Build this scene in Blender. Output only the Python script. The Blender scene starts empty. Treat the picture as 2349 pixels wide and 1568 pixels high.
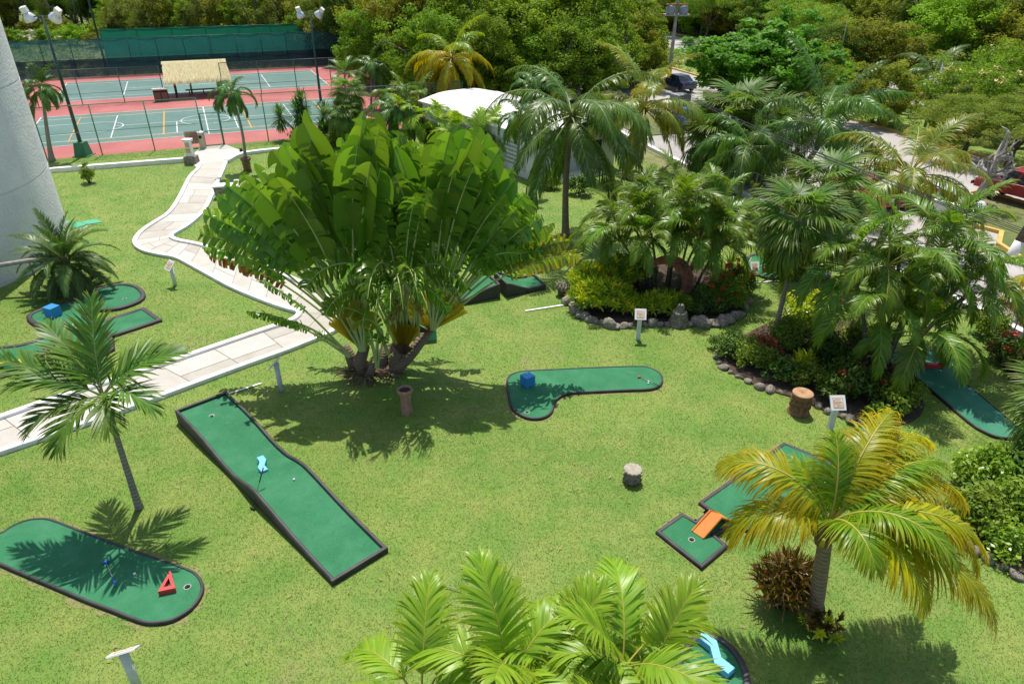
import bpy, math, random
import numpy as np
from mathutils import Vector, Matrix, geometry
R = math.radians
PI = math.pi
C = bpy.context.scene.collection
rng = np.random.default_rng(7)
random.seed(7)

# ------------------------------------------------------------------ camera (solved from the tennis courts)
CF, CPI, CRO, CH = 1576.25, 0.5154084, 0.0073538, 11.5443
PW, PH = 2349.0, 1568.0
_f = np.array([0, math.cos(CPI), -math.sin(CPI)])
_r0 = np.array([1.0, 0, 0]); _u0 = np.cross(_r0, _f)
_r = math.cos(CRO) * _r0 + math.sin(CRO) * _u0
_u = -math.sin(CRO) * _r0 + math.cos(CRO) * _u0

def G(x, y, z=0.0):
    """survey: the place on the level z seen at picture point x, y"""
    d = _f + _r * (x - PW / 2) / CF + _u * (PH / 2 - y) / CF
    t = (z - CH) / d[2]
    return (float(t * d[0]), float(t * d[1]), float(z))

def GV(x, y, Y):
    """survey: the place at depth Y seen at picture point x, y"""
    d = _f + _r * (x - PW / 2) / CF + _u * (PH / 2 - y) / CF
    t = Y / d[1]
    return (float(t * d[0]), float(Y), float(CH + t * d[2]))

cam = bpy.data.cameras.new('camera'); camo = bpy.data.objects.new('camera', cam); C.objects.link(camo)
cam.sensor_width = 36.0; cam.lens = 36.0 * CF / PW; cam.clip_start = 0.1; cam.clip_end = 2000
M4 = Matrix(((_r[0], _u[0], -_f[0], 0), (_r[1], _u[1], -_f[1], 0), (_r[2], _u[2], -_f[2], CH), (0, 0, 0, 1)))
camo.matrix_world = M4
bpy.context.scene.camera = camo

# ------------------------------------------------------------------ tagging
def tag(o, label=None, cat=None, group=None, kind=None):
    if label: o['label'] = label
    if cat: o['category'] = cat
    if group: o['group'] = group
    if kind: o['kind'] = kind
    return o

def thing(name, label, cat, loc=(0, 0, 0), rz=0.0, group=None):
    o = bpy.data.objects.new(name, None); C.objects.link(o)
    o.location = loc; o.rotation_euler = (0, 0, rz); o.empty_display_size = 0.2
    return tag(o, label, cat, group)

def link_mesh(name, me, parent=None, loc=None, rot=None, scale=None):
    o = bpy.data.objects.new(name, me); C.objects.link(o)
    if parent is not None: o.parent = parent
    if loc is not None: o.location = loc
    if rot is not None: o.rotation_euler = rot
    if scale is not None: o.scale = scale if hasattr(scale, '__len__') else (scale,) * 3
    return o

def copy_tree(o, parent=None):
    c = o.copy(); C.objects.link(c)
    if parent is not None: c.parent = parent
    for ch in o.children: copy_tree(ch, c)
    return c

# ------------------------------------------------------------------ mesh builder
class MB:
    def __init__(s):
        s.v = []; s.f = []; s.m = []
    def add(s, vs, fs, m=0):
        n = len(s.v); s.v += [tuple(map(float, p)) for p in vs]
        s.f += [tuple(i + n for i in f) for f in fs]; s.m += [m] * len(fs)
    def box(s, c, d, rz=0.0, m=0, top=None, rot=None):
        hx, hy, hz = d[0] / 2, d[1] / 2, d[2] / 2
        tx, ty = (hx, hy) if top is None else (hx * top[0], hy * top[1])
        P = [(-hx, -hy, -hz), (hx, -hy, -hz), (hx, hy, -hz), (-hx, hy, -hz), (-tx, -ty, hz), (tx, -ty, hz), (tx, ty, hz), (-tx, ty, hz)]
        if rot is None:
            ca, sa = math.cos(rz), math.sin(rz)
            P = [(c[0] + x * ca - y * sa, c[1] + x * sa + y * ca, c[2] + z) for x, y, z in P]
        else:
            P = [tuple(rot @ Vector(q) + Vector(c)) for q in P]
        s.add(P, [(0, 3, 2, 1), (4, 5, 6, 7), (0, 1, 5, 4), (1, 2, 6, 5), (2, 3, 7, 6), (3, 0, 4, 7)], m)
        return s
    def tube(s, pts, rad, n=8, m=0, caps=True, closed=False):
        pts = [Vector(p) for p in pts]
        if not hasattr(rad, '__len__'): rad = [rad] * len(pts)
        k = len(pts); rings = []
        up = None
        for i, p in enumerate(pts):
            if closed: t = pts[(i + 1) % k] - pts[i - 1]
            else: t = pts[min(i + 1, k - 1)] - pts[max(i - 1, 0)]
            t = t.normalized() if t.length > 1e-9 else Vector((0, 0, 1))
            if up is None:
                up = Vector((0, 0, 1)) if abs(t.z) < 0.9 else Vector((1, 0, 0))
            a = t.cross(up)
            if a.length < 1e-6: a = t.orthogonal()
            a.normalize(); b = a.cross(t).normalized(); up = b if abs(t.z) >= 0.0 else up
            rings.append([p + (a * math.cos(2 * PI * j / n) + b * math.sin(2 * PI * j / n)) * rad[i] for j in range(n)])
        vs = [q for r_ in rings for q in r_]; fs = []
        for i in range(k if closed else k - 1):
            for j in range(n):
                i2 = (i + 1) % k
                fs.append((i * n + j, i * n + (j + 1) % n, i2 * n + (j + 1) % n, i2 * n + j))
        if caps and not closed:
            fs.append(tuple(range(n))[::-1]); fs.append(tuple((k - 1) * n + j for j in range(n)))
        s.add(vs, fs, m); return s
    def lathe(s, prof, n=20, c=(0, 0, 0), m=0, twist=0.0, lobes=0, lobe=0.0, caps=True):
        vs = []; fs = []
        for i, (r_, z) in enumerate(prof):
            for j in range(n):
                a = 2 * PI * j / n
                rr = r_ * (1 + lobe * math.cos(lobes * (a - twist * z))) if lobes else r_
                vs.append((c[0] + rr * math.cos(a), c[1] + rr * math.sin(a), c[2] + z))
        for i in range(len(prof) - 1):
            for j in range(n):
                fs.append((i * n + j, i * n + (j + 1) % n, (i + 1) * n + (j + 1) % n, (i + 1) * n + j))
        if caps:
            fs.append(tuple(range(n))[::-1]); fs.append(tuple((len(prof) - 1) * n + j for j in range(n)))
        s.add(vs, fs, m); return s
    def prism(s, poly, z0, z1, m=0, mside=None):
        n = len(poly); vs = [(p[0], p[1], z0) for p in poly] + [(p[0], p[1], z1) for p in poly]
        area = sum(poly[i][0] * poly[(i + 1) % n][1] - poly[(i + 1) % n][0] * poly[i][1] for i in range(n))
        idx = list(range(n)) if area > 0 else list(range(n))[::-1]
        s.add(vs, [tuple(i + n for i in idx), tuple(idx[::-1])], m)
        k = len(s.v) - 2 * n
        for q in range(n):
            i, j = idx[q], idx[(q + 1) % n]
            s.f.append((k + i, k + j, k + n + j, k + n + i)); s.m.append(m if mside is None else mside)
        return s
    def poly(s, pts, m=0):
        n = len(pts); a = sum(pts[i][0] * pts[(i + 1) % n][1] - pts[(i + 1) % n][0] * pts[i][1] for i in range(n))
        s.add(pts, [tuple(range(n)) if a > 0 else tuple(range(n))[::-1]], m); return s
    def sweep(s, path, prof, closed=False, m=0):
        """sweep a closed profile [(side, z)] along a path of (x, y[, z])"""
        k = len(path); n = len(prof); vs = []
        P = [Vector((p[0], p[1])) for p in path]
        for i in range(k):
            if closed: a, b = P[i - 1], P[(i + 1) % k]
            else: a, b = P[max(i - 1, 0)], P[min(i + 1, k - 1)]
            d1 = (P[i] - a); d2 = (b - P[i])
            d1 = d1.normalized() if d1.length > 1e-9 else d2.normalized()
            d2 = d2.normalized() if d2.length > 1e-9 else d1
            t = d1 + d2; t = t.normalized() if t.length > 1e-6 else d1
            nn = Vector((-t.y, t.x)); c = max(0.45, nn.dot(Vector((-d1.y, d1.x))))
            z0 = path[i][2] if len(path[i]) > 2 else 0.0
            for (u, z) in prof:
                q = P[i] + nn * (u / c); vs.append((q.x, q.y, z0 + z))
        fs = []
        for i in range(k if closed else k - 1):
            i2 = (i + 1) % k
            for j in range(n):
                fs.append((i * n + j, i2 * n + j, i2 * n + (j + 1) % n, i * n + (j + 1) % n))
        if not closed:
            fs.append(tuple(range(n))); fs.append(tuple((k - 1) * n + j for j in range(n))[::-1])
        s.add(vs, fs, m); return s
    def mesh(s, name, mats, smooth=False, fixn=True):
        me = bpy.data.meshes.new(name); me.from_pydata(s.v, [], s.f)
        for x in (mats if isinstance(mats, (list, tuple)) else [mats]): me.materials.append(x)
        me.polygons.foreach_set('material_index', s.m)
        if smooth: me.polygons.foreach_set('use_smooth', [True] * len(s.f))
        me.update()
        if fixn:
            import bmesh
            bm = bmesh.new(); bm.from_mesh(me); bmesh.ops.recalc_face_normals(bm, faces=bm.faces[:]); bm.to_mesh(me); bm.free()
        return me
    def build(s, name, mats, parent=None, smooth=False, loc=None, rot=None, bevel=0, fixn=True):
        o = link_mesh(name, s.mesh(name, mats, smooth, fixn), parent, loc, rot)
        if bevel:
            b = o.modifiers.new('bevel', 'BEVEL'); b.width = bevel; b.segments = 2; b.limit_method = 'ANGLE'
        return o

# ------------------------------------------------------------------ materials
def srgb(r, g, b):
    return tuple((c / 255 / 12.92) if c / 255 <= 0.04045 else ((c / 255 + 0.055) / 1.055) ** 2.4 for c in (r, g, b)) + (1.0,)

def col(c):
    return tuple(c) + (1.0,) if len(c) == 3 else tuple(c)

def new_mat(name):
    m = bpy.data.materials.new(name); m.use_nodes = True
    nt = m.node_tree; b = nt.nodes['Principled BSDF']
    return m, nt, b

def nd(nt, t, **kw):
    n = nt.nodes.new(t)
    for k, v in kw.items():
        if k in n.inputs.keys() if hasattr(n.inputs, 'keys') else False: n.inputs[k].default_value = v
        else: setattr(n, k, v)
    return n

def noise(nt, vec, scale, detail=4, rough=0.55, dist=0.0):
    n = nt.nodes.new('ShaderNodeTexNoise'); n.inputs['Scale'].default_value = scale; n.inputs['Detail'].default_value = detail
    n.inputs['Roughness'].default_value = rough; n.inputs['Distortion'].default_value = dist
    if vec is not None: nt.links.new(vec, n.inputs['Vector'])
    return n.outputs['Fac']

def ramp(nt, fac, stops):
    n = nt.nodes.new('ShaderNodeValToRGB'); e = n.color_ramp.elements
    while len(e) < len(stops): e.new(0.5)
    for i, (p, c) in enumerate(stops): e[i].position = p; e[i].color = col(c)
    nt.links.new(fac, n.inputs['Fac']); return n.outputs['Color']

def mixc(nt, fac, a, b, mode='MIX'):
    n = nt.nodes.new('ShaderNodeMix'); n.data_type = 'RGBA'; n.blend_type = mode
    for sk, v in ((n.inputs['Factor'], fac), (n.inputs['A'], a), (n.inputs['B'], b)):
        pass
    def put(sock, v):
        if hasattr(v, 'links') or hasattr(v, 'is_linked'): nt.links.new(v, sock)
        else: sock.default_value = v if not hasattr(v, '__len__') else col(v)
    put(n.inputs[0], fac); put(n.inputs[6], a); put(n.inputs[7], b)
    return n.outputs[2]

def maprange(nt, v, a, b, c=0.0, d=1.0):
    n = nt.nodes.new('ShaderNodeMapRange'); n.inputs[1].default_value = a; n.inputs[2].default_value = b
    n.inputs[3].default_value = c; n.inputs[4].default_value = d; nt.links.new(v, n.inputs[0]); return n.outputs[0]

def attr(nt, name):
    n = nt.nodes.new('ShaderNodeAttribute'); n.attribute_name = name; return n.outputs['Fac']

def coord(nt, which='Object'):
    return nt.nodes.new('ShaderNodeTexCoord').outputs[which]

def bump(nt, b, fac, strength=0.3, dist=0.02):
    n = nt.nodes.new('ShaderNodeBump'); n.inputs['Strength'].default_value = strength; n.inputs['Distance'].default_value = dist
    nt.links.new(fac, n.inputs['Height']); nt.links.new(n.outputs['Normal'], b.inputs['Normal'])

def plain(name, c1, c2=None, scale=6.0, rough=0.6, bmp=0.0, bscale=40.0, metal=0.0, spec=None, lo=0.35, hi=0.65, bdist=0.01):
    m, nt, b = new_mat(name); v = coord(nt)
    if c2 is None: c2 = tuple(x * 0.82 for x in c1[:3])
    f = noise(nt, v, scale)
    nt.links.new(ramp(nt, f, [(lo, c1), (hi, c2)]), b.inputs['Base Color'])
    b.inputs['Roughness'].default_value = rough; b.inputs['Metallic'].default_value = metal
    if spec is not None: b.inputs['Specular IOR Level'].default_value = spec
    if bmp: bump(nt, b, noise(nt, v, bscale, 6), bmp, bdist)
    return m

def leaf_mat(name, c_dark, c_light, tip=None, tip_amt=0.0, trans=0.3, rough=0.36, spec=0.42, hue=0.10, tip_from=0.55, gain=1.75):
    """leaf: v = random per leaf, t = 0 at its base to 1 at its tip"""
    m, nt, b = new_mat(name)
    gn = lambda q: (min(.75, q[0] * gain * 1.20), min(.75, q[1] * gain * 1.04), q[2] * gain * .85)
    c_dark, c_light = gn(c_dark), gn(c_light)
    c = mixc(nt, attr(nt, 'v'), c_dark, c_light)
    if tip is not None:
        f = maprange(nt, attr(nt, 't'), tip_from, 1.0, 0.0, tip_amt)
        c = mixc(nt, f, c, tip)
    oi = nt.nodes.new('ShaderNodeObjectInfo')
    hs = nt.nodes.new('ShaderNodeHueSaturation')
    nt.links.new(maprange(nt, oi.outputs['Random'], 0, 1, 0.5 - hue * 0.12, 0.5 + hue * 0.12), hs.inputs['Hue'])
    nt.links.new(maprange(nt, oi.outputs['Random'], 0, 1, 1 - hue * 1.6, 1 + hue * 1.6), hs.inputs['Value'])
    nt.links.new(c, hs.inputs['Color']); c = hs.outputs['Color']
    nt.links.new(c, b.inputs['Base Color'])
    b.inputs['Roughness'].default_value = rough; b.inputs['Specular IOR Level'].default_value = spec
    tr = nt.nodes.new('ShaderNodeBsdfTranslucent')
    tc = mixc(nt, 1.0, c, (1.35, 1.25, 0.55), 'MULTIPLY')
    nt.links.new(tc, tr.inputs['Color'])
    mx = nt.nodes.new('ShaderNodeMixShader'); mx.inputs[0].default_value = min(.6, trans * 1.4)
    nt.links.new(b.outputs[0], mx.inputs[1]); nt.links.new(tr.outputs[0], mx.inputs[2])
    nt.links.new(mx.outputs[0], nt.nodes['Material Output'].inputs['Surface'])
    return m

def leaf_mesh(name, verts, faces, v, t, mats, mi=None, smooth=True):
    me = bpy.data.meshes.new(name)
    nv = len(verts); me.vertices.add(nv); me.vertices.foreach_set('co', np.asarray(verts, dtype=np.float32).ravel())
    faces = np.asarray(faces, dtype=np.int32); k = faces.shape[1]; nf = len(faces)
    me.loops.add(nf * k); me.loops.foreach_set('vertex_index', faces.ravel())
    me.polygons.add(nf); me.polygons.foreach_set('loop_start', np.arange(0, nf * k, k, dtype=np.int32))
    try: me.polygons.foreach_set('loop_total', np.full(nf, k, dtype=np.int32))
    except Exception: pass
    for x in mats: me.materials.append(x)
    if mi is not None: me.polygons.foreach_set('material_index', np.asarray(mi, dtype=np.int32))
    me.polygons.foreach_set('use_smooth', np.full(nf, smooth))
    me.update(calc_edges=True)
    for nm, arr in (('v', v), ('t', t)):
        a = me.attributes.new(nm, 'FLOAT', 'POINT'); a.data.foreach_set('value', np.asarray(arr, dtype=np.float32))
    me.validate()
    return me

def chaikin(pts, it=2, closed=True):
    P = [np.array(p[:2], float) for p in pts]
    for _ in range(it):
        Q = []
        n = len(P)
        for i in range(n if closed else n - 1):
            a, b = P[i], P[(i + 1) % n]
            Q += [a * .75 + b * .25, a * .25 + b * .75]
        if not closed: Q = [P[0]] + Q + [P[-1]]
        P = Q
    return [tuple(p) for p in P]

def inside(poly, X, Y):
    poly = np.asarray([p[:2] for p in poly]); res = np.zeros(X.shape, bool)
    x0, y0 = poly[-1]
    for x1, y1 in poly:
        c = ((y1 > Y) != (y0 > Y)) & (X < (x0 - x1) * (Y - y1) / (y0 - y1 + 1e-12) + x1)
        res ^= c; x0, y0 = x1, y1
    return res
# ================================================================== plants
def nrm(a): return a / np.maximum(np.linalg.norm(a, axis=-1, keepdims=True), 1e-9)

def ribbons(P0, D0, N0, L, W, droop, segs, rnd, curl=0.0, wprof=None, twist=None):
    """many strap leaflets at once: start points, directions, face normals, lengths, widths -> verts, faces, v, t"""
    n = len(P0); K = segs + 1
    if wprof is None: wprof = np.interp(np.linspace(0, 1, K), [0, .15, .45, .8, 1], [.55, .95, 1, .6, .04])
    P = P0.copy(); D = D0.copy(); vs = np.zeros((n, K, 2, 3)); g = np.array([0, 0, -1.0])
    for k in range(K):
        S = nrm(np.cross(D, N0)) * (W * wprof[k] / 2)[:, None]
        vs[:, k, 0] = P + S; vs[:, k, 1] = P - S
        if k < segs:
            D = nrm(D + g * (droop * (k + 1) / segs)[:, None])
            P = P + D * (L / segs)[:, None]
            N0 = nrm(N0 - D * np.sum(N0 * D, axis=1, keepdims=True))
    idx = (np.arange(n)[:, None, None] * K * 2) + (np.arange(segs)[None, :, None] * 2) + np.array([0, 1, 3, 2])[None, None, :]
    v = np.repeat(rnd[:, None], K * 2, 1).ravel(); t = np.tile(np.repeat(np.linspace(0, 1, K), 2), n)
    return vs.reshape(-1, 3), idx.reshape(-1, 4), v, t

def tube_quads(pts, rad, n=5):
    b = MB(); b.tube(pts, rad, n=n, caps=False); return np.array(b.v), np.array(b.f)

class Leafy:
    """collects ribbons and tubes of one plant part"""
    def __init__(s): s.V = []; s.F = []; s.v = []; s.t = []; s.m = []; s.n = 0
    def put(s, V, F, v=None, t=None, m=0):
        V = np.asarray(V, float); F = np.asarray(F)
        s.V.append(V); s.F.append(F + s.n); s.n += len(V)
        s.v.append(np.full(len(V), .5) if v is None else v); s.t.append(np.zeros(len(V)) if t is None else t)
        s.m.append(np.full(len(F), m))
    def tube(s, pts, rad, n=5, m=1): s.put(*tube_quads(pts, rad, n), m=m)
    def mesh(s, name, mats):
        return leaf_mesh(name, np.concatenate(s.V), np.concatenate(s.F), np.concatenate(s.v), np.concatenate(s.t), mats, np.concatenate(s.m))

def pinnate(name, mats, seed, L=3.0, e0=60, e1=-40, nl=55, ll=.6, lw=.035, a0=65, a1=30, vee=25, droop=.5, petiole=.18, segs=4, r0=.03, power=1.3, plumose=0, jit=6, sway=0.0, ragged=0.0):
    """a feather palm frond: rachis bending in the XZ plane, leaflets on both sides"""
    g = np.random.default_rng(seed); M = 22
    s = np.linspace(0, 1, M); e = np.radians(e0 + (e1 - e0) * s ** power)
    az = np.radians(sway) * s ** 2
    T = np.stack([np.cos(e) * np.cos(az), np.cos(e) * np.sin(az), np.sin(e)], -1)
    P = np.zeros((M, 3)); P[1:] = np.cumsum((T[:-1] + T[1:]) / 2 * (L / (M - 1)), 0)
    lf = Leafy(); lf.tube(P, list(np.interp(s, [0, .1, .5, 1], [r0 * 1.7, r0, r0 * .6, r0 * .12])), 5, 1)
    ss = petiole + (1 - petiole) * (np.arange(nl) + .5) / nl
    for sd in (1, -1):
        si = np.clip(ss + g.normal(0, .25 / nl, nl), 0, .995); q = si * (M - 1); i = q.astype(int); fr = (q - i)[:, None]
        p = P[i] * (1 - fr) + P[i + 1] * fr; t = nrm(T[i] * (1 - fr) + T[i + 1] * fr)
        b = nrm(np.cross(np.array([0, 0, 1.0]), t)) * sd; n = np.cross(t, b * sd)
        u = (si - petiole) / (1 - petiole)
        al = np.radians(a0 + (a1 - a0) * u + g.normal(0, jit, nl)); ve = np.radians(vee + g.normal(0, jit, nl) + (g.uniform(-plumose, plumose, nl) if plumose else 0))
        d = nrm(t * np.cos(al)[:, None] + (b * np.cos(ve)[:, None] + n * np.sin(ve)[:, None]) * np.sin(al)[:, None])
        nn = nrm(n * np.cos(ve)[:, None] - b * np.sin(ve)[:, None]); nn = nrm(nn - d * np.sum(nn * d, 1, keepdims=True))
        pr = np.interp(u, [0, .12, .4, .75, 1], [.45, .85, 1, .75, .35])
        keep = g.random(nl) >= ragged
        LL = ll * pr * g.uniform(.88, 1.1, nl); W = lw * np.interp(u, [0, .2, .7, 1], [.7, 1, .9, .6]) * g.uniform(.8, 1.2, nl)
        DR = np.maximum(0, droop * g.uniform(.6, 1.4, nl))
        lf.put(*ribbons(p[keep], d[keep], nn[keep], LL[keep], W[keep], DR[keep], segs, g.random(nl)[keep]))
    return lf.mesh(name, mats)

def fan_leaf(name, mats, seed, Lp=.8, Rb=.75, n=26, e0=30, span=290, w=.055, droop=.5, cup=.25):
    g = np.random.default_rng(seed); lf = Leafy()
    e = np.radians(np.linspace(e0, e0 - 35, 8)); pts = np.zeros((8, 3))
    for k in range(1, 8): pts[k] = pts[k - 1] + np.array([math.cos(e[k]), 0, math.sin(e[k])]) * Lp / 7
    lf.tube(pts, [.014] * 8, 4, 1)
    t = np.array([math.cos(e[-1]), 0, math.sin(e[-1])]); nz = np.array([-math.sin(e[-1]), 0, math.cos(e[-1])]); y = np.array([0, 1.0, 0])
    an = np.radians(np.linspace(-span / 2, span / 2, n) + g.normal(0, 2, n))
    D = nrm(t * np.cos(an)[:, None] + y * np.sin(an)[:, None] + nz * cup); N = nrm(nz - t * cup * np.cos(an)[:, None] - y * cup * np.sin(an)[:, None])
    LL = Rb * np.interp(np.abs(np.degrees(an)), [0, 100, 150], [1, .9, .62]) * g.uniform(.9, 1.08, n)
    wp = np.interp(np.linspace(0, 1, 6), [0, .2, .5, .8, 1], [.25, .7, 1, .6, .03])
    lf.put(*ribbons(np.repeat(pts[-1:], n, 0), D, N, LL, np.full(n, w * Rb / .75), droop * g.uniform(.5, 1.3, n), 5, g.random(n), wprof=wp))
    return lf.mesh(name, mats)

def rosette(name, mats, seed, n=40, L=.5, w=.03, lo=-35, hi=85, droop=.3, stem=0.0, segs=4):
    """a head of strap leaves spreading from one point"""
    g = np.random.default_rng(seed); lf = Leafy()
    az = np.arange(n) * 2.39996 + g.normal(0, .2, n); el = np.radians(np.linspace(hi, lo, n) + g.normal(0, 6, n))
    D = np.stack([np.cos(el) * np.cos(az), np.cos(el) * np.sin(az), np.sin(el)], -1)
    S = np.stack([-np.sin(az), np.cos(az), 0 * az], -1); N = nrm(np.cross(D, S))
    N = np.where(N[:, 2:3] < 0, -N, N)
    P0 = np.stack([0 * az, 0 * az, np.linspace(0, -stem, n)], -1) + D * .01
    lf.put(*ribbons(P0, D, N, L * g.uniform(.75, 1.1, n), np.full(n, w), droop * g.uniform(.4, 1.4, n), segs, g.random(n), wprof=np.interp(np.linspace(0, 1, segs + 1), [0, .4, .75, 1], [.5, 1, .75, .05])))
    return lf.mesh(name, mats)

def banana_leaf(name, mats, seed, Lp=2.8, Lb=2.4, W=.72, phi=0, sag=25, tear=.5, vee=18, droop=.35, out=0.0):
    """traveller's palm leaf in the XZ plane: x sideways, z up; starts at the origin at angle phi from upright and sags outward"""
    g = np.random.default_rng(seed); lf = Leafy(); M = 34; tot = Lp + Lb
    s = np.linspace(0, 1, M); sg = 1 if phi >= 0 else -1
    ang = np.radians(phi + sg * sag * s ** 2.2); oo = np.radians(out) * s ** 1.5
    T = np.stack([np.sin(ang) * np.cos(oo), -np.sin(oo), np.cos(ang) * np.cos(oo)], -1)
    P = np.zeros((M, 3)); P[1:] = np.cumsum((T[:-1] + T[1:]) / 2 * (tot / (M - 1)), 0)
    sb = Lp / tot
    lf.tube(P, list(np.interp(s, [0, .03, .2, sb, 1], [.060, .050, .038, .032, .008])), 6, 1)
    nb = 60; u = np.linspace(0, 1, nb + 1)
    wid = W / 2 * np.clip(1 - np.abs(1.9 * u - .92) ** 4.0, 0.02, 1) ** .55
    Y = np.array([0, 1.0, 0])
    ca, sa = math.cos(R(g.uniform(-28, 28))), 0
    roll = R(g.uniform(-35, 35))
    for sd in (1, -1):
        i = 0
        while i < nb:
            step = int(max(2, g.exponential(1 + 17 * (1 - tear) ** 2) + 1)); j = min(nb, i + step)
            dg = droop * g.uniform(.3, 1.5) + (g.uniform(.2, 1.0) if g.random() < tear * .55 else 0); vg = R(vee + g.normal(0, 10)); rv = g.random(); sk = R(g.normal(0, 9))
            uu = u[i:j + 1]; k = len(uu)
            q = (sb + (1 - sb) * uu) * (M - 1); qi = np.minimum(q.astype(int), M - 2); fr = (q - qi)[:, None]
            p = P[qi] * (1 - fr) + P[qi + 1] * fr; t = nrm(T[qi] * (1 - fr) + T[qi + 1] * fr)
            b0 = nrm(np.cross(t, Y)); n0 = np.cross(b0, t)      # in-plane side, face normal towards -Y or +Y
            b = b0 * math.cos(roll) + n0 * math.sin(roll); n = -b0 * math.sin(roll) + n0 * math.cos(roll)
            d = nrm(b * (sd * math.cos(vg)) - n * math.sin(vg) + t * (.28 + math.tan(sk)))
            rows = [p]; dd = d; pp = p
            for seg in range(4):
                dd = nrm(dd + np.array([0, 0, -1.0]) * dg * (seg + .4) / 4)
                # a torn strip narrows a little towards the margin
                shrink = (p.mean(0) - p) * (.10 * (seg + 1) / 4)
                pp = pp + dd * (wid[i:j + 1] / 4)[:, None]; rows.append(pp + shrink)
            V = np.stack(rows, 1).reshape(-1, 3)
            F = [(a * 5 + c, a * 5 + c + 1, (a + 1) * 5 + c + 1, (a + 1) * 5 + c) for a in range(k - 1) for c in range(4)]
            lf.put(V, F, np.full(len(V), rv), np.tile(np.linspace(0, 1, 5), k) * .999, 0)
            i = j
    return lf.mesh(name, mats)

def foliage(name, mats, seed, rad=(4, 4, 3), clumps=60, per=120, size=.25, clump_r=.9, up=.55, shell=.55, flat=.7, base=0.0, aspect=.55, trunk=None, bottom=-.5):
    """leaf clumps through a crown: clump centres spread towards the shell of an uneven ellipsoid, each a cloud of leaves"""
    g = np.random.default_rng(seed); rad = np.array(rad)
    cs = []
    while len(cs) < clumps:
        d = nrm(g.normal(size=3)); 
        if d[2] < bottom: continue
        lump = 1 + .22 * math.sin(3 * math.atan2(d[1], d[0]) + seed) + .16 * math.sin(5 * d[2] + 2 * d[0] + seed * 1.7)
        cs.append(d * rad * lump * (shell + (1 - shell) * g.random() ** .6))
    cs = np.array(cs); n = clumps * per
    ci = np.repeat(np.arange(clumps), per); cr = clump_r * g.uniform(.55, 1.25, clumps)
    off = nrm(g.normal(size=(n, 3))) * (g.random(n) ** .45)[:, None] * cr[ci][:, None] * np.array([1, 1, flat])
    P = cs[ci] + off; P[:, 2] += base
    N = nrm(nrm(off) * .5 + np.array([0, 0, up]) + g.normal(size=(n, 3)) * .42)
    D = nrm(np.cross(N, g.normal(size=(n, 3)))); D = nrm(D - np.array([0, 0, .25])); S = nrm(np.cross(D, N))
    L = size * g.uniform(.6, 1.25, n); W = L * aspect
    A = P - D * (L / 2)[:, None]; B = P + D * (L / 2)[:, None]; m1 = P + S * (W / 2)[:, None] - D * (L * .05)[:, None]; m2 = P - S * (W / 2)[:, None] - D * (L * .05)[:, None]
    V = np.stack([A, m1, B, m2], 1).reshape(-1, 3); F = np.arange(n * 4).reshape(-1, 4)
    cv = g.random(clumps)
    v = np.clip(cv[ci] * .5 + g.random(n) * .5, 0, 1)
    me = leaf_mesh(name, V, F, np.repeat(v, 4), np.tile([0, .5, 1, .5], n), mats, smooth=False)
    return me, cs + np.array([0, 0, base])

def limbs(name, mat, seed, targets, base_r, fork_z, nmain=5, top_r=.03, wob=.15, nsub=3):
    """a tapered trunk that forks into limbs reaching into the clumps"""
    g = np.random.default_rng(seed); b = MB()
    fx, fy = g.normal(0, wob, 2)
    fork = np.array([fx, fy, fork_z])
    b.tube([(0, 0, -.25), (fx * .2, fy * .2, fork_z * .12), (fx * .3 + .05, fy * .4, fork_z * .5), tuple(fork)], [base_r * 1.5, base_r * 1.08, base_r * .9, base_r * .78], 8)
    T = targets[g.permutation(len(targets))]
    for t in T[:nmain]:
        mid = fork + (t - fork) * .5 + g.normal(0, .12 * np.linalg.norm(t - fork), 3) + np.array([0, 0, .1 * np.linalg.norm(t - fork)])
        b.tube([tuple(fork - np.array([0, 0, .1])), tuple(fork + (mid - fork) * .5 + g.normal(0, .05, 3)), tuple(mid), tuple(t)], [base_r * .6, base_r * .45, base_r * .3, top_r], 6)
        near = T[np.argsort(np.linalg.norm(T - mid, axis=1))[1:1 + nsub]]
        for q in near:
            m2 = mid + (q - mid) * .5 + g.normal(0, .1, 3)
            b.tube([tuple(mid), tuple(m2), tuple(q)], [base_r * .28, base_r * .18, top_r * .7], 5)
    return b.mesh(name, mat, smooth=True)

# ------------------------------------------------------------------ plant materials
BARK_GREY = plain('bark_grey', (.30, .27, .23), (.17, .14, .11), 9, .9, .8, 30, bdist=.03)
BARK_DARK = plain('bark_dark', (.15, .11, .08), (.07, .05, .035), 7, .95, .8, 25, bdist=.03)
BARK_PALE = plain('bark_pale', (.45, .42, .38), (.27, .24, .2), 6, .9, .5, 30)
def ringed(name, c1, c2, scale):
    m, nt, b = new_mat(name); v = coord(nt)
    w = nt.nodes.new('ShaderNodeTexWave'); w.wave_type = 'BANDS'; w.bands_direction = 'Z'; w.inputs['Scale'].default_value = scale
    w.inputs['Distortion'].default_value = 1.5; w.inputs['Detail'].default_value = 3; w.inputs['Detail Scale'].default_value = 1.5; nt.links.new(v, w.inputs['Vector'])
    f = noise(nt, v, 9, 5)
    c = mixc(nt, f, c1, c2); c = mixc(nt, maprange(nt, w.outputs['Fac'], .0, .35, .55, 0), c, tuple(x * .35 for x in c2))
    nt.links.new(c, b.inputs['Base Color']); b.inputs['Roughness'].default_value = .85; bump(nt, b, w.outputs['Fac'], .5, .02)
    return m
TRUNK_COCO = ringed('palm_trunk_brown', (.34, .27, .19), (.17, .12, .08), 3.2)
TRUNK_GREY = ringed('palm_trunk_grey', (.36, .33, .28), (.20, .18, .15), 3.0)
TRUNK_CANE = ringed('cane_green_yellow', (.22, .24, .08), (.15, .13, .06), 2.2)
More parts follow.
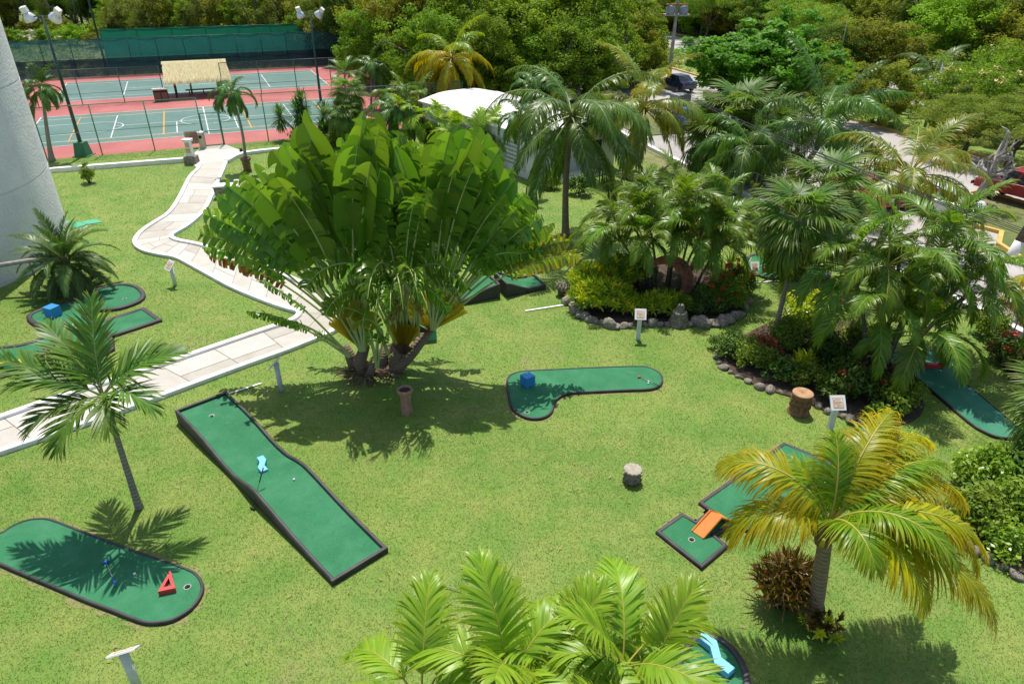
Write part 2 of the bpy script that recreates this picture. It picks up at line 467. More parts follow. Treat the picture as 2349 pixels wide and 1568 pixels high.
SHAFT_GREEN = plain('crownshaft_green', (.12, .20, .06), (.20, .24, .08), 3, .45)
RACHIS_Y = plain('rachis_yellow', (.42, .34, .05), (.33, .33, .06), 3, .45)
RACHIS_G = plain('rachis_green', (.16, .24, .05), (.24, .26, .07), 3, .45)
FIBRE = plain('palm_fibre', (.24, .16, .09), (.11, .07, .04), 14, .95, .6, 60)
DRY = plain('dry_leaf', (.35, .22, .10), (.20, .11, .05), 8, .85)
STEM_WOOD = plain('shrub_stem', (.16, .12, .08), (.08, .06, .04), 10, .9)

L_COCO = leaf_mat('coconut_leaf', (.030, .085, .014), (.080, .150, .025), (.17, .17, .03), .5, .30)
L_COCOY = leaf_mat('coconut_leaf_yellowing', (.060, .12, .014), (.14, .19, .02), (.55, .33, .02), .75, .32)
L_GOLD = leaf_mat('golden_coconut_leaf', (.16, .25, .012), (.33, .36, .012), (.56, .40, .014), .95, .42, hue=.06, tip_from=.25, gain=1.5)
L_GOLDG = leaf_mat('golden_coconut_leaf_young', (.08, .20, .012), (.19, .32, .016), (.40, .36, .02), .7, .40, hue=.05, tip_from=.45, gain=1.5)
L_ADON = leaf_mat('christmas_palm_leaf', (.022, .085, .014), (.060, .140, .024), (.10, .15, .03), .3, .26)
L_ARECA = leaf_mat('areca_leaf', (.040, .115, .012), (.105, .195, .018), (.26, .23, .02), .55, .32, tip_from=.6)
L_ARECAF = leaf_mat('areca_leaf_bright', (.100, .215, .018), (.190, .310, .030), (.34, .35, .03), .6, .36, hue=.05, tip_from=.6)
L_ROYAL = leaf_mat('royal_palm_leaf', (.024, .085, .014), (.070, .150, .024), (.16, .20, .04), .4, .26)
L_FAN = leaf_mat('thatch_palm_leaf', (.036, .100, .016), (.085, .165, .028), (.26, .22, .05), .55, .30, rough=.45, spec=.3)
L_YUCCA = leaf_mat('yucca_leaf', (.028, .095, .024), (.065, .155, .040), None, 0, .2, spec=.25)
L_DATE = leaf_mat('date_palm_leaf', (.032, .085, .022), (.075, .140, .038), (.14, .17, .05), .35, .22, spec=.3)
L_YOUNG = leaf_mat('young_palm_leaf', (.026, .085, .012), (.070, .150, .016), (.20, .22, .02), .7, .24, rough=.4, spec=.35)
L_RAV = leaf_mat('traveller_leaf', (.034, .105, .010), (.090, .190, .018), (.12, .21, .02), .3, .32, rough=.30, spec=.6, gain=1.8)
L_RAVY = leaf_mat('traveller_leaf_old', (.060, .11, .014), (.13, .19, .02), (.42, .28, .05), .8, .3, rough=.4)
L_RAVD = leaf_mat('traveller_leaf_dead', (.12, .05, .018), (.26, .14, .05), (.34, .22, .10), .7, .2, rough=.7, spec=.2, gain=1)
STALK_RAV = plain('traveller_stalk', (.44, .50, .19), (.34, .42, .13), 2, .45)
L_TREE = [leaf_mat('tree_leaf_mid', (.050, .115, .012), (.130, .225, .022), None, 0, .33, rough=.6, spec=.15, gain=1.7), leaf_mat('tree_leaf_olive', (.070, .110, .014), (.165, .205, .028), None, 0, .33, rough=.6, spec=.15, gain=1.6),
          leaf_mat('tree_leaf_dark', (.030, .074, .012), (.080, .145, .020), None, 0, .28, rough=.6, spec=.15), leaf_mat('tree_leaf_fresh', (.065, .145, .014), (.15, .26, .026), None, 0, .32, rough=.6, spec=.15),
          leaf_mat('tree_leaf_feathery', (.056, .125, .016), (.14, .22, .03), None, 0, .32, rough=.6, spec=.15, gain=1.7)]
L_ALMOND = leaf_mat('sea_almond_leaf', (.034, .135, .010), (.085, .245, .018), None, 0, .36, rough=.5, spec=.25, gain=1.6)
L_SCRUB = leaf_mat('scrub_leaf', (.062, .105, .022), (.135, .180, .045), None, 0, .28, rough=.6, spec=.15)
L_IXORA = leaf_mat('shrub_leaf_dark', (.020, .058, .010), (.062, .120, .016), None, 0, .2, rough=.5, spec=.25)
L_MIX = leaf_mat('shrub_leaf_mixed', (.046, .11, .012), (.135, .20, .024), None, 0, .25, rough=.5, spec=.25)
L_CROTY = leaf_mat('croton_leaf_yellow', (.080, .20, .012), (.36, .42, .022), None, 0, .28, hue=.05)
L_CROTG = leaf_mat('croton_leaf_green', (.040, .125, .014), (.17, .27, .022), None, 0, .26, hue=.05)
L_CROTR = leaf_mat('croton_leaf_dark', (.050, .042, .012), (.19, .17, .024), (.28, .085, .03), .5, .18, gain=.9)
L_REDL = leaf_mat('copper_leaf', (.10, .025, .015), (.22, .07, .03), None, 0, .2)
PETAL = plain('red_petal', (.75, .055, .03), (.60, .03, .02), 8, .5)
PETALY = plain('yellow_petal', (.66, .55, .16), (.5, .36, .1), 8, .6)

# ------------------------------------------------------------------ palms
_fr = {}
def frond_of(kind, ei, seed):
    """shared frond meshes: kind x elevation class x variant"""
    k = (kind, ei, seed)
    if k in _fr: return _fr[k]
    e0 = (80, 60, 40, 18, -8, -40)[ei]
    s = hash((kind, ei, seed)) % 99991 if False else (sum(map(ord, kind)) * 31 + ei * 7 + seed * 131)
    rg = np.random.default_rng(s); sw = rg.uniform(-22, 22)
    if kind in ('coco', 'cocoy'):
        me = pinnate('frond', [L_COCO if kind == 'coco' else L_COCOY, RACHIS_G if kind == 'coco' else RACHIS_Y], s, 3.3, e0, e0 - (75, 95, 105, 100, 75, 45)[ei], 96, .76, .038, 66, 28, 12, (.4, .6, .8, .9, .9, .9)[ei], .2, 4, .030, sway=sw)
    elif kind in ('gold', 'goldg'):
        me = pinnate('frond', [L_GOLD if kind == 'gold' else L_GOLDG, RACHIS_Y], s, 3.3, e0, e0 - (65, 92, 105, 100, 75, 45)[ei], 110, .78, .040, 64, 28, 12, (.35, .55, .75, .9, .9, .9)[ei], .17, 4, .030, sway=sw)
    elif kind == 'adon':
        me = pinnate('frond', [L_ADON, RACHIS_G], s, 1.9, e0, e0 - (70, 110, 125, 120, 90, 50)[ei], 62, .60, .052, 60, 26, 26, .55, .14, 4, .022, sway=sw)
    elif kind == 'areca':
        me = pinnate('frond', [L_ARECA, RACHIS_Y], s, 2.2, e0, e0 - (60, 95, 115, 110, 80, 45)[ei], 66, .58, .034, 56, 26, 26, .42, .22, 4, .018, sway=sw)
    elif kind == 'arecaf':
        me = pinnate('frond', [L_ARECAF, RACHIS_Y], s, 2.1, e0, e0 - (50, 85, 105, 110, 80, 45)[ei], 48, .74, .060, 52, 24, 14, .26, .24, 5, .02, sway=sw)
    elif kind == 'royal':
        me = pinnate('frond', [L_ROYAL, RACHIS_G], s, 3.2, e0, e0 - (50, 85, 105, 105, 85, 45)[ei], 110, .70, .034, 62, 28, 10, .65, .14, 4, .030, plumose=34, sway=sw)
    elif kind == 'date':
        me = pinnate('frond', [L_DATE, RACHIS_G], s, 1.9, e0, e0 - (35, 65, 85, 80, 60, 40)[ei], 96, .38, .026, 52, 24, 22, .18, .12, 3, .016, sway=sw)
    elif kind == 'young':
        me = pinnate('frond', [L_YOUNG, RACHIS_G], s, 2.0, e0, e0 - (20, 45, 60, 60, 50, 35)[ei], 34, .64, .060, 52, 22, 16, .14, .18, 4, .020, sway=sw)
    _fr[k] = me; return me

def add_fronds(root, crown, kind, n, hi=82, lo=-30, nvar=2, sc=1.0, az0=0.0, spread=.10, rg=None, name='frond', azlim=None):
    rg = rg or np.random.default_rng(1)
    for i in range(n):
        u = (i + .5) / n; el = hi + (lo - hi) * u ** .85 + rg.normal(0, 4)
        ei = int(np.argmin([abs(el - x) for x in (80, 60, 40, 18, -8, -40)]))
        az = az0 + i * 2.39996 + rg.normal(0, .18)
        kk = kind
        if kind == 'gold' and ei <= 1: kk = 'goldg'
        o = link_mesh(name, frond_of(kk, ei, i % nvar), root, (crown[0] + spread * math.cos(az) * .4, crown[1] + spread * math.sin(az) * .4, crown[2] - .10 * u * sc), (rg.normal(0, .12), rg.normal(0, .06), az), sc * rg.uniform(.86, 1.1))

def palm_trunk(root, crown, r0, r1, mat, bulge=1.0, swell=1.35, bend=(0, 0), ringy=0.0, n=10):
    b = MB(); c = np.array(crown); pts = []; rad = []
    K = 14
    for i in range(K + 1):
        s = i / K
        p = c * np.array([s ** 1.25, s ** 1.25, s]) + np.array([bend[0], bend[1], 0]) * math.sin(PI * s)
        pts.append(tuple(p)); rad.append((r0 + (r1 - r0) * s) * (1 + (swell - 1) * math.exp(-s * 11)) * (1 + (bulge - 1) * math.exp(-((s - .35) / .2) ** 2)))
    pts[0] = (pts[0][0], pts[0][1], -.12)
    b.tube(pts, rad, n)
    return b.build('trunk', mat, root, smooth=True)

def shaft(root, crown, L, r, mat=None):
    b = MB(); x, y, z = crown
    b.lathe([(r * 1.25, -L), (r * 1.4, -L * .75), (r * 1.1, -L * .35), (r * .7, -.02), (r * .35, .08)], 10, (x, y, z))
    return b.build('crownshaft', mat or SHAFT_GREEN, root, smooth=True)

def boots(root, crown, n, r, L, mats, rg):
    """stubs of cut fronds and fibre below a crown"""
    b = MB(); x, y, z = crown
    b.lathe([(r * 1.05, -L), (r * 1.5, -L * .6), (r * 1.45, -L * .3), (r * .8, .05)], 10, (x, y, z), m=0)
    for i in range(n):
        a = i * 2.4; zz = z - L * (.15 + .8 * i / n); rr = r * 1.25
        b.tube([(x + rr * math.cos(a) * .7, y + rr * math.sin(a) * .7, zz - .05), (x + rr * math.cos(a) * 1.5, y + rr * math.sin(a) * 1.5, zz + .10), (x + rr * math.cos(a) * 1.9, y + rr * math.sin(a) * 1.9, zz + .26)], [r * .5, r * .42, r * .28], 5, m=i % 2)
    return b.build('frond_bases', mats, root, smooth=True)

def coconuts(root, crown, n, rg):
    for i in range(n):
        a = i * 2.1 + rg.uniform(0, 1); b = MB()
        b.lathe([(.001, -.13), (.07, -.11), (.115, -.02), (.10, .07), (.04, .13), (.001, .14)], 9, caps=False)
        o = b.build('coconut', COCONUT, root, smooth=True, loc=(crown[0] + .26 * math.cos(a), crown[1] + .26 * math.sin(a), crown[2] - .32 - .1 * (i % 2)))
COCONUT = plain('coconut_husk', (.18, .24, .05), (.30, .24, .06), 5, .5)

def palm(name, label, base, crown, kind, n, r=(.13, .1), trunk=None, cat='palm tree', group=None, sc=1.0, hi=82, lo=-30, sh=0, nuts=0, boot=0, seed=1, bend=(0, 0), az0=0.0, swell=1.35, nvar=2):
    rg = np.random.default_rng(seed)
    t = thing(name, label, cat, base, 0, group)
    c = (crown[0] - base[0], crown[1] - base[1], crown[2] - base[2])
    tc = (c[0], c[1], c[2] - sh)
    palm_trunk(t, tc if sh else c, r[0], r[1], trunk or TRUNK_COCO, bend=bend, swell=swell)
    if sh: shaft(t, c, sh, r[1])
    if boot: boots(t, c, boot, r[1], .5, [FIBRE, RACHIS_G], rg)
    if nuts: coconuts(t, c, nuts, rg)
    add_fronds(t, c, kind, n, hi, lo, nvar, sc, az0, .1, rg)
    return t

def clump_palm(name, label, base, canes, kind, per, sc=1.0, cat='palm clump', group=None, seed=3, lo=-10, trunk=None, r=.05, nvar=3):
    """areca clump: several ringed canes, each with its own head of fronds; canes are (dx, dy, height, lean x, lean y)"""
    rg = np.random.default_rng(seed); t = thing(name, label, cat, base, 0, group)
    for i, (dx, dy, h, lx, ly) in enumerate(canes):
        b = MB(); top = (dx + lx, dy + ly, h)
        b.tube([(dx, dy, -.1), (dx + lx * .25, dy + ly * .25, h * .4), (dx + lx * .6, dy + ly * .6, h * .75), top], [r * 1.25, r, r * .95, r * .8], 8)
        b.build('cane', trunk or TRUNK_CANE, t, smooth=True)
        add_fronds(t, top, kind, per, 84, lo, nvar, sc * rg.uniform(.9, 1.08), rg.uniform(0, 6), .05, rg)
    return t

def fan_palm(name, label, base, crown, n=26, sc=1.0, r=(.07, .06), lo=-70, hi=80, cat='fan palm', group=None, seed=5, dead=6, bend=(0, 0), flowers=0):
    rg = np.random.default_rng(seed); t = thing(name, label, cat, base, 0, group)
    c = (crown[0] - base[0], crown[1] - base[1], crown[2] - base[2])
    palm_trunk(t, c, r[0], r[1], TRUNK_GREY, bend=bend)
    for i in range(n):
        u = (i + .5) / n; el = hi + (lo - hi) * u + rg.normal(0, 5); az = i * 2.39996 + rg.normal(0, .15)
        k = ('fan', i % 3, int(el > 20))
        if k not in _fr: _fr[k] = fan_leaf('fan_leaf', [L_FAN, RACHIS_G], 40 + i, .8, .86, 34, 0, 280, .050, (1.35, .7)[int(el > 20)])
        link_mesh('fan_leaf', _fr[k], t, (c[0], c[1], c[2] + .1 - .45 * u * sc), (rg.normal(0, .15), -R(el), az), sc * rg.uniform(.85, 1.12))
    if dead:
        k = ('fandead',)
        if k not in _fr: _fr[k] = fan_leaf('dead_leaf', [L_RAVD, DRY], 77, .6, .6, 20, -20, 160, .05, 1.2, .0)
        for i in range(dead):
            link_mesh('dead_leaf', _fr[k], t, (c[0], c[1], c[2] - .45 * sc), (0, R(62 + rg.uniform(-8, 14)), i * 2.39996 + .7), sc * rg.uniform(.8, 1.05))
    for i in range(flowers):
        lf = Leafy(); a = rg.uniform(0, 6.28); pts = [(0, 0, 0)]
        for q in range(1, 6): pts.append((math.cos(a) * .22 * q * sc, math.sin(a) * .22 * q * sc, (.16 * q - .03 * q * q) * sc))
        lf.tube(pts, [.01] * 6, 4, 0)
        m_ = 140; P = np.array(pts)[rg.integers(2, 6, m_)] + rg.normal(0, .09 * sc, (m_, 3)); D = nrm(rg.normal(size=(m_, 3))); N = nrm(np.cross(D, rg.normal(size=(m_, 3))))
        lf.put(*ribbons(P, D, N, np.full(m_, .07), np.full(m_, .03), np.full(m_, .3), 1, rg.random(m_), wprof=np.array([1, .3])), m=0)
        o = link_mesh('flower_spray', lf.mesh('flower_spray', [PETALY]), t, (c[0], c[1], c[2] + .05))
    return t

def yucca(name, label, base, heads, cat='yucca', group=None, seed=2, sc=1.0):
    rg = np.random.default_rng(seed); t = thing(name, label, cat, base, 0, group)
    k = ('yucca',)
    if k not in _fr: _fr[k] = rosette('leaf_head', [L_YUCCA], 5, 170, .92, .075, -80, 86, .22, .30)
    for (dx, dy, h) in heads:
        b = MB(); b.tube([(dx * .15, dy * .15, -.1), (dx * .5, dy * .5, h * .5), (dx, dy, h)], [.09, .07, .055], 7); b.build('stem', TRUNK_GREY, t, smooth=True)
        link_mesh('leaf_head', _fr[k], t, (dx, dy, h), (0, 0, rg.uniform(0, 6)), sc * rg.uniform(.9, 1.1))
    return t

# ------------------------------------------------------------------ shrubs
_sh = {}
def shrub(name, label, loc, rad, mat, size=.12, dens=1.0, cat='shrub', group=None, seed=1, flowers=0, fmat=None, aspect=.5, var=0, up=.5, bottom=-.15, kind=None, clump_r=None):
    """a leafy bush with stems from the ground; flowers are small clusters standing out of the crown"""
    rg = np.random.default_rng(seed); t = thing(name, label, cat, loc, 0, group)
    h = rad[2]; vol = rad[0] * rad[1] + rad[0] * h + rad[1] * h
    cl = max(10, int(26 * vol ** .8 * dens)); cr = clump_r or min(.34, .45 * min(rad))
    per = int(min(110, max(34, 1.6 * (cr / size) ** 2 * 6)))
    me, cs = foliage('foliage', [mat], seed, (rad[0] * .82, rad[1] * .82, h * .62), cl, per, size, cr, up, .45, .75, h * .42, aspect, bottom=bottom)
    link_mesh('foliage', me, t)
    b = MB()
    for q in cs[:max(5, cl // 5)]:
        b.tube([(q[0] * .15, q[1] * .15, -.05), (q[0] * .5, q[1] * .5, q[2] * .5), tuple(q)], [.022, .016, .006], 5)
    b.build('stems', STEM_WOOD, t, smooth=True)
    if flowers:
        top = cs[cs[:, 2] > np.median(cs[:, 2]) * .6]
        k = ('flower', fmat.name)
        if k not in _sh:
            lf = Leafy(); n = 46; D = nrm(rg.normal(size=(n, 3)) + np.array([0, 0, .6])); N = nrm(np.cross(D, rg.normal(size=(n, 3))))
            lf.put(*ribbons(D * .035, D, N, np.full(n, .045), np.full(n, .032), np.full(n, .1), 2, rg.random(n), wprof=np.array([.5, 1, .3])), m=0)
            _sh[k] = lf.mesh('flower', [fmat])
        for i in range(flowers):
            q = top[rg.integers(len(top))]; d = q / np.array(rad); d = d / max(.3, np.linalg.norm(d))
            link_mesh('flower', _sh[k], t, tuple(q + d * cr * .9 + rg.normal(0, .07, 3)), tuple(rg.uniform(0, 6, 3)), rg.uniform(.8, 1.5))
    return t

def croton_bush(name, label, loc, rad, mats, n=40, L=.28, w=.045, cat='croton', group=None, seed=1, leaves=16):
    """a bush of strap-leaf rosettes on short woody stems"""
    rg = np.random.default_rng(seed); t = thing(name, label, cat, loc, 0, group); b = MB()
    lf = Leafy(); pts = []
    for i in range(n):
        a = i * 2.39996; rr = math.sqrt((i + .5) / n); x, y = rad[0] * rr * math.cos(a), rad[1] * rr * math.sin(a)
        z = rad[2] * (math.sqrt(max(0, 1 - (rr * .86) ** 2)) * rg.uniform(.78, 1.05)); tilt = nrm(np.array([x / rad[0] * .8, y / rad[1] * .8, .7]))
        m_ = leaves; az = np.arange(m_) * 2.39996 + rg.uniform(0, 6); el = np.radians(np.linspace(80, -20, m_) + rg.normal(0, 8, m_))
        D = np.stack([np.cos(el) * np.cos(az), np.cos(el) * np.sin(az), np.sin(el)], -1); D = nrm(D + tilt * .45)
        S = nrm(np.cross(D, tilt)); N = nrm(np.cross(S, D)); P0 = np.repeat([[x, y, z]], m_, 0) - tilt * np.linspace(0, .14, m_)[:, None]
        cv = rg.random()
        lf.put(*ribbons(P0, D, N, L * rg.uniform(.7, 1.15, m_), np.full(m_, w), np.full(m_, .3), 3, np.clip(cv * .6 + rg.random(m_) * .4, 0, 1), wprof=np.array([.5, 1, .85, .08])), m=int(rg.integers(len(mats))))
        b.tube([(x * .2, y * .2, -.05), (x * .75, y * .75, z * .55), (x, y, z - .02)], [.018, .014, .008], 5)
    link_mesh('foliage', lf.mesh('foliage', mats), t)
    b.build('stems', STEM_WOOD, t, smooth=True)
    return t

# ------------------------------------------------------------------ trees
_tr = {}
def tree_proto(kind):
    if kind in _tr: return _tr[kind]
    i = sum(map(ord, kind))
    if kind.startswith('broad'):       # tall dense broadleaf
        v = int(kind[-1]); mat = [L_TREE[0], L_TREE[1], L_TREE[3], L_TREE[2]][v % 4]
        me, cs = foliage('crown', [mat], 11 + i, (3.9, 3.9, 4.0), 230, 105, .28, .82, .5, .42, .72, 4.9, .52, bottom=-.95)
        tr = limbs('trunk', BARK_GREY, i, cs, .22, 2.6, 8)
    elif kind.startswith('scrub'):     # thin airy scrub tree with pale stems
        v = int(kind[-1]); mat = [L_SCRUB, L_TREE[1], L_TREE[0]][v % 3]
        me, cs = foliage('crown', [mat], 31 + i, (2.4, 2.4, 3.2), 130, 85, .22, .6, .45, .25, .8, 3.2, .48, bottom=-1.1)
        tr = limbs('trunk', BARK_PALE, i, cs, .10, 1.0, 11, .015, .3, 2)
    elif kind.startswith('feather'):   # acacia like, flat spreading layers
        me, cs = foliage('crown', [L_TREE[4]], 51 + i, (4.2, 4.2, 2.2), 200, 125, .20, .85, .8, .3, .4, 4.8, .34, bottom=-.7)
        tr = limbs('trunk', BARK_DARK, i, cs, .2, 2.0, 9)
    elif kind == 'almond':             # sea almond: big leaves in flat tiers
        me, cs = foliage('crown', [L_ALMOND], 71, (5.4, 4.6, 3.0), 330, 90, .34, .7, .95, .35, .45, 4.3, .58, bottom=-.75)
        tr = limbs('trunk', BARK_DARK, i, cs, .24, 2.2, 10)
    elif kind == 'yellowflower':
        me, cs = foliage('crown', [L_TREE[0], PETALY], 81, (3.8, 3.6, 2.8), 150, 105, .22, .65, .6, .35, .6, 3.8, .5, bottom=-1)
        k = len(me.polygons); g = np.random.default_rng(3); mi = (np.repeat(g.random(150), 105)[:k] + g.random(k) * .5 > 1.13).astype(np.int32); me.polygons.foreach_set('material_index', mi)
        tr = limbs('trunk', BARK_GREY, i, cs, .2, 1.8, 10, .05)
    elif kind == 'bare':
        g = np.random.default_rng(5); cs = nrm(g.normal(size=(40, 3)) + np.array([0, 0, .5])) * g.uniform(1.5, 3.2, (40, 1)) * np.array([1.2, 1.2, .8]) + np.array([0, 0, 3.2])
        me, c2 = foliage('crown', [L_SCRUB], 91, (2.8, 2.8, 1.4), 26, 60, .16, .5, .6, .5, .4, 4.0, .4)
        tr = limbs('trunk', BARK_PALE, 5, cs, .3, 2.2, 16, .012, .4, 3)
    elif kind.startswith('low'):       # round bush at the wood's edge
        v = int(kind[-1]); mat = [L_TREE[0], L_TREE[3], L_TREE[1], L_SCRUB][v % 4]
        me, cs = foliage('crown', [mat], 101 + i, (1.6, 1.6, 1.3), 70, 85, .19, .5, .5, .4, .7, 1.1, .5, bottom=-.6)
        tr = limbs('trunk', BARK_DARK, i, cs, .07, .5, 8, .012)
    elif kind.startswith('pine'):      # casuarina: soft upright plume
        me, cs = foliage('crown', [L_TREE[2]], 121 + i, (1.5, 1.5, 3.4), 90, 90, .26, .5, .2, .2, 1.2, 4.4, .14, bottom=-1)
        tr = limbs('trunk', BARK_GREY, i, cs, .12, 1.5, 8)
    _tr[kind] = (me, tr); return _tr[kind]

def tree(name, label, loc, kind, sc=1.0, rz=0.0, cat='tree', group=None):
    me, tr = tree_proto(kind); t = thing(name, label, cat, loc, rz, group)
    s = sc if hasattr(sc, '__len__') else (sc, sc, sc)
    link_mesh('crown', me, t, scale=s); link_mesh('trunk', tr, t, scale=s)
    return t
# ================================================================== light and sky
SUN_EL, SUN_DIR = R(68), Vector((-0.10, 1.0, 0)).normalized()
sd = Vector((SUN_DIR.x * math.cos(SUN_EL), SUN_DIR.y * math.cos(SUN_EL), math.sin(SUN_EL)))
sl = bpy.data.lights.new('sun', 'SUN'); sl.energy = 4.3; sl.angle = R(0.53); sl.color = (1.0, .955, .88)
so = bpy.data.objects.new('sun', sl); C.objects.link(so); so.rotation_euler = (-sd).to_track_quat('-Z', 'Y').to_euler(); so.location = (0, 0, 40)
w = bpy.data.worlds.new('World'); bpy.context.scene.world = w; w.use_nodes = True
sk = w.node_tree.nodes.new('ShaderNodeTexSky'); sk.sky_type = 'NISHITA'; sk.sun_disc = False; sk.sun_elevation = SUN_EL; sk.sun_rotation = math.atan2(SUN_DIR.x, SUN_DIR.y)
sk.air_density = 1.0; sk.dust_density = 1.5
bg = w.node_tree.nodes['Background']; bg.inputs['Strength'].default_value = 0.13
w.node_tree.links.new(sk.outputs[0], bg.inputs[0])
vs_ = bpy.context.scene.view_settings; vs_.view_transform = 'Standard'; vs_.look = 'None'; vs_.exposure = 0.3; vs_.gamma = 1
bpy.context.scene.display_settings.display_device = 'sRGB'
cy_ = bpy.context.scene.cycles
cy_.max_bounces = 6; cy_.diffuse_bounces = 3; cy_.glossy_bounces = 2; cy_.transmission_bounces = 4; cy_.transparent_max_bounces = 8
cy_.use_denoising = True; cy_.sample_clamp_indirect = 6
try: cy_.denoiser = 'OPENIMAGEDENOISE'; cy_.denoising_prefilter = 'ACCURATE'
except Exception: pass

# ================================================================== frames of reference
YAW = 0.41482; CO = np.array([-24.133, 55.385]); CA = np.array([math.cos(YAW), math.sin(YAW)]); CB = np.array([-CA[1], CA[0]])
def K(u, v, z=0.0):
    q = CO + CA * u + CB * v; return (float(q[0]), float(q[1]), z)
FE = nrm(np.array([-.312, .950])); FN = np.array([FE[1], -FE[0]]); F0 = np.array([17.82, 20.95])
def RD(s, t, z=0.0):
    q = F0 + FE * s + FN * t; return (float(q[0]), float(q[1]), z)

# ================================================================== materials of the setting
def lawn_mat(name, blade=False):
    m, nt, b = new_mat(name); v = coord(nt)
    big = noise(nt, v, .16, 3, .5, .3); mid = noise(nt, v, .75, 4, .6); fine = noise(nt, v, 9, 5, .65); micro = noise(nt, v, 55, 4, .7)
    G1, G2, YG, BR = (.105, .235, .026), (.165, .290, .036), (.265, .315, .068), (.29, .235, .11)
    c = mixc(nt, maprange(nt, big, .36, .62), G1, G2)
    c = mixc(nt, maprange(nt, mid, .38, .66, 0, .9), c, YG)
    c = mixc(nt, maprange(nt, noise(nt, v, .42, 5, .7, .6), .58, .74, 0, .7), c, BR)
    c = mixc(nt, maprange(nt, noise(nt, v, 1.6, 6, .75, .3), .60, .74, 0, .6), c, (.32, .26, .13))
    c = mixc(nt, maprange(nt, noise(nt, v, 2.4, 4, .6), .58, .72, 0, .5), c, (.07, .19, .02))
    c = mixc(nt, maprange(nt, fine, .35, .7, .0, .42), c, (.08, .17, .02))
    c = mixc(nt, maprange(nt, micro, .45, .75, 0, .3), c, (.34, .33, .11))
    if blade:
        c = mixc(nt, attr(nt, 'v'), mixc(nt, .22, c, (.09, .19, .02)), mixc(nt, .4, c, (.38, .42, .13)))
        tr = nt.nodes.new('ShaderNodeBsdfTranslucent'); nt.links.new(c, tr.inputs['Color'])
        mx = nt.nodes.new('ShaderNodeMixShader'); mx.inputs[0].default_value = .3
        nt.links.new(b.outputs[0], mx.inputs[1]); nt.links.new(tr.outputs[0], mx.inputs[2]); nt.links.new(mx.outputs[0], nt.nodes['Material Output'].inputs['Surface'])
    else:
        c = mixc(nt, .12, c, (.09, .10, .03))
        bump(nt, b, fine, .5, .03)
    nt.links.new(c, b.inputs['Base Color']); b.inputs['Roughness'].default_value = .75; b.inputs['Specular IOR Level'].default_value = .25
    return m
LAWN = lawn_mat('lawn'); BLADE = lawn_mat('grass_blade', True)
def dirt_mat():
    m, nt, b = new_mat('wild_ground'); v = coord(nt)
    c = ramp(nt, noise(nt, v, .12, 6, .6, .4), [(.3, (.09, .13, .028)), (.5, (.17, .19, .05)), (.62, (.28, .25, .12)), (.75, (.42, .36, .24))])
    c = mixc(nt, maprange(nt, noise(nt, v, 3, 6, .7), .4, .7, 0, .6), c, (.06, .08, .02))
    nt.links.new(c, b.inputs['Base Color']); b.inputs['Roughness'].default_value = .95; bump(nt, b, noise(nt, v, 6, 6), .6, .08); return m
DIRT = dirt_mat()
SOIL = plain('bed_soil', (.10, .065, .04), (.045, .03, .02), 6, .95, .8, 30, bdist=.04)
def asphalt(name, c1, c2, c3):
    m, nt, b = new_mat(name); v = coord(nt)
    c = ramp(nt, noise(nt, v, .35, 6, .65, .5), [(.3, c1), (.55, c2), (.75, c3)])
    c = mixc(nt, maprange(nt, noise(nt, v, 40, 3, .7), .4, .7, 0, .25), c, (.15, .14, .13))
    nt.links.new(c, b.inputs['Base Color']); b.inputs['Roughness'].default_value = .9; bump(nt, b, noise(nt, v, 60, 3), .3, .01); return m
ROAD = asphalt('sunbleached_road', (.36, .335, .31), (.44, .41, .375), (.50, .465, .43))
COURTG = plain('court_green', (.085, .180, .150), (.120, .215, .180), .35, .8, .15, 80)
COURTR = plain('court_red', (.40, .10, .09), (.49, .16, .14), .3, .85, .15, 80)
WHITEP = plain('white_paint', (.78, .77, .74), (.70, .69, .66), 3, .6)
YELP = plain('yellow_paint', (.72, .36, .03), (.62, .31, .04), 3, .6)
KERBW = plain('white_kerb', (.82, .81, .79), (.70, .69, .65), 2.2, .75, .3, 30, lo=.45, hi=.75)
KERBS = plain('kerb_stained_side', (.80, .79, .76), (.62, .60, .54), 1.6, .8, .3, 30, lo=.5, hi=.8)
KERBY = plain('yellow_kerb', (.66, .36, .035), (.58, .42, .16), 1.5, .8, .3, 30)
def slab(name, c1, c2):
    m, nt, b = new_mat(name); v = coord(nt)
    c = ramp(nt, noise(nt, v, 1.3, 6, .65, .4), [(.32, c1), (.7, c2)]); c = mixc(nt, maprange(nt, noise(nt, v, 45, 3), .45, .75, 0, .2), c, (.3, .27, .22))
    nt.links.new(c, b.inputs['Base Color']); b.inputs['Roughness'].default_value = .85; bump(nt, b, noise(nt, v, 50, 4), .2, .01); return m
SLABS = [slab('path_slab_cream', (.49, .455, .40), (.57, .54, .49)), slab('path_slab_tan', (.38, .345, .28), (.48, .45, .39)), slab('path_slab_pale', (.52, .485, .43), (.44, .41, .34))]
JOINT = plain('path_joint', (.27, .24, .18), (.19, .16, .12), 5, .95)
GREENM = plain('green_metal', (.035, .22, .11), (.035, .18, .09), 4, .45)
GREEND = plain('dark_green_metal', (.018, .062, .045), (.02, .05, .04), 4, .45)
GALV = plain('galvanised_steel', (.42, .43, .44), (.33, .34, .35), 4, .45, metal=.5)
WIRE = plain('wire_mesh', (.22, .30, .26), (.18, .24, .21), 4, .5)
WIREG = plain('wire_mesh_grey', (.42, .42, .42), (.34, .34, .34), 4, .5, metal=.3)
CABLE = plain('cable_black', (.02, .02, .02), (.03, .03, .03), 4, .6)
WHITEW = plain('white_stucco', (.74, .735, .72), (.60, .605, .60), .9, .9, 1.0, 9, bdist=.06, lo=.3, hi=.75)
WHITER = plain('white_roof_coating', (.80, .79, .77), (.66, .64, .60), .6, .8, .25, 12)
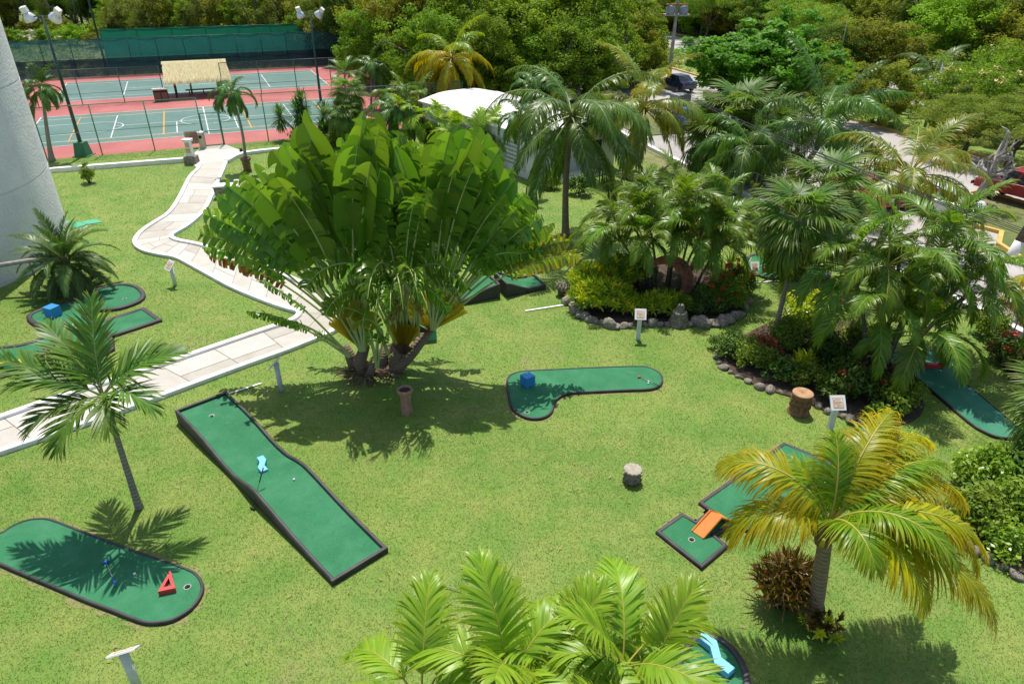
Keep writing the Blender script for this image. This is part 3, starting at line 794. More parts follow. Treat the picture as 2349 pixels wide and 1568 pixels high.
GREYC = plain('grey_concrete', (.33, .34, .34), (.25, .26, .26), 1.5, .9, .3, 20)
STONE = plain('limestone_rock', (.46, .41, .33), (.17, .14, .11), 5, .9, .9, 14, bdist=.05)
STONEW = plain('white_rock', (.70, .68, .63), (.48, .45, .40), 4, .9, .7, 14, bdist=.04)
STONED = plain('weathered_stone', (.36, .31, .24), (.15, .13, .10), 9, .95, .9, 30, bdist=.03)
DARK = plain('painted_void_shade', (.015, .015, .015), (.02, .02, .02), 4, .9)  # near-black colour standing in for the shade inside holes and openings

def screen_mat(name, c, alpha, ymul=None):
    m, nt, b = new_mat(name); v = coord(nt)
    nt.links.new(ramp(nt, noise(nt, v, .6, 5), [(.3, c), (.7, tuple(x * 1.25 for x in c))]), b.inputs['Base Color']); b.inputs['Roughness'].default_value = .8
    tl = nt.nodes.new('ShaderNodeBsdfTranslucent'); tl.inputs['Color'].default_value = col(tuple(x * 1.3 for x in c))
    m1 = nt.nodes.new('ShaderNodeMixShader'); m1.inputs[0].default_value = .45; nt.links.new(b.outputs[0], m1.inputs[1]); nt.links.new(tl.outputs[0], m1.inputs[2])
    tp = nt.nodes.new('ShaderNodeBsdfTransparent'); m2 = nt.nodes.new('ShaderNodeMixShader')
    nt.links.new(maprange(nt, noise(nt, v, 1.1, 4), .3, .7, alpha - .08, alpha + .08), m2.inputs[0]); nt.links.new(tp.outputs[0], m2.inputs[1]); nt.links.new(m1.outputs[0], m2.inputs[2])
    nt.links.new(m2.outputs[0], nt.nodes['Material Output'].inputs['Surface']); return m
TEAL = screen_mat('teal_windscreen', (.022, .120, .118), .66)
NAVY = screen_mat('windscreen_painted_shade', (.008, .026, .036), .93)  # shade behind the lower cloth, put into a darker colour
GREENS = screen_mat('green_shade_cloth', (.010, .150, .085), .94)
BLACKS = screen_mat('black_shade_cloth', (.02, .02, .022), .95)

# ================================================================== ground
b = MB(); b.poly([(-330, -40, -.05), (330, -40, -.05), (330, 420, -.05), (-330, 420, -.05)]); tag(b.build('ground', DIRT), kind='structure')
lawn_poly = [RD(-20, -.35), RD(20, -.35), (10.6, 41.5), (7.5, 44), (-.5, 48), K(18, -9.0), K(-19, -9.0), (-60, 30), (-60, 3), (22, 3)]
b = MB(); b.poly([(p[0], p[1], 0) for p in lawn_poly]); tag(b.build('lawn', LAWN), kind='structure')

# ------------------------------------------------------------------ footpath
PL = [(455, 372), (451, 384.5), (432, 400), (417, 430), (401, 461), (381, 488), (350, 506), (318, 527), (302, 547), (305, 562), (328, 575), (366, 583), (401, 588), (432, 605), (483, 633), (528, 658), (606, 690), (656, 707)]
PR = [(524, 364), (516, 384.5), (507, 405), (496, 432), (483, 461), (470, 483), (450, 502), (428, 519), (403, 532), (396, 538), (402, 543), (417, 547.5), (437, 551), (463, 556), (505, 569), (550, 584), (625, 612), (709, 648)]
QL = [(661, 731), (597, 751), (483, 790), (363, 831), (178, 889), (117, 907), (0, 948), (-150, 998)]
QR = [(722, 776), (660, 801), (560, 836), (450, 877), (270, 943), (205, 966), (80, 1008), (-75, 1060)]
g = lambda L_, z=.14: [G(x, y, z)[:2] for x, y in L_]
pl, pr, ql, qr = g(PL), g(PR), g(QL), g(QR)
corner_l = G(681, 712, .14)[:2]; corner_r = [G(760, 678, .14)[:2], G(792, 715, .14)[:2], G(778, 752, .14)[:2], G(741, 769, .14)[:2]]
def resample(P, n):
    P = np.array(P); d = np.r_[0, np.cumsum(np.linalg.norm(np.diff(P, axis=0), axis=1))]; s = np.linspace(0, d[-1], n)
    return np.stack([np.interp(s, d, P[:, 0]), np.interp(s, d, P[:, 1])], -1)
path = MB(); jb = MB()
base_poly = pl + [corner_l] + ql + qr[::-1] + corner_r[::-1] + pr[::-1]
jb.poly([(x, y, .035) for x, y in base_poly])
gp = np.random.default_rng(12)
def slab_strip(A, B, nmin=1):
    A = np.array(A); B = np.array(B)
    for i in range(len(A) - 1):
        wl = (np.linalg.norm(A[i] - A[i + 1]) + np.linalg.norm(B[i] - B[i + 1])) / 2; n = max(1, int(round(wl / 1.25)))
        for k in range(n):
            f0, f1 = (k + .012 / max(.3, wl / n)) / n, (k + 1 - .012 / max(.3, wl / n)) / n
            a0, a1 = A[i] + (A[i + 1] - A[i]) * f0, A[i] + (A[i + 1] - A[i]) * f1; b0, b1 = B[i] + (B[i + 1] - B[i]) * f0, B[i] + (B[i + 1] - B[i]) * f1
            cuts = [0, 1] if gp.random() < .45 else [0, gp.uniform(.35, .65), 1]
            for c0, c1 in zip(cuts[:-1], cuts[1:]):
                c0 += .006 if c0 > 0 else 0; c1 -= .006 if c1 < 1 else 0
                q = [a0 + (b0 - a0) * c0, a0 + (b0 - a0) * c1, a1 + (b1 - a1) * c1, a1 + (b1 - a1) * c0]
                path.poly([(x, y, .045) for x, y in q], int(gp.choice([0, 0, 0, 1, 1, 2])))
slab_strip(pl, pr); slab_strip([pl[-1], corner_l], [pr[-1], corner_r[1]]); slab_strip([corner_l, ql[0]], [corner_r[1], corner_r[3]]); slab_strip(ql, [corner_r[3]] + qr[1:])
tag(jb.build('footpath_base', JOINT), kind='structure'); tag(path.build('footpath', SLABS), kind='structure')
plaza = [G(x, y)[:2] for x, y in [(440, 372), (447, 350), (462, 338), (520, 333), (556, 347), (530, 362), (518, 384), (451, 386)]]
b = MB(); b.poly([(x, y, .028) for x, y in plaza]); tag(b.build('gate_pavement', SLABS[0]), kind='structure')

KP = [(0, -.05), (.20, -.05), (.20, .125), (.185, .14), (.015, .14), (0, .125)]
KN = [(-u, z) for u, z in KP]
def smooth_line(P, it=2): return chaikin(P, it, closed=False)
left_line = smooth_line(pl + [corner_l] + [G(677, 721, .14)[:2]] + ql)
b = MB(); b.sweep(left_line, KP); b.build('kerb', KERBW)
bpy.data.objects['kerb'].name = 'path_kerb'; o = bpy.data.objects['path_kerb']; tag(o, 'white painted kerb on the inner lawn side of the winding path', 'kerb', 'white kerbs along the winding path', 'structure')
b = MB(); b.sweep(smooth_line(pr + corner_r + qr), KN); o = b.build('path_kerb', KERBW); tag(o, 'white painted kerb on the fan-leaved palm side of the winding path', 'kerb', 'white kerbs along the winding path', 'structure')
LW = [(-.17, -.05), (.17, -.05), (.17, .26), (-.17, .26)]
b = MB(); b.sweep([G(60, 392, .26)[:2], G(119, 385, .26)[:2], G(432, 361, .26)[:2]], LW); tag(b.build('low_wall', KERBW), 'long low white wall left of the path in front of the court fence', 'wall')
b = MB(); b.sweep(smooth_line([G(x, y, .2)[:2] for x, y in [(520, 366), (540, 354), (570, 346), (640, 339), (720, 332)]]), [(-.17, -.05), (.17, -.05), (.17, .2), (-.17, .2)]); tag(b.build('low_wall', KERBW), 'low white wall curving from the path behind the spiky yuccas', 'wall')

# ------------------------------------------------------------------ tennis courts
b = MB(); b.poly([K(-19, -9.05, .006), K(18.2, -9.05, .006), K(18.2, 26.3, .006), K(-19, 26.3, .006)]); tag(b.build('court_apron', COURTR), kind='structure')
def rect(b, u0, v0, u1, v1, z, m=0): b.poly([K(u0, v0, z), K(u1, v0, z), K(u1, v1, z), K(u0, v1, z)], m)
V2 = 17.66
for nm, v0 in (('near', 0), ('far', V2)):
    b = MB(); rect(b, -11.9, v0 - 5.5, 11.9, v0 + 5.5, .012); tag(b.build('tennis_court', COURTG), kind='structure')
def line(b, u0, v0, u1, v1, z=.017, wd=.075, m=0):
    d = np.array([u1 - u0, v1 - v0]); d = d / np.linalg.norm(d); n = np.array([-d[1], d[0]]) * wd / 2; d = d * wd / 2
    q = [(u0 - d[0] + n[0], v0 - d[1] + n[1]), (u0 - d[0] - n[0], v0 - d[1] - n[1]), (u1 + d[0] - n[0], v1 + d[1] - n[1]), (u1 + d[0] + n[0], v1 + d[1] + n[1])]
    b.poly([K(x, y, z) for x, y in q], m)
def arc(b, cu, cv, r, a0, a1, z, wd=.07, n=28, m=0):
    for i in range(n):
        p, q = R(a0 + (a1 - a0) * i / n), R(a0 + (a1 - a0) * (i + 1) / n); r0, r1 = r - wd / 2, r + wd / 2
        b.poly([K(cu + r0 * math.cos(p), cv + r0 * math.sin(p), z), K(cu + r1 * math.cos(p), cv + r1 * math.sin(p), z), K(cu + r1 * math.cos(q), cv + r1 * math.sin(q), z), K(cu + r0 * math.cos(q), cv + r0 * math.sin(q), z)], m)
b = MB()
zz = .017
for v0 in (0, V2):
    for s_ in (1, -1):
        line(b, -11.85, v0 + 5.45 * s_, 11.85, v0 + 5.45 * s_, zz); line(b, 11.85 * s_, v0 - 5.35, 11.85 * s_, v0 + 5.35, zz + .002)
        line(b, -11.75, v0 + 4.1 * s_, 11.75, v0 + 4.1 * s_, zz); line(b, 6.4 * s_, v0 - 4.0, 6.4 * s_, v0 + 4.0, zz + .002)
    line(b, -6.3, v0, 6.3, v0, zz)
line(b, 0, -5.3, 0, 5.3, zz + .004)
line(b, -2.1, -3.9, -2.1, -.2, zz + .002); line(b, 2.1, -3.9, 2.1, -.2, zz + .002)
arc(b, 0, 0, 1.8, 0, 360, zz + .006)
for s_ in (1, -1):
    line(b, 11.7 * s_, 1.8, 7.6 * s_, 1.8, zz + .003); line(b, 11.7 * s_, -1.8, 7.6 * s_, -1.8, zz + .003); arc(b, 7.6 * s_, 0, 1.8, 90, 270 if s_ > 0 else -90, zz + .006)
tag(b.build('court_markings', WHITEP), kind='structure')
b = MB(); zz = .025
for s_ in (1, -1): line(b, -9, 4.5 * s_, 9, 4.5 * s_, zz); line(b, 9 * s_, -4.4, 9 * s_, 4.4, zz + .002); line(b, 3 * s_, -4.4, 3 * s_, 4.4, zz + .002, .10)
tag(b.build('court_yellow_markings', YELP), kind='structure')

def fence(name, label, p0, p1, h, nposts, pm, wm, spacing=.11, wd=.006, mid=True, rail=.03, post=.035, cat='fence', group=None, mesh=True, skirt=0.0, midz=None):
    p0, p1 = np.array(p0[:2]), np.array(p1[:2]); d = p1 - p0; L_ = np.linalg.norm(d); d = d / L_; t = thing(name, label, cat, (p0[0], p0[1], 0), math.atan2(d[1], d[0]), group)
    for i in range(nposts):
        b = MB(); x = L_ * i / (nposts - 1); b.tube([(x, 0, -.2), (x, 0, h + .02)], post, 8); b.build('post', pm, t, smooth=True)
    b = MB(); b.tube([(0, 0, h), (L_, 0, h)], rail, 6); b.build('top_rail', pm, t, smooth=True)
    if mid: b = MB(); b.tube([(0, .03, midz or h * .48), (L_, .03, midz or h * .48)], rail * .6, 5); b.build('mid_rail', pm, t, smooth=True)
    if mesh:
        n = int((L_ + h) / spacing); vs = []; fs = []
        for sg in (0, 1):
            for i in range(n):
                x0 = -h + i * spacing; x1 = x0 + h; a, e = (x0, 0.0), (x1, h - .02)
                if x0 < 0: a = (0, -x0 / h * (h - .02))
                if x1 > L_: e = (L_, (L_ - x0) / h * (h - .02))
                if e[0] <= a[0]: continue
                if sg: a, e = (L_ - a[0], a[1]), (L_ - e[0], e[1])
                k = len(vs); o_ = wd * .7; y = .012 * (1 if sg else -1)
                vs += [(a[0] - o_, y, a[1] + .03), (a[0] + o_, y, a[1] + .03), (e[0] + o_, y, e[1]), (e[0] - o_, y, e[1])]; fs.append((k, k + 1, k + 2, k + 3))
        me = bpy.data.meshes.new('wire_mesh'); me.from_pydata(vs, [], fs); me.materials.append(wm); me.update(); link_mesh('wire_mesh', me, t)
    return t
GX0, GX1 = -.42, .82
grp = 'green wire fences round the tennis courts'
fence('court_fence', 'tall green wire fence in front of the courts between white tower and gate', K(-18.9, -9.15), K(GX0, -9.15), 3.15, 7, GREENM, WIRE, group=grp)
fence('court_fence', 'tall green wire fence from the court gate past the yuccas', K(GX1, -9.15), K(18.1, -9.15), 3.15, 7, GREENM, WIRE, group=grp)
fence('court_fence', 'green wire fence dividing the courts on the tower side of the thatched shelter', K(-18.9, 9.7), K(-2.9, 9.7), 2.85, 6, GREEND, WIRE, group=grp, midz=.95)
fence('court_fence', 'green wire fence dividing the courts between the thatched shelter and the palms', K(2.0, 9.7), K(18.1, 9.7), 2.85, 6, GREEND, WIRE, group=grp, midz=.95)
# gate
t = thing('court_gate', 'green framed wire gate at the end of the winding path', 'gate', K(GX0, -9.15), YAW)
b = MB(); w_ = GX1 - GX0
for x in (.06, w_ - .06): b.tube([(x, 0, 0), (x, 0, 2.15)], .03, 6)
for z in (.06, 1.0, 2.15): b.tube([(.06, 0, z), (w_ - .06, 0, z)], .028, 6)
b.build('gate_frame', GREENM, t, smooth=True)
b = MB()
for i in range(26):
    x = .06 + i * (w_ - .12) / 25
    b.box((x, .012, 1.1), (.005, .002, 2.05))
for i in range(40): b.box((w_ / 2, -.012, .1 + i * .051), (w_ - .14, .002, .005))
b.build('wire_mesh', WIRE, t)
b = MB(); b.tube([(.2, -.05, 1.15), (.2, -.05, 1.0), (.34, -.05, .92)], .015, 5); b.build('latch', GREEND, t)

# windscreens
def screen(name, label, p0, p1, h, nposts, bands, pm, cat='screen fence', group=None, wav=.05):
    p0, p1 = np.array(p0[:2]), np.array(p1[:2]); d = p1 - p0; L_ = np.linalg.norm(d); d = d / L_; t = thing(name, label, cat, (p0[0], p0[1], 0), math.atan2(d[1], d[0]), group)
    for i in range(nposts):
        b = MB(); x = L_ * i / (nposts - 1); b.tube([(x, .06, -.2), (x, .06, h + .06)], .04, 7); b.build('post', pm, t, smooth=True)
    for (nm, z0, z1, mt) in bands:
        b = MB(); n = int(L_ / .5); vs = []
        for i in range(n + 1):
            x = L_ * i / n
            for j in range(5):
                z = z0 + (z1 - z0) * j / 4; vs.append((x, wav * math.sin(x * 1.9 + z * 1.3) * math.sin(z * 1.1 + 1), z + (.05 * math.sin(x * 2.1 / (L_ / (nposts - 1)) * PI) if j == 4 and z1 >= h - .01 else 0)))
        b.add(vs, [(i * 5 + j, (i + 1) * 5 + j, (i + 1) * 5 + j + 1, i * 5 + j + 1) for i in range(n) for j in range(4)]); b.build(nm, mt, t, smooth=True, fixn=False)
    b = MB(); b.tube([(0, .06, h), (L_, .06, h)], .03, 6); b.tube([(0, .08, h * .42), (L_, .08, h * .42)], .025, 5); b.build('rails', pm, t, smooth=True)
    return t
screen('windscreen_fence', 'long teal windscreen fence behind the far tennis court', K(-19, 26.3), K(17.9, 26.3), 3.6, 15, [('teal_screen', 1.75, 3.6, TEAL), ('painted_shade_screen', .03, 1.74, NAVY)], GREEND)  # lower band coloured dark for the shade seen through it
screen('windscreen_fence', 'taller green shade cloth strung behind the teal windscreen under the wood', K(-8.5, 30.6), K(19.5, 30.6), 4.1, 9, [('shade_cloth', .1, 4.1, GREENS)], GREEND, wav=.03)
screen('windscreen_fence', 'short black screen fence closing the far corner of the courts', K(17.9, 26.3), K(18.1, 10.5), 3.6, 6, [('shade_cloth', .05, 3.6, BLACKS)], GREEND)

# ------------------------------------------------------------------ round white tower of the hotel
TC, TR = (-26.64, 26.71), 7.0
z1, z2 = GV(107, 370, 30.65)[2], GV(46, 175, 30.65)[2]
prof = [(TR, -.3)]
dz = z2 - z1; zg = z1 - dz
while zg < 26:
    if zg > .5: prof += [(TR, zg - .035), (TR - .035, zg - .02), (TR - .035, zg + .02), (TR, zg + .035)]
    zg += dz
prof += [(TR, 26.0)]
b = MB(); b.lathe(prof, 128, (TC[0], TC[1], 0)); o = b.build('hotel_tower', WHITEW); tag(o, 'round white stuccoed hotel tower with shallow horizontal grooves', 'building')
for p in o.data.polygons: p.use_smooth = len(p.vertices) == 4
try: o.data.set_sharp_from_angle(angle=R(25))
except Exception: pass

# ------------------------------------------------------------------ white service building
A0 = np.array(G(1227, 317, 2.5)[:2]); u1 = nrm(np.array([-.58, .815])); u2 = np.array([u1[1], -u1[0]])
sb = thing('service_building', 'low white flat roofed building behind the palms', 'building', (A0[0], A0[1], 0), math.atan2(u2[1], u2[0]))
W_, D_, H_ = 6.2, 13.0, 2.5
b = MB()
b.box((W_ / 2, .1, H_ / 2), (W_, .2, H_)); b.box((W_ / 2, D_ - .1, H_ / 2), (W_, .2, H_)); b.box((.1, D_ / 2, H_ / 2), (.2, D_ - .404, H_)); b.box((W_ - .1, D_ / 2, H_ / 2), (.2, D_ - .404, H_))
b.build('wall', WHITEW, sb)
b = MB(); nx, ny = 12, 24; vs = []
for j in range(ny + 1):
    for i in range(nx + 1):
        x, y = -.25 + (W_ + .5) * i / nx, -.25 + (D_ + .5) * j / ny
        vs.append((x, y, H_ + .06 + .45 * math.sin(PI * i / nx) + .03 * math.sin(x * 2.1 + y * 1.3)))
b.add(vs, [(j * (nx + 1) + i, j * (nx + 1) + i + 1, (j + 1) * (nx + 1) + i + 1, (j + 1) * (nx + 1) + i) for j in range(ny) for i in range(nx)])
b.build('roof', WHITER, sb, smooth=True)
b = MB(); b.box((W_ / 2, D_ / 2, H_ + .02), (W_ + .46, D_ + .46, .1)); b.build('roof_edge', WHITEW, sb)
def breeze(y0, y1):
    b = MB(); n = int((y1 - y0) / .32)
    for r_ in range(6):
        for i in range(n): b.box((-.03, y0 + (i + .5 + .25 * (r_ % 2)) * (y1 - y0) / n, .65 + r_ * .24), (.06, .24, .07))
    return b
breeze(1.6, 4.6).build('vent_slots', GREYC, sb); breeze(7.2, 12).build('vent_slots', GREYC, sb)
b = MB(); b.box((2.1, -.012, 1.0), (.9, .03, 2.0)); b.build('door', plain('grey_door', (.20, .19, .18), (.15, .14, .13), 4, .6), sb)
b = MB(); b.box((4.4, -.012, 1.4), (1.3, .03, .8)); b.build('window', DARK, sb)
b = MB(); b.box((2.6, -.6, .09), (3.6, 1.1, .18)); b.build('step', KERBW, sb)
b = MB(); b.box((W_ + 1.6, 2.6, .9), (2.8, .18, 1.8), rz=.1); tag(b.build('annex_wall', WHITEW, loc=None), None)
o = bpy.data.objects['annex_wall']; o.parent = sb

# ------------------------------------------------------------------ roads
b = MB(); b.poly([RD(-40, 0, -.02), RD(150, 0, -.02), RD(150, 20.2, -.02), RD(-40, 20.2, -.02)]); tag(b.build('road', ROAD), kind='structure')
b = MB(); b.poly([RD(-40, 20.2, -.012), RD(150, 20.2, -.012), RD(150, 29.6, -.012), RD(-40, 29.6, -.012)]); tag(b.build('grass_median', LAWN), kind='structure')
b = MB(); b.poly([RD(-40, 29.6, -.03), RD(150, 29.6, -.03), RD(150, 40.5, -.03), RD(-40, 40.5, -.03)]); tag(b.build('far_road', ROAD), kind='structure')
KR = [(-.1, -.06), (.1, -.06), (.1, .14), (-.1, .14)]
for i, (s0, s1, t_, lab) in enumerate([(-40, 150, 20.2, 'worn yellow kerb along the near edge of the grassy median'), (-40, 150, 29.6, 'yellow kerb along the far edge of the grassy median'), (-40, 150, 40.5, 'yellow kerb below the wood beyond the far road')]):
    b = MB(); b.sweep([RD(s0, t_), RD(s1, t_)], KR); tag(b.build('road_kerb', KERBY), lab, 'kerb', 'yellow kerbs of the street', 'structure')
b = MB(); b.sweep([RD(-40, .15), RD(70, .15)], [(-.16, -.06), (.16, -.06), (.16, .16), (-.16, .16)]); tag(b.build('road_kerb', KERBW), 'white kerb at the foot of the roadside wire fence', 'kerb', None, 'structure')
# planted island by the parking
isl = [G(x, y)[:2] for x, y in [(2215, 517), (2262, 526), (2296, 535), (2290, 562), (2349, 600), (2480, 640), (2520, 500), (2349, 468), (2247, 438), (2190, 470)]]
b = MB(); b.prism(isl, -.03, .05); tag(b.build('tree_island', DIRT), kind='structure')
b = MB(); b.sweep(isl, KR, closed=True); tag(b.build('road_kerb', KERBY), 'yellow kerb round the bare tree island beside the parked red truck', 'kerb', 'yellow kerbs of the street', 'structure')
# gravel strip with grey pillar
strip = [RD(31, 1.2), RD(44, 1.2), RD(52, 6.0), RD(31, 5.2)]
b = MB(); b.prism([p[:2] for p in strip], -.03, .05); tag(b.build('verge', DIRT), kind='structure')
fence('road_fence', 'grey chain link fence on a white kerb beside the road', RD(-18, -.2), RD(46, -.2), 1.55, 22, GALV, WIREG, .085, .004, mid=False, rail=.022, post=.024)

# ------------------------------------------------------------------ grass blades
lane_polys = []      # filled by the golf lanes; the grass keeps clear of them
def grow_grass():
    n_tot = []
    gg = np.random.default_rng(99)
    zones = [(6.5, 15.5, 1000, .045, .013), (15.5, 25, 480, .05, .017), (25, 52, 150, .055, .028)]
    Vs, vv = [], []
    block = [base_poly, plaza] + lane_polys
    lp = [p[:2] for p in lawn_poly]
    for (y0, y1, dens, h, wd) in zones:
        xs0, xs1 = -y1 * .80 - 4, min(20, y1 * .80 + 4)
        n = int((xs1 - xs0) * (y1 - y0) * dens)
        X = gg.uniform(xs0, xs1, n); Y = gg.uniform(y0, y1, n)
        ok = inside(lp, X, Y) & (np.abs(X) < (Y * .87 + 5.7) * .80 + 1.0) & ((X - TC[0]) ** 2 + (Y - TC[1]) ** 2 > TR * TR)
        X, Y = X[ok], Y[ok]; bad = np.zeros(len(X), bool)
        for pl_ in block: bad |= inside(pl_, X, Y)
        X, Y = X[~bad], Y[~bad]; n = len(X)
        a = gg.uniform(0, 2 * PI, n); H = h * gg.uniform(.35, 1.0, n); lean = gg.normal(0, .75, (n, 2)) * H[:, None]
        dx, dy = np.cos(a) * wd / 2, np.sin(a) * wd / 2; zz = np.zeros(n) - .002
        V = np.stack([np.stack([X - dx, Y - dy, zz], -1), np.stack([X + dx, Y + dy, zz], -1), np.stack([X + lean[:, 0], Y + lean[:, 1], H], -1)], 1)
        Vs.append(V.reshape(-1, 3)); vv.append(np.repeat(gg.random(n), 3))
    V = np.concatenate(Vs); v = np.concatenate(vv)
    me = leaf_mesh('grass', V, np.arange(len(V)).reshape(-1, 3), v, np.tile([0, 0, 1.0], len(V) // 3), [BLADE], smooth=False)
    tag(link_mesh('grass', me), kind='stuff')
# ================================================================== mini golf
def turf_mat(name, c1, c2, c3):
    m, nt, b = new_mat(name); v = coord(nt)
    c = mixc(nt, maprange(nt, noise(nt, v, .8, 5, .6, .1), .32, .62), c1, c2)
    c = mixc(nt, maprange(nt, noise(nt, v, 1.3, 8, .75, .1), .46, .72, 0, .6), c, c3)
    c = mixc(nt, maprange(nt, noise(nt, v, 7, 4, .7), .62, .74, 0, .35), c, (.16, .20, .10))
    c = mixc(nt, maprange(nt, noise(nt, v, 42, 3, .8), .42, .72, 0, .6), c, tuple(x * 1.6 + .01 for x in c2))
    nt.links.new(c, b.inputs['Base Color']); b.inputs['Roughness'].default_value = .8; b.inputs['Specular IOR Level'].default_value = .3
    bump(nt, b, noise(nt, v, 110, 3, .7), .5, .01); return m
TURF = turf_mat('putting_turf', (.014, .120, .046), (.024, .165, .066), (.075, .235, .125))
TURF2 = turf_mat('putting_turf_faded', (.022, .15, .085), (.045, .205, .125), (.11, .29, .19))
RUBBER = plain('black_rubber', (.030, .028, .030), (.055, .050, .050), 3, .62, .2, 30)
PAINTB = plain('blue_paint', (.022, .235, .56), (.030, .26, .60), 3, .5)
PAINTLB = plain('light_blue_paint', (.17, .52, .80), (.15, .47, .75), 3, .5)
PAINTR = plain('red_paint', (.58, .050, .045), (.50, .04, .04), 4, .5)
PAINTO = plain('orange_paint', (.74, .24, .035), (.66, .20, .03), 3, .5)
PAINTY = plain('yellow_board_paint', (.80, .48, .02), (.72, .42, .02), 3, .5)
PADG = plain('green_painted_concrete', (.06, .34, .19), (.09, .38, .23), 2, .8)
PADP = plain('pale_green_concrete', (.26, .50, .40), (.22, .46, .36), 2, .85)
CUPW = plain('cup_white', (.62, .60, .52), (.40, .37, .30), 20, .7)
BALLM = plain('golf_ball_white', (.85, .85, .84), (.80, .80, .79), 30, .35)
CHROME = plain('putter_shaft', (.55, .56, .58), (.48, .48, .5), 10, .3, metal=.8)
BLACKP = plain('black_grip', (.02, .02, .02), (.03, .03, .03), 10, .6)

def zpoly(outer, z, holes=()):
    """flat polygon with real openings"""
    loops = [[Vector((x, y, z)) for x, y in outer]] + [[Vector((x, y, z)) for x, y in h] for h in holes]
    tri = geometry.tessellate_polygon(loops); vs = [tuple(p) for l in loops for p in l]
    fs = []
    for t in tri:
        a, b_, c_ = [Vector(vs[i]) for i in t]
        n = (b_ - a).cross(c_ - a).z
        if abs(n) < 1e-9: continue
        fs.append(tuple(t) if n > 0 else tuple(t)[::-1])
    return vs, fs

BORD = [(-.055, 0.0), (.045, 0.0), (.05, .05), (.045, .085), (.02, .10), (-.02, .10), (-.05, .085), (-.055, .05)]
def circle(c, r, n=18): return [(c[0] + r * math.cos(2 * PI * i / n), c[1] + r * math.sin(2 * PI * i / n)) for i in range(n)]
def ccw(P):
    a = sum(P[i][0] * P[(i + 1) % len(P)][1] - P[(i + 1) % len(P)][0] * P[i][1] for i in range(len(P)))
    return P if a > 0 else P[::-1]
def cup(t, c, z):
    b = MB(); n = 18; r0 = .062
    vs = [(c[0] + r_ * math.cos(2 * PI * i / n), c[1] + r_ * math.sin(2 * PI * i / n), zz) for r_, zz in ((r0 + .012, z + .004), (r0, z + .004), (r0, .012)) for i in range(n)]
    b.add(vs, [(k * n + i, k * n + (i + 1) % n, (k + 1) * n + (i + 1) % n, (k + 1) * n + i) for k in range(2) for i in range(n)], 0)
    b.add([(x, y, .012) for x, y in circle(c, r0, n)], [tuple(range(n))], 1)  # cup floor coloured dark for the shade down the hole
    return b.build('cup', [CUPW, DARK], t, fixn=False)

def lane(label, px, z=.07, cups=(), it=1, mat=None, openings=None, bs=1.0, closed=True, group='mini golf lanes on the lawn'):
    P = ccw([G(x, y, .09)[:2] for x, y in px])
    Q = ccw(chaikin(P, it)) if it else P
    cx_, cy_ = np.mean(Q, 0); t = thing('golf_lane', label, 'golf lane', (cx_, cy_, 0), 0, group)
    L_ = [(x - cx_, y - cy_) for x, y in Q]; cs = [(G(x, y, z)[0] - cx_, G(x, y, z)[1] - cy_) for x, y in cups]
    vs, fs = zpoly(L_, z, [circle(c, .062)[::-1] for c in cs]); b = MB(); b.add(vs, fs); b.build('turf', mat or TURF, t, fixn=False)
    b = MB(); b.sweep(L_, [(u * bs, zz * (1 + .25 * (bs - 1))) for u, zz in BORD], closed=True); b.build('border', RUBBER, t, smooth=True)
    for c in cs: cup(t, c, z)
    lane_polys.append(Q); return t

lane('long round-ended green lane with blue putter and red triangle, nearest the lower left corner', [(-60, 1236), (0, 1222.6), (28, 1203), (62, 1190), (93, 1186.6), (118, 1190), (169, 1210), (253, 1242), (323, 1267.6), (380, 1286), (439, 1307), (455.5, 1321), (464, 1341), (461, 1360), (444, 1386), (416, 1408), (388, 1421), (354, 1425), (332, 1424), (309, 1417), (259, 1397), (202, 1376), (146, 1352), (93, 1329.6), (39, 1307), (0, 1290), (-40, 1272), (-72, 1252)], cups=[(430, 1345)], bs=.62)
lane('bent green lane with the blue cube and red-headed putter on open lawn', [(1201, 849), (1289, 845), (1381, 840.7), (1470, 838), (1490, 841), (1511, 851), (1520, 864), (1518, 877), (1508, 886), (1488, 891), (1442, 892), (1356, 896), (1307, 898), (1287, 905), (1274, 915), (1269, 925), (1268, 935), (1262, 947), (1246, 955.5), (1226, 958), (1203, 954), (1183, 941.6), (1173, 930), (1168, 905), (1163, 877), (1165, 864), (1178, 854)], cups=[(1209, 945)], bs=.62)
lane('T-shaped green lane crossed by the orange ramp, beside the golden palm', [(1511, 1217.6), (1566, 1178.6), (1597, 1197), (1634, 1169), (1609, 1151), (1800, 1016), (1908, 1060), (1716, 1212), (1674, 1199), (1635, 1225.5), (1664, 1249), (1609.5, 1296)], cups=[(1586.5, 1237)], it=0, bs=.9)
lane('faded round-headed green lane with the red bar, beyond the palm clump with orange frond', [(2030, 815), (2060, 805), (2114, 802), (2150, 804), (2185, 815), (2209, 834), (2211, 844), (2199, 849), (2194, 857), (2199, 865), (2247, 903), (2298, 946), (2329, 972), (2339, 987), (2334, 999), (2311, 1003), (2285, 999), (2260, 988), (2234, 974), (2183, 931), (2132, 887), (2102, 862), (2079, 849), (2040, 830)], mat=TURF2, bs=.62)
H1 = [(65, 727), (71, 719), (89, 711), (106, 705), (127, 699), (150, 694), (180, 686), (197, 677), (213, 667), (237, 658), (266, 652), (296, 652), (317, 659), (329, 674), (323, 687), (296, 699), (266, 707), (237, 708), (210, 711), (190, 717), (192, 728), (216, 741), (268, 792), (215, 822), (150, 793), (112, 763), (75, 738)]
lane('keyhole shaped green lane with thick black rim and blue cube below the small date palm', H1, cups=[(286, 685)], bs=1.7)
lane('short straight green lane lying beside the keyhole shaped lane and its blue cube', [(222, 741), (327, 707), (364, 733), (254, 769)], it=0, bs=1.5)
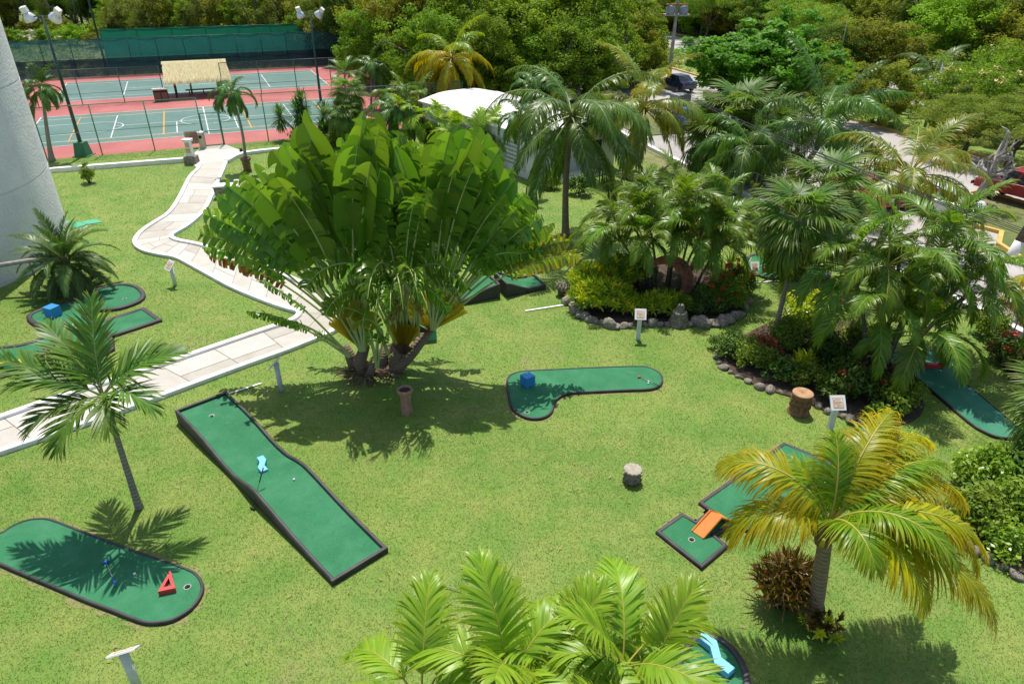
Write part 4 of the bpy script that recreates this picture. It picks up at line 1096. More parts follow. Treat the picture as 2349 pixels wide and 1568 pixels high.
lane('green lane with a yellow plank obstacle cut by the picture edge below the white tower', [(-60, 800), (0, 797), (59, 790), (112, 768), (128, 780), (100, 806), (62, 832), (30, 851), (0, 861), (-60, 868)], bs=1.6)
lane('small green lane with black rim half hidden by the fan palm at the roadside', [(1712, 598), (1718, 588), (1735, 582), (1790, 584), (1850, 600), (1900, 622), (1902, 634), (1880, 640), (1830, 640), (1760, 636), (1725, 622), (1714, 610)], bs=1.5)
lane('curved green lane with light blue zigzag under the bright palm at the bottom edge', [(1560, 1505), (1590, 1465), (1625, 1452), (1665, 1472), (1695, 1505), (1712, 1545), (1715, 1590), (1690, 1640), (1600, 1660), (1545, 1600)], bs=1.3)

# long wavy lane
def wavy(label, A, B, Cc, D, prof, cupuv=None, n=60, mat=None, side=.12, group='mini golf lanes on the lawn'):
    """A-B start edge, D-C end edge (ground); height profile along the length; high rubber sides"""
    A, B, Cc, D = [np.array(q[:2]) for q in (A, B, Cc, D)]; o_ = (A + B + Cc + D) / 4
    t = thing('golf_lane', label, 'golf lane', (o_[0], o_[1], 0), 0, group)
    s = np.linspace(0, 1, n + 1); z = np.interp(s, [p[0] for p in prof], [p[1] for p in prof])
    k = np.ones(5) / 5; zz = np.convolve(np.pad(z, 2, 'edge'), k, 'valid'); z = np.convolve(np.pad(zz, 2, 'edge'), k, 'valid')
    Lf = A + (D - A) * s[:, None] - o_; Rt = B + (Cc - B) * s[:, None] - o_
    b = MB(); vs = []
    for i in range(n + 1):
        for j in range(5): q = Lf[i] + (Rt[i] - Lf[i]) * j / 4; vs.append((q[0], q[1], z[i]))
    b.add(vs, [(i * 5 + j, (i + 1) * 5 + j, (i + 1) * 5 + j + 1, i * 5 + j + 1) for i in range(n) for j in range(4)]); b.build('turf', mat or TURF, t, smooth=True)
    b = MB()
    for edge, sg in ((Lf, 1), (Rt, -1)):
        d = nrm(edge[-1] - edge[0]); nn = np.array([-d[1], d[0]])
        if np.dot(nn, edge[0] - (Lf[0] + Rt[0]) / 2) < 0: nn = -nn
        vs = []
        for i in range(n + 1):
            for (u, h) in ((.0, -9), (.0, .055), (.02, .075), (.06, .075), (.085, .05), (.09, -9)):
                q = edge[i] + nn * (u - .03); vs.append((q[0], q[1], 0.0 if h == -9 else z[i] + h))
        b.add(vs, [(i * 6 + j, (i + 1) * 6 + j, (i + 1) * 6 + j + 1, i * 6 + j + 1) for i in range(n) for j in range(5)] + [(0, 1, 2, 3, 4, 5), tuple(n * 6 + j for j in range(6))[::-1]])
    for i in (0, n):
        p, q = Lf[i], Rt[i]; d = nrm(q - p); c_ = (p + q) / 2; b.box((c_[0], c_[1], (z[i] + .075) / 2), (np.linalg.norm(q - p) + .11, .075, z[i] + .078), rz=math.atan2(d[1], d[0]))
    b.build('border', RUBBER, t, smooth=False)
    if cupuv:
        u, v = cupuv; i = int(u * n); q = Lf[i] + (Rt[i] - Lf[i]) * v; b = MB()
        b.add([(x, y, z[i] + .004) for x, y in circle(q, .07)], [tuple(range(18))], 0); b.add([(x, y, z[i] + .007) for x, y in circle((q[0] + .004, q[1] - .012), .056)], [tuple(range(18))], 1)  # flat discs: hole shade painted dark, offset to leave a pale rim crescent
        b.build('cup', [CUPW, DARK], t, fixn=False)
    lane_polys.append([tuple(A), tuple(B), tuple(Cc), tuple(D)]); return t, lambda u, v: (float((Lf + (Rt - Lf) * v)[int(u * n), 0] + o_[0]), float((Lf + (Rt - Lf) * v)[int(u * n), 1] + o_[1]), float(z[int(u * n)]))
bA, bB, bC, bD = G(414, 968), G(523, 926), G(884, 1266), G(767, 1338)
LB, onB = wavy('long wavy green lane with two humps crossing the shade of the fan-leaved palm', bA, bB, bC, bD, [(0, .34), (.14, .34), (.22, .30), (.34, .13), (.45, .10), (.53, .34), (.58, .36), (.64, .30), (.80, .14), (1, .06)], (.10, .45))
# jump lane behind
gA = [G(985, 700), G(960, 672), G(1096, 648), G(1150, 683)]
t_, _ = wavy('green ramp lane rising to a jump gap behind the big fan-leaved palm', G(1000, 712), G(985, 676), G(1117, 656), G(1144, 682), [(0, .05), (.35, .08), (.8, .42), (1, .52)])
t_, _ = wavy('green landing ramp after the jump gap, near the bed of yellow shrubs', G(1163, 681), G(1136, 654), G(1224, 640), G(1249, 663), [(0, .52), (.12, .45), (.5, .16), (.75, .12), (1, .16)])

def blk(name, label, cat, pos, mat, build, rz=0, group=None):
    b = MB(); build(b); o = b.build(name, mat, None, loc=pos, rot=(0, 0, rz), bevel=.006); return tag(o, label, cat, group)
blk('golf_block', 'blue cube standing on the bent green lane', 'obstacle', G(1210, 881, .07), PAINTB, lambda b: b.box((0, 0, .165), (.33, .33, .33)), R(38), 'blue cube obstacles')
blk('golf_block', 'blue cube standing on the keyhole shaped lane below the date palm', 'obstacle', G(124, 724, .07), PAINTB, lambda b: b.box((0, 0, .19), (.40, .38, .38)), R(-22), 'blue cube obstacles')
def zig(b, L_=.62, w=.17, h=.14, off=.09):
    P = [(-w / 2, -L_ / 2), (w / 2, -L_ / 2), (w / 2 - .02, -L_ * .16), (w / 2 + off, L_ * .16), (w / 2 + off * .9, L_ / 2), (-w / 2 + off * .9, L_ / 2), (-w / 2 + off, L_ * .16), (-w / 2 - .02, -L_ * .16)]
    b.prism(P, 0, h)
p_ = onB(.455, .47)
blk('golf_block', 'light blue zigzag block on the long wavy green lane', 'obstacle', p_, PAINTLB, zig, R(36), 'light blue zigzag obstacles')
blk('golf_block', 'light blue zigzag block peeping under the bright palm at the bottom edge', 'obstacle', G(1632, 1512, .07), PAINTLB, lambda b: zig(b, .85, .2, .16, .2), R(38), 'light blue zigzag obstacles')
def tri(b):
    O = [(-.165, 0), (.165, .02), (-.02, .56)]; c = np.mean(O, 0); I = [tuple(c + (np.array(q) - c) * .42 + np.array([0, -.012])) for q in O]
    n = 3
    for z, fl in ((.12, 0), (0, 1)):
        vs, fs = zpoly(O, z, [I[::-1]]); b.add(vs, [f[::-1] for f in fs] if fl else fs)
    for L_, fl in ((O, 0), (I, 1)):
        vs = [(x, y, 0) for x, y in L_] + [(x, y, .12) for x, y in L_]; fs = [(i, (i + 1) % n, n + (i + 1) % n, n + i) for i in range(n)]; b.add(vs, [f[::-1] for f in fs] if fl else fs)
o = MB(); tri(o); o = o.build('golf_block', PAINTR, None, loc=G(385, 1362, .07), rot=(0, 0, R(14)), fixn=False); tag(o, 'red hollow triangle obstacle lying near the hole of the round-ended lane', 'obstacle')
blk('golf_block', 'red bar lying on the faded round-headed lane', 'obstacle', G(2140, 842, .07), PAINTR, lambda b: b.box((0, 0, .07), (.52, .16, .14)), R(-8))
b = MB(); b.box((0, 0, .09), (.28, .10, .18)); o = b.build('golf_block', PAINTR, None, loc=G(1757, 622, .07), bevel=.006); tag(o, 'small red block on the lane behind the roadside fan palm', 'obstacle')
# orange ramp
t = thing('golf_ramp', 'orange peaked ramp bridging the T-shaped lane', 'ramp', G(1627, 1210, .07), 0)
def gl(x, y, z): q = G(x, y, z); c = t.location; return (q[0] - c[0], q[1] - c[1], z - .07)
r0_, r1_ = gl(1587.5, 1217, .085), gl(1613, 1234, .085); k0, k1 = gl(1629, 1171, .42), gl(1655, 1187, .42); f0, f1 = gl(1650, 1176, .09), gl(1675, 1192, .09)
def plank(b, q, th=.025):
    q = [Vector(x) for x in q]; n = (q[1] - q[0]).cross(q[3] - q[0]).normalized(); n = n if n.z > 0 else -n
    b.add([tuple(x) for x in q] + [tuple(x - n * th) for x in q], [(0, 1, 2, 3), (7, 6, 5, 4), (0, 4, 5, 1), (1, 5, 6, 2), (2, 6, 7, 3), (3, 7, 4, 0)])
b = MB(); plank(b, [r0_, r1_, k1, k0]); b.build('ramp_up', PAINTO, t)
b = MB(); plank(b, [k0, k1, f1, f0]); b.build('ramp_down', PAINTO, t)
b = MB(); b.tube([r0_, (k0[0], k0[1], k0[2] + .015), f0], .022, 5); b.tube([r1_, (k1[0], k1[1], k1[2] + .015), f1], .022, 5); b.build('rim', PAINTO, t)
# yellow plank obstacle
t = thing('golf_obstacle', 'yellow plank bridge obstacle on the lane at the picture edge', 'obstacle', G(15, 845, .07), R(8))
b = MB(); b.box((.1, 0, .22), (.9, .24, .04)); b.build('plank', PAINTY, t)
b = MB(); b.box((-.15, 0, .11), (.05, .24, .18), rot=Matrix.Rotation(.5, 3, 'Y')); b.build('leg', PAINTY, t); b = MB(); b.box((.32, 0, .1), (.05, .24, .2)); b.build('leg', PAINTY, t)

# putters and balls
def putter(label, head, grip, hm, sm, gm, zh, zg):
    h, g_ = Vector((*head[:2], zh)), Vector((*grip[:2], zg)); d = g_ - h; L_ = d.length; t = thing('putter', label, 'golf club', tuple(h), 0, 'golf putters')
    d.normalize(); s = Vector((-d.y, d.x, 0)).normalized()
    b = MB(); b.tube([tuple(d * .03), tuple(d * L_ * .66)], .008, 6); b.build('shaft', sm, t, smooth=True)
    b = MB(); b.tube([tuple(d * L_ * .64), tuple(d * L_)], [.013, .017], 7); b.build('grip', gm, t, smooth=True)
    b = MB(); b.tube([tuple(-s * .065), tuple(s * .065)], [.024, .024], 6); b.tube([tuple(d * -.02), tuple(d * .05)], .015, 6); b.build('head', hm, t, smooth=True); return t
BLUEC = plain('blue_plastic', (.02, .13, .62), (.02, .11, .55), 5, .4)
putter('blue putter lying on the round-ended lane', G(246, 1295), G(269, 1351), BLUEC, CHROME, BLUEC, .10, .10)
q = G(1518, 888, .12); putter('red headed putter resting on the rim of the bent lane', G(1466, 870), q, PAINTR, CHROME, BLACKP, .10, .14)
g1 = G(580, 1168); g2 = onB(.49, .32); putter('black putter leaning over the side of the long wavy lane', g1, GV(604, 1072, g1[1] + .55), BLACKP, BLACKP, BLACKP, .04, GV(604, 1072, g1[1] + .55)[2])
q1, q2 = G(2106, 842, .1), G(2160, 834, .22); putter('dark putter lying across the red bar', q1, q2, BLACKP, BLACKP, BLACKP, .09, .24)
q1, q2 = G(1885, 1048, .1), G(1912, 1044, .12); putter('thin putter left at the far corner of the T-shaped lane', q1, q2, BLACKP, CHROME, BLACKP, .10, .14)
def ball(label, p):
    b = MB(); b.lathe([(.001, -.0225)] + [(.0225 * math.cos(a), .0225 * math.sin(a)) for a in np.linspace(-1.2, 1.2, 7)] + [(.001, .0225)], 12, caps=False)
    o = b.build('golf_ball', BALLM, None, smooth=True, loc=(p[0], p[1], p[2] + .0225)); o.scale = (1.25,) * 3; tag(o, label, 'golf ball', 'golf balls')
ball('white ball between the blue putter and the red triangle', G(309, 1317, .075)); ball('white ball beside the red headed putter', G(1487, 880, .075)); ball('white ball on the second hump of the long wavy lane', onB(.60, .68))

# painted lines at the tees and pads
b = MB()
def pline(p, q, wd):
    p, q = np.array(p[:2]), np.array(q[:2]); d = nrm(q - p); n = np.array([-d[1], d[0]]) * wd / 2; b.poly([(*(p + n), .034), (*(p - n), .034), (*(q - n), .034), (*(q + n), .034)])
pline(G(1205, 714), G(1302, 699), .09); pline(G(522, 905), G(600, 880), .065); pline(G(1732, 649), G(1786, 645), .09)
tag(b.build('white_line_markings', WHITEP), kind='structure')
def pad(label, px, mat, z=.03):
    P = [G(x, y, z)[:2] for x, y in px]; b = MB(); b.prism(P, -.02, z); tag(b.build('tee_pad', mat), label, 'tee pad', 'painted tee pads'); lane_polys.append(P)
pad('green painted slab touching the foot of the white tower', [(150, 506), (183, 509), (200, 514), (166, 525), (150, 527)], PADG)
pad('green painted slab with a pale kerb just off the foot of the white tower', [(184, 509), (196, 506), (221, 502), (235, 509), (202, 514)], PADG)
pad('pale green slab between the path and the stone bench', [(487, 454), (516, 438), (530, 442), (522, 451), (491, 456)], PADP)
P = circle(G(547, 536)[:2], .42, 24); b = MB(); b.prism(P, -.02, .06); tag(b.build('tee_pad', PADG), 'round dark green plate by the leaf tips left of the fan-leaved palm', 'tee pad'); lane_polys.append(P)
blk('storage_box', 'green box half hidden behind the leaning trunk of the fan-leaved palm', 'box', G(976, 776), [PADG], lambda b: b.box((0, 0, .24), (.72, .5, .48)), R(14))

# ------------------------------------------------------------------ hole signs
PANEL = plain('sign_panel_tan', (.52, .31, .17), (.62, .42, .26), 12, .6); LETW = plain('sign_lettering', (.86, .85, .83), (.8, .8, .78), 5, .6); SIGNW = plain('sign_white_paint', (.80, .80, .79), (.66, .67, .64), 3, .6)
POSTM = plain('sign_post_paint', (.60, .62, .58), (.70, .71, .69), 3, .7)
def text(body, size, loc, parent, mat, align='LEFT'):
    c = bpy.data.curves.new('lettering', 'FONT'); c.body = body; c.size = size; c.extrude = .0015; c.align_x = align
    tmp = bpy.data.objects.new('tmp_text', c); C.objects.link(tmp); bpy.context.view_layer.update()
    me = bpy.data.meshes.new_from_object(tmp.evaluated_get(bpy.context.evaluated_depsgraph_get())); bpy.data.objects.remove(tmp); me.materials.clear(); me.materials.append(mat)
    return link_mesh('lettering', me, parent, loc)
def sign(label, base, face, h=.9, number=None, round_=True, sc=1.0, tilt=48):
    """face = horizontal direction the board looks to, degrees ccw from +x"""
    t = thing('hole_sign', label, 'sign', base, R(face + 90), 'mini golf hole signs')
    b = MB()
    if round_: b.lathe([(.075 * sc, -.1), (.075 * sc, h - .02)], 16, (0, .03, 0))
    else: b.box((0, .03, h / 2 - .05), (.15 * sc, .10, h + .06))
    b.build('post', POSTM, t, smooth=round_)
    b = MB(); s_ = .42 * sc; b.box((0, 0, 0), (s_, s_, .035))
    board = b.build('board', SIGNW, t, loc=(0, 0, h), rot=(R(tilt), 0, 0), bevel=.004)
    b = MB(); p = .29 * sc; b.box((0, 0, .020), (p, p, .008)); pn = b.build('panel', PANEL, board)
    k = sc
    text('HOYO', .075 * k, (-.135 * k, .075 * k, .0255), board, LETW); text('HOLE', .06 * k, (-.085 * k, .025 * k, .0255), board, LETW)
    if number: text(number, .20 * k, (.135 * k, -.008 * k, .0255), board, LETW, 'RIGHT')
    text('PAR', .05 * k, (.04 * k, -.07 * k, .0255), board, LETW)
    b = MB()
    for i, (x, y, wd) in enumerate([(-.09, -.05, .07), (-.08, -.075, .09), (-.075, -.10, .10), (-.09, -.123, .07), (.08, -.115, .06)]): b.box((x * k, y * k, .0255), (wd * k, .010 * k, .003))
    b.build('small_print', LETW, board)
sign('white hole sign on a round post on the lawn inside the path bend', G(401, 655), 232, .86, None)
sign('white hole sign seen edge-on in the shade beside the lower path', G(643, 896), 175, 1.0, None)
sign('hole 7 sign in front of the rock-edged yellow shrub bed', G(1463, 779), -94, .98, '7', False, .92)
sign('hole 4 sign beside the carved brown stump', G(1904, 986), -88, .92, '4', False, 1.0)
sign('white hole sign cut by the bottom edge, looking away across the lawn', G(316, 1572), 112, .95, None, True, 1.05, 42)
sign('small white hole sign under the fan palm fronds near the roadside lane', G(1723, 652), -90, .80, None, False, .8)

# ------------------------------------------------------------------ stones, pots and sculptures
TERRA = plain('terracotta', (.42, .17, .10), (.33, .12, .07), 6, .85, .5, 40)
TERRAP = plain('twisted_pot_clay', (.46, .27, .18), (.34, .18, .12), 7, .85, .5, 40)
WOODC = plain('carved_wood', (.30, .15, .075), (.14, .07, .035), 11, .8, 1.0, 26, bdist=.03)
WOODT = plain('carved_wood_top', (.50, .30, .16), (.36, .20, .10), 5, .8)
BROWNG = plain('brown_glazed_pot', (.22, .12, .05), (.13, .07, .03), 5, .4)
t = thing('twisted_planter', 'terracotta planter with a twisted column stem in the shade', 'planter', G(933, 947))
b = MB(); b.lathe([(.155, -.03), (.16, .02), (.15, .08), (.145, .62), (.155, .68)], 48, twist=6.0, lobes=5, lobe=.13); b.build('stem', TERRAP, t, smooth=True)
b = MB(); b.lathe([(.14, .66), (.20, .70), (.225, .76), (.225, .82), (.20, .84), (.17, .83), (.165, .74)], 28, caps=False); b.build('rim', TERRAP, t, smooth=True)
b = MB(); b.lathe([(.17, .77), (.001, .79)], 16, caps=False); b.build('soil', SOIL, t)
t = thing('stone_stool', 'grey stone stool with a flower shaped top alone on the open lawn', 'stool', G(1449, 1103))
b = MB(); b.lathe([(.15, -.04), (.20, .06), (.215, .15), (.19, .24), (.155, .30), (.15, .34)], 32, lobes=8, lobe=.035); 
for r_ in range(4):
    for i in range(11):
        a = 2 * PI * (i + .5 * (r_ % 2)) / 11; z = .05 + r_ * .062; rr = (.195, .212, .205, .18)[r_]
        b.tube([(rr * math.cos(a), rr * math.sin(a), z - .03), (rr * 1.06 * math.cos(a), rr * 1.06 * math.sin(a), z), (rr * .99 * math.cos(a), rr * .99 * math.sin(a), z + .03)], [.012, .036, .008], 5)
b.build('body', STONED, t, smooth=True)
b = MB(); b.lathe([(.15, .33), (.225, .35), (.24, .385), (.21, .41), (.10, .405), (.03, .39), (.001, .40)], 72, lobes=14, lobe=.065, caps=False); b.build('top', plain('stool_top', (.42, .37, .30), (.30, .26, .2), 9, .9, .6, 40), t, smooth=True)
t = thing('carved_stump', 'brown carved wooden drum with floral relief beside the hole 4 sign', 'sculpture', G(1831, 945))
b = MB(); b.lathe([(.31, -.03), (.315, .03), (.29, .06), (.285, .10), (.265, .12), (.265, .58), (.285, .60), (.285, .66)], 36); b.build('drum', WOODC, t, smooth=True)
b = MB()
for k in range(9):
    a0 = 2 * PI * k / 9
    for j, z0 in enumerate((.18, .36)):
        for s_ in (-1, 0, 1):
            a = a0 + s_ * .17 + .3 * j; b.tube([(.262 * math.cos(a0 + .3 * j), .262 * math.sin(a0 + .3 * j), z0), (.285 * math.cos(a), .285 * math.sin(a), z0 + .09), (.265 * math.cos(a + s_ * .06), .265 * math.sin(a + s_ * .06), z0 + .16)], [.01, .024, .006], 5)
b.build('relief', WOODC, t, smooth=True)
b = MB(); b.lathe([(.285, .655), (.29, .675), (.27, .69), (.04, .688), (.03, .66), (.001, .655)], 36, caps=False); b.build('top', WOODT, t, smooth=True)
t = thing('stone_bud', 'stone artichoke ornament on a dark pot beside the yellow shrubs', 'sculpture', G(1290, 677))
b = MB(); b.lathe([(.15, -.03), (.17, .05), (.19, .16), (.20, .24), (.16, .27)], 20); b.build('pot', plain('dark_pot', (.11, .09, .07), (.07, .055, .04), 6, .8), t, smooth=True)
b = MB(); b.lathe([(.15, .25), (.21, .30), (.20, .42), (.10, .50), (.001, .52)], 18, caps=False)
for r_ in range(6):
    n_ = (12, 12, 11, 10, 8, 5)[r_]
    for i in range(n_):
        a = 2 * PI * (i + .5 * (r_ % 2)) / n_; z = .27 + r_ * .046; rr = (.20, .235, .24, .215, .165, .09)[r_]
        b.tube([(rr * .85 * math.cos(a), rr * .85 * math.sin(a), z - .03), (rr * 1.05 * math.cos(a), rr * 1.05 * math.sin(a), z + .02), (rr * .95 * math.cos(a), rr * .95 * math.sin(a), z + .07)], [.03, .055, .012], 6)
b.build('bud', plain('bud_stone', (.38, .32, .25), (.16, .12, .09), 8, .95, .6, 30), t, smooth=True)
t = thing('stone_totem', 'dark tapering stone totem with ringed carving at the front of the shrub bed', 'sculpture', G(1556, 744))
b = MB(); pr_ = [(.36, -.03)]
for k in range(7): z = k * .11; r_ = .36 - .032 * k - (.05 if k > 4 else 0); pr_ += [(r_, z), (r_ + .02, z + .05), (r_ - .04, z + .095)]
pr_ += [(.10, .79), (.001, .79)]; b.lathe(pr_, 40, lobes=16, lobe=.05, caps=False); b.build('body', STONED, t, smooth=True)
# terracotta crescent moon relief
t = thing('moon_sculpture', 'terracotta crescent moon relief half buried in the shrub bed under the palm clump', 'sculpture', G(1535, 700), R(8))
O = [(.95 * math.cos(a), .95 * math.sin(a)) for a in np.linspace(R(-35), R(150), 22)]; I = [(.42 + .72 * math.cos(a) - .62, -.12 + .72 * math.sin(a)) for a in np.linspace(R(142), R(-25), 18)]
b = MB(); b.prism(O + I, 0, .16); b.build('crescent', TERRA, t, loc=(.1, .7, .72), rot=(R(66), 0, R(-6)), bevel=.02)
b = MB()
for k in range(9):
    a = R(-20 + k * 19); r_ = .80; c_ = (r_ * math.cos(a), r_ * math.sin(a)); b.tube([(c_[0] + .085 * math.cos(x), c_[1] + .085 * math.sin(x), .165) for x in np.linspace(0, 2 * PI, 9)[:-1]], .022, 5, closed=True); b.tube([(c_[0], c_[1], .15), (c_[0], c_[1], .2)], [.05, .02], 6)
b.tube([(.28, .60, .16), (.40, .56, .22), (.44, .48, .23), (.36, .44, .16)], [.05, .06, .06, .03], 7); b.tube([(.5, .66, .16), (.6, .55, .2), (.7, .45, .16)], [.03, .05, .03], 6)
b.build('face_relief', TERRA, t, smooth=True, loc=(.1, .7, .72), rot=(R(66), 0, R(-6)))

def rock_mesh(seed, flat=.7):
    import bmesh
    g = np.random.default_rng(seed); bm = bmesh.new(); bmesh.ops.create_icosphere(bm, subdivisions=3, radius=1.0)
    ax = nrm(g.normal(size=(9, 3))); of = g.uniform(.62, .95, 9); am = g.normal(size=3)
    for v in bm.verts:
        p = np.array(v.co); k = 1.0
        for a, o_ in zip(ax, of):
            d = p @ a
            if d > o_: p = p - a * (d - o_) * .9
        p = p * (1 + .05 * math.sin(9 * p[0] + seed) * math.sin(8 * p[1]) + .04 * math.sin(15 * p[2] + 7 * p[0]))
        v.co = p * np.array([1, .8, flat])
    me = bpy.data.meshes.new('rock'); bm.to_mesh(me); bm.free(); me.polygons.foreach_set('use_smooth', [True] * len(me.polygons)); return me
ROCKS = [rock_mesh(s, f) for s, f in ((1, .7), (2, .9), (3, .6), (4, 1.1), (5, .75))]
for m_ in ROCKS: m_.materials.append(STONE)
ROCKW = [m_.copy() for m_ in ROCKS]
for m_ in ROCKW: m_.materials.clear(); m_.materials.append(STONEW)
def rocks(px, size, label, group, lib=ROCKS, seed=0):
    g = np.random.default_rng(seed)
    for i, (x, y) in enumerate(px):
        s_ = size * g.uniform(.55, 1.5); o = link_mesh('border_rock', lib[int(g.integers(len(lib)))], None, G(x, y, s_ * .32), (g.normal(0, .2), g.normal(0, .2), g.uniform(0, 6)), (s_ * g.uniform(.85, 1.3), s_, s_ * g.uniform(.8, 1.1))); tag(o, label, 'rock', group)
rocks([(1304, 690), (1310, 702), (1318, 712), (1331, 722), (1345, 727), (1356, 733), (1370, 738), (1384, 741), (1398, 745), (1414, 748), (1430, 748), (1446, 747), (1480, 745), (1497, 742), (1514, 745), (1530, 745), (1580, 744), (1597, 738), (1612, 742), (1628, 742), (1642, 741), (1656, 738), (1672, 733), (1688, 727), (1700, 720), (1709, 707), (1714, 692)], .20, 'weathered limestone rock edging the yellow shrub bed with the moon sculpture', 'rocks edging the yellow shrub bed', seed=4)
rocks([(1643, 818), (1650, 832), (1660, 842), (1676, 854), (1694, 864), (1716, 874), (1742, 886), (1768, 893), (1790, 900), (1880, 930), (1902, 944), (1936, 955), (1952, 962), (1974, 966), (1996, 970), (2016, 973), (2040, 970)], .14, 'weathered limestone rock edging the dark shrub bed beside the carved stump', 'rocks edging the dark shrub bed', seed=6)
rocks([(1814, 712), (1806, 722), (1820, 740), (1830, 706), (1812, 748)], .22, 'white rock piled behind the leaning trunk of the fan palm', 'white rocks behind the fan palm', ROCKW, 8)
rocks([(2215, 1245), (2240, 1265), (2268, 1280), (2300, 1300), (2330, 1318)], .13, 'rock edging the shrub bed at the right picture edge', 'rocks edging the shrub bed at the right', seed=9)
# pale rubble heap far off
hp = thing('rubble_heap', 'heap of pale rubble on the grass beyond the teal windscreen', 'rubble heap', G(78, 98)); gq = np.random.default_rng(5)
import bmesh
bm_ = bmesh.new()
for i in range(110):
    r_ = gq.random() ** .6 * 4.6; a = gq.uniform(0, 6.28); s_ = gq.uniform(.3, .6); m2 = ROCKW[i % 5]; k = len(bm_.verts)
    tmp = bmesh.new(); tmp.from_mesh(m2); bmesh.ops.transform(tmp, matrix=Matrix.Translation((r_ * math.cos(a), r_ * math.sin(a) * .5, .1 + 1.3 * max(0, 1 - r_ / 4.6))) @ Matrix.Scale(s_, 4), verts=tmp.verts[:]); mm = bpy.data.meshes.new('tmp'); tmp.to_mesh(mm); bm_.from_mesh(mm); tmp.free(); bpy.data.meshes.remove(mm)
me = bpy.data.meshes.new('rubble'); bm_.to_mesh(me); bm_.free(); me.materials.append(plain('rubble_pale', (.62, .55, .42), (.45, .38, .28), 2, .9)); link_mesh('rubble', me, hp)
# stone bench with sign board by the path
t = thing('stone_bench', 'rough stone block with a white slab top and sign board near the path', 'bench', G(524, 452), R(12))
b = MB(); b.box((0, 0, .3), (1.15, .55, .64), top=(1.12, 1.1)); o = b.build('block', STONED, t, bevel=.05)
b = MB(); b.box((-.02, 0, .66), (1.3, .66, .07)); b.build('slab', KERBW, t)
b = MB(); b.box((.72, .0, .72), (.62, .5, .05), rot=Matrix.Rotation(R(35), 3, 'X')); bd = b.build('board', SIGNW, t); b = MB(); b.box((.72, -.018, .745), (.4, .32, .02), rot=Matrix.Rotation(R(35), 3, 'X')); b.build('panel', PANEL, bd)

# ------------------------------------------------------------------ at the court gate
t = thing('white_pedestal', 'white tapered pillar on a rough stone base at the head of the path', 'pillar', G(441, 374))
b = MB(); b.box((0, 0, .28), (.95, .8, .62), top=(.95, .95)); b.build('stone_base', STONED, t, bevel=.05)
b = MB(); b.box((0, 0, 1.15), (.52, .42, 1.15), top=(.8, .8)); b.build('shaft', KERBW, t, bevel=.015)
b = MB(); b.box((-.02, -.2, 1.02), (.34, .03, .34), rot=Matrix.Rotation(-.06, 3, 'X')); b.box((-.01, -.19, 1.45), (.3, .03, .34), rot=Matrix.Rotation(-.06, 3, 'X')); b.build('plaque', PANEL, t)
b = MB(); b.box((0, 0, 1.80), (.62, .52, .2), top=(1.1, 1.1)); b.build('cap', KERBW, t, bevel=.015); t.scale = (.8, .8, .78)
t = thing('notice_board', 'brown bordered notice sign hung on the court fence beside the gate', 'sign', K(-.98, -9.26), YAW)
b = MB(); b.box((0, 0, .68), (1.16, .04, .84)); b.build('board', plain('notice_border', (.52, .50, .40), (.44, .42, .34), 3, .7), t)
b = MB(); b.box((0, -.025, .68), (1.0, .012, .68)); b.build('panel', plain('notice_panel', (.46, .27, .20), (.40, .24, .18), 3, .7), t)
b = MB()
for i, (z, wd) in enumerate([(.95, .4), (.89, .5), (.81, .62), (.75, .56), (.67, .3), (.58, .45), (.50, .4)]): b.box((.02, -.034, z), (wd, .006, .025))
b.build('small_print', plain('notice_print', (.16, .08, .06), (.14, .07, .05), 3, .7), t)
t = thing('ash_bin', 'slim beige cylinder bin with a round black opening beside the gate', 'bin', G(467, 341))
b = MB(); b.lathe([(.2, 0), (.2, 1.05)], 18); b.build('body', plain('bin_beige', (.48, .42, .30), (.40, .35, .25), 3, .5), t, smooth=False)
b = MB(); b.lathe([(.21, 1.05), (.22, 1.10), (.1, 1.15), (.001, 1.15)], 18, caps=False); b.build('lid', KERBW, t)
b = MB(); b.lathe([(.105, 0), (.105, .03), (.001, .032)], 16, caps=False); b.build('opening', DARK, t, loc=(.02, -.195, .80), rot=(R(90), 0, 0))
b = MB(); b.lathe([(.09, 0), (.10, .30)], 12, (0, 0, 0)); o = b.build('path_light', BLACKP, None, loc=G(554, 351)); tag(o, 'small black garden light on the low wall near the potted palm', 'garden light')

# thatched shelter
STRAW = leaf_mat('straw', (.42, .32, .18), (.66, .54, .36), (.50, .36, .18), .5, .12, .9, .1, hue=.02)
t = thing('thatched_shelter', 'thatched shelter on dark posts between the tennis courts', 'shelter', K(.05, 11.5), YAW)
hw, hd, ze, zr = 2.75, 1.9, 1.62, 2.85
b = MB()
for s_ in (1, -1): b.add([(-hw, -hd * s_, ze), (hw, -hd * s_, ze), (hw - .15, 0, zr), (-hw + .15, 0, zr)], [(0, 1, 2, 3)])
b.build('roof_underlay', plain('straw_under', (.30, .22, .12), (.22, .16, .09), 8, .95), t)
lf = Leafy(); gq = np.random.default_rng(3)
for s_ in (1, -1):
    n_ = 6500; f = gq.random(n_); x = gq.uniform(-hw, hw, n_); P0 = np.stack([x * (1 - .05 * (1 - f)), -s_ * hd * (f * .96), zr - (zr - ze) * f + gq.uniform(.03, .14, n_)], -1)
    D = nrm(np.stack([gq.normal(0, .12, n_), np.full(n_, -s_ * hd), np.full(n_, -(zr - ze))], -1) + gq.normal(0, .17, (n_, 3))); N = nrm(np.stack([gq.normal(0, .3, n_), np.full(n_, -s_ * (zr - ze)), np.full(n_, hd)], -1))
    lf.put(*ribbons(P0, D, N, gq.uniform(.3, .75, n_), np.full(n_, .032), np.full(n_, .25), 2, gq.random(n_), wprof=np.array([.8, 1, .3])))
n_ = 900; x = gq.uniform(-hw + .1, hw - .1, n_); sg = np.where(gq.random(n_) < .5, 1, -1.0)
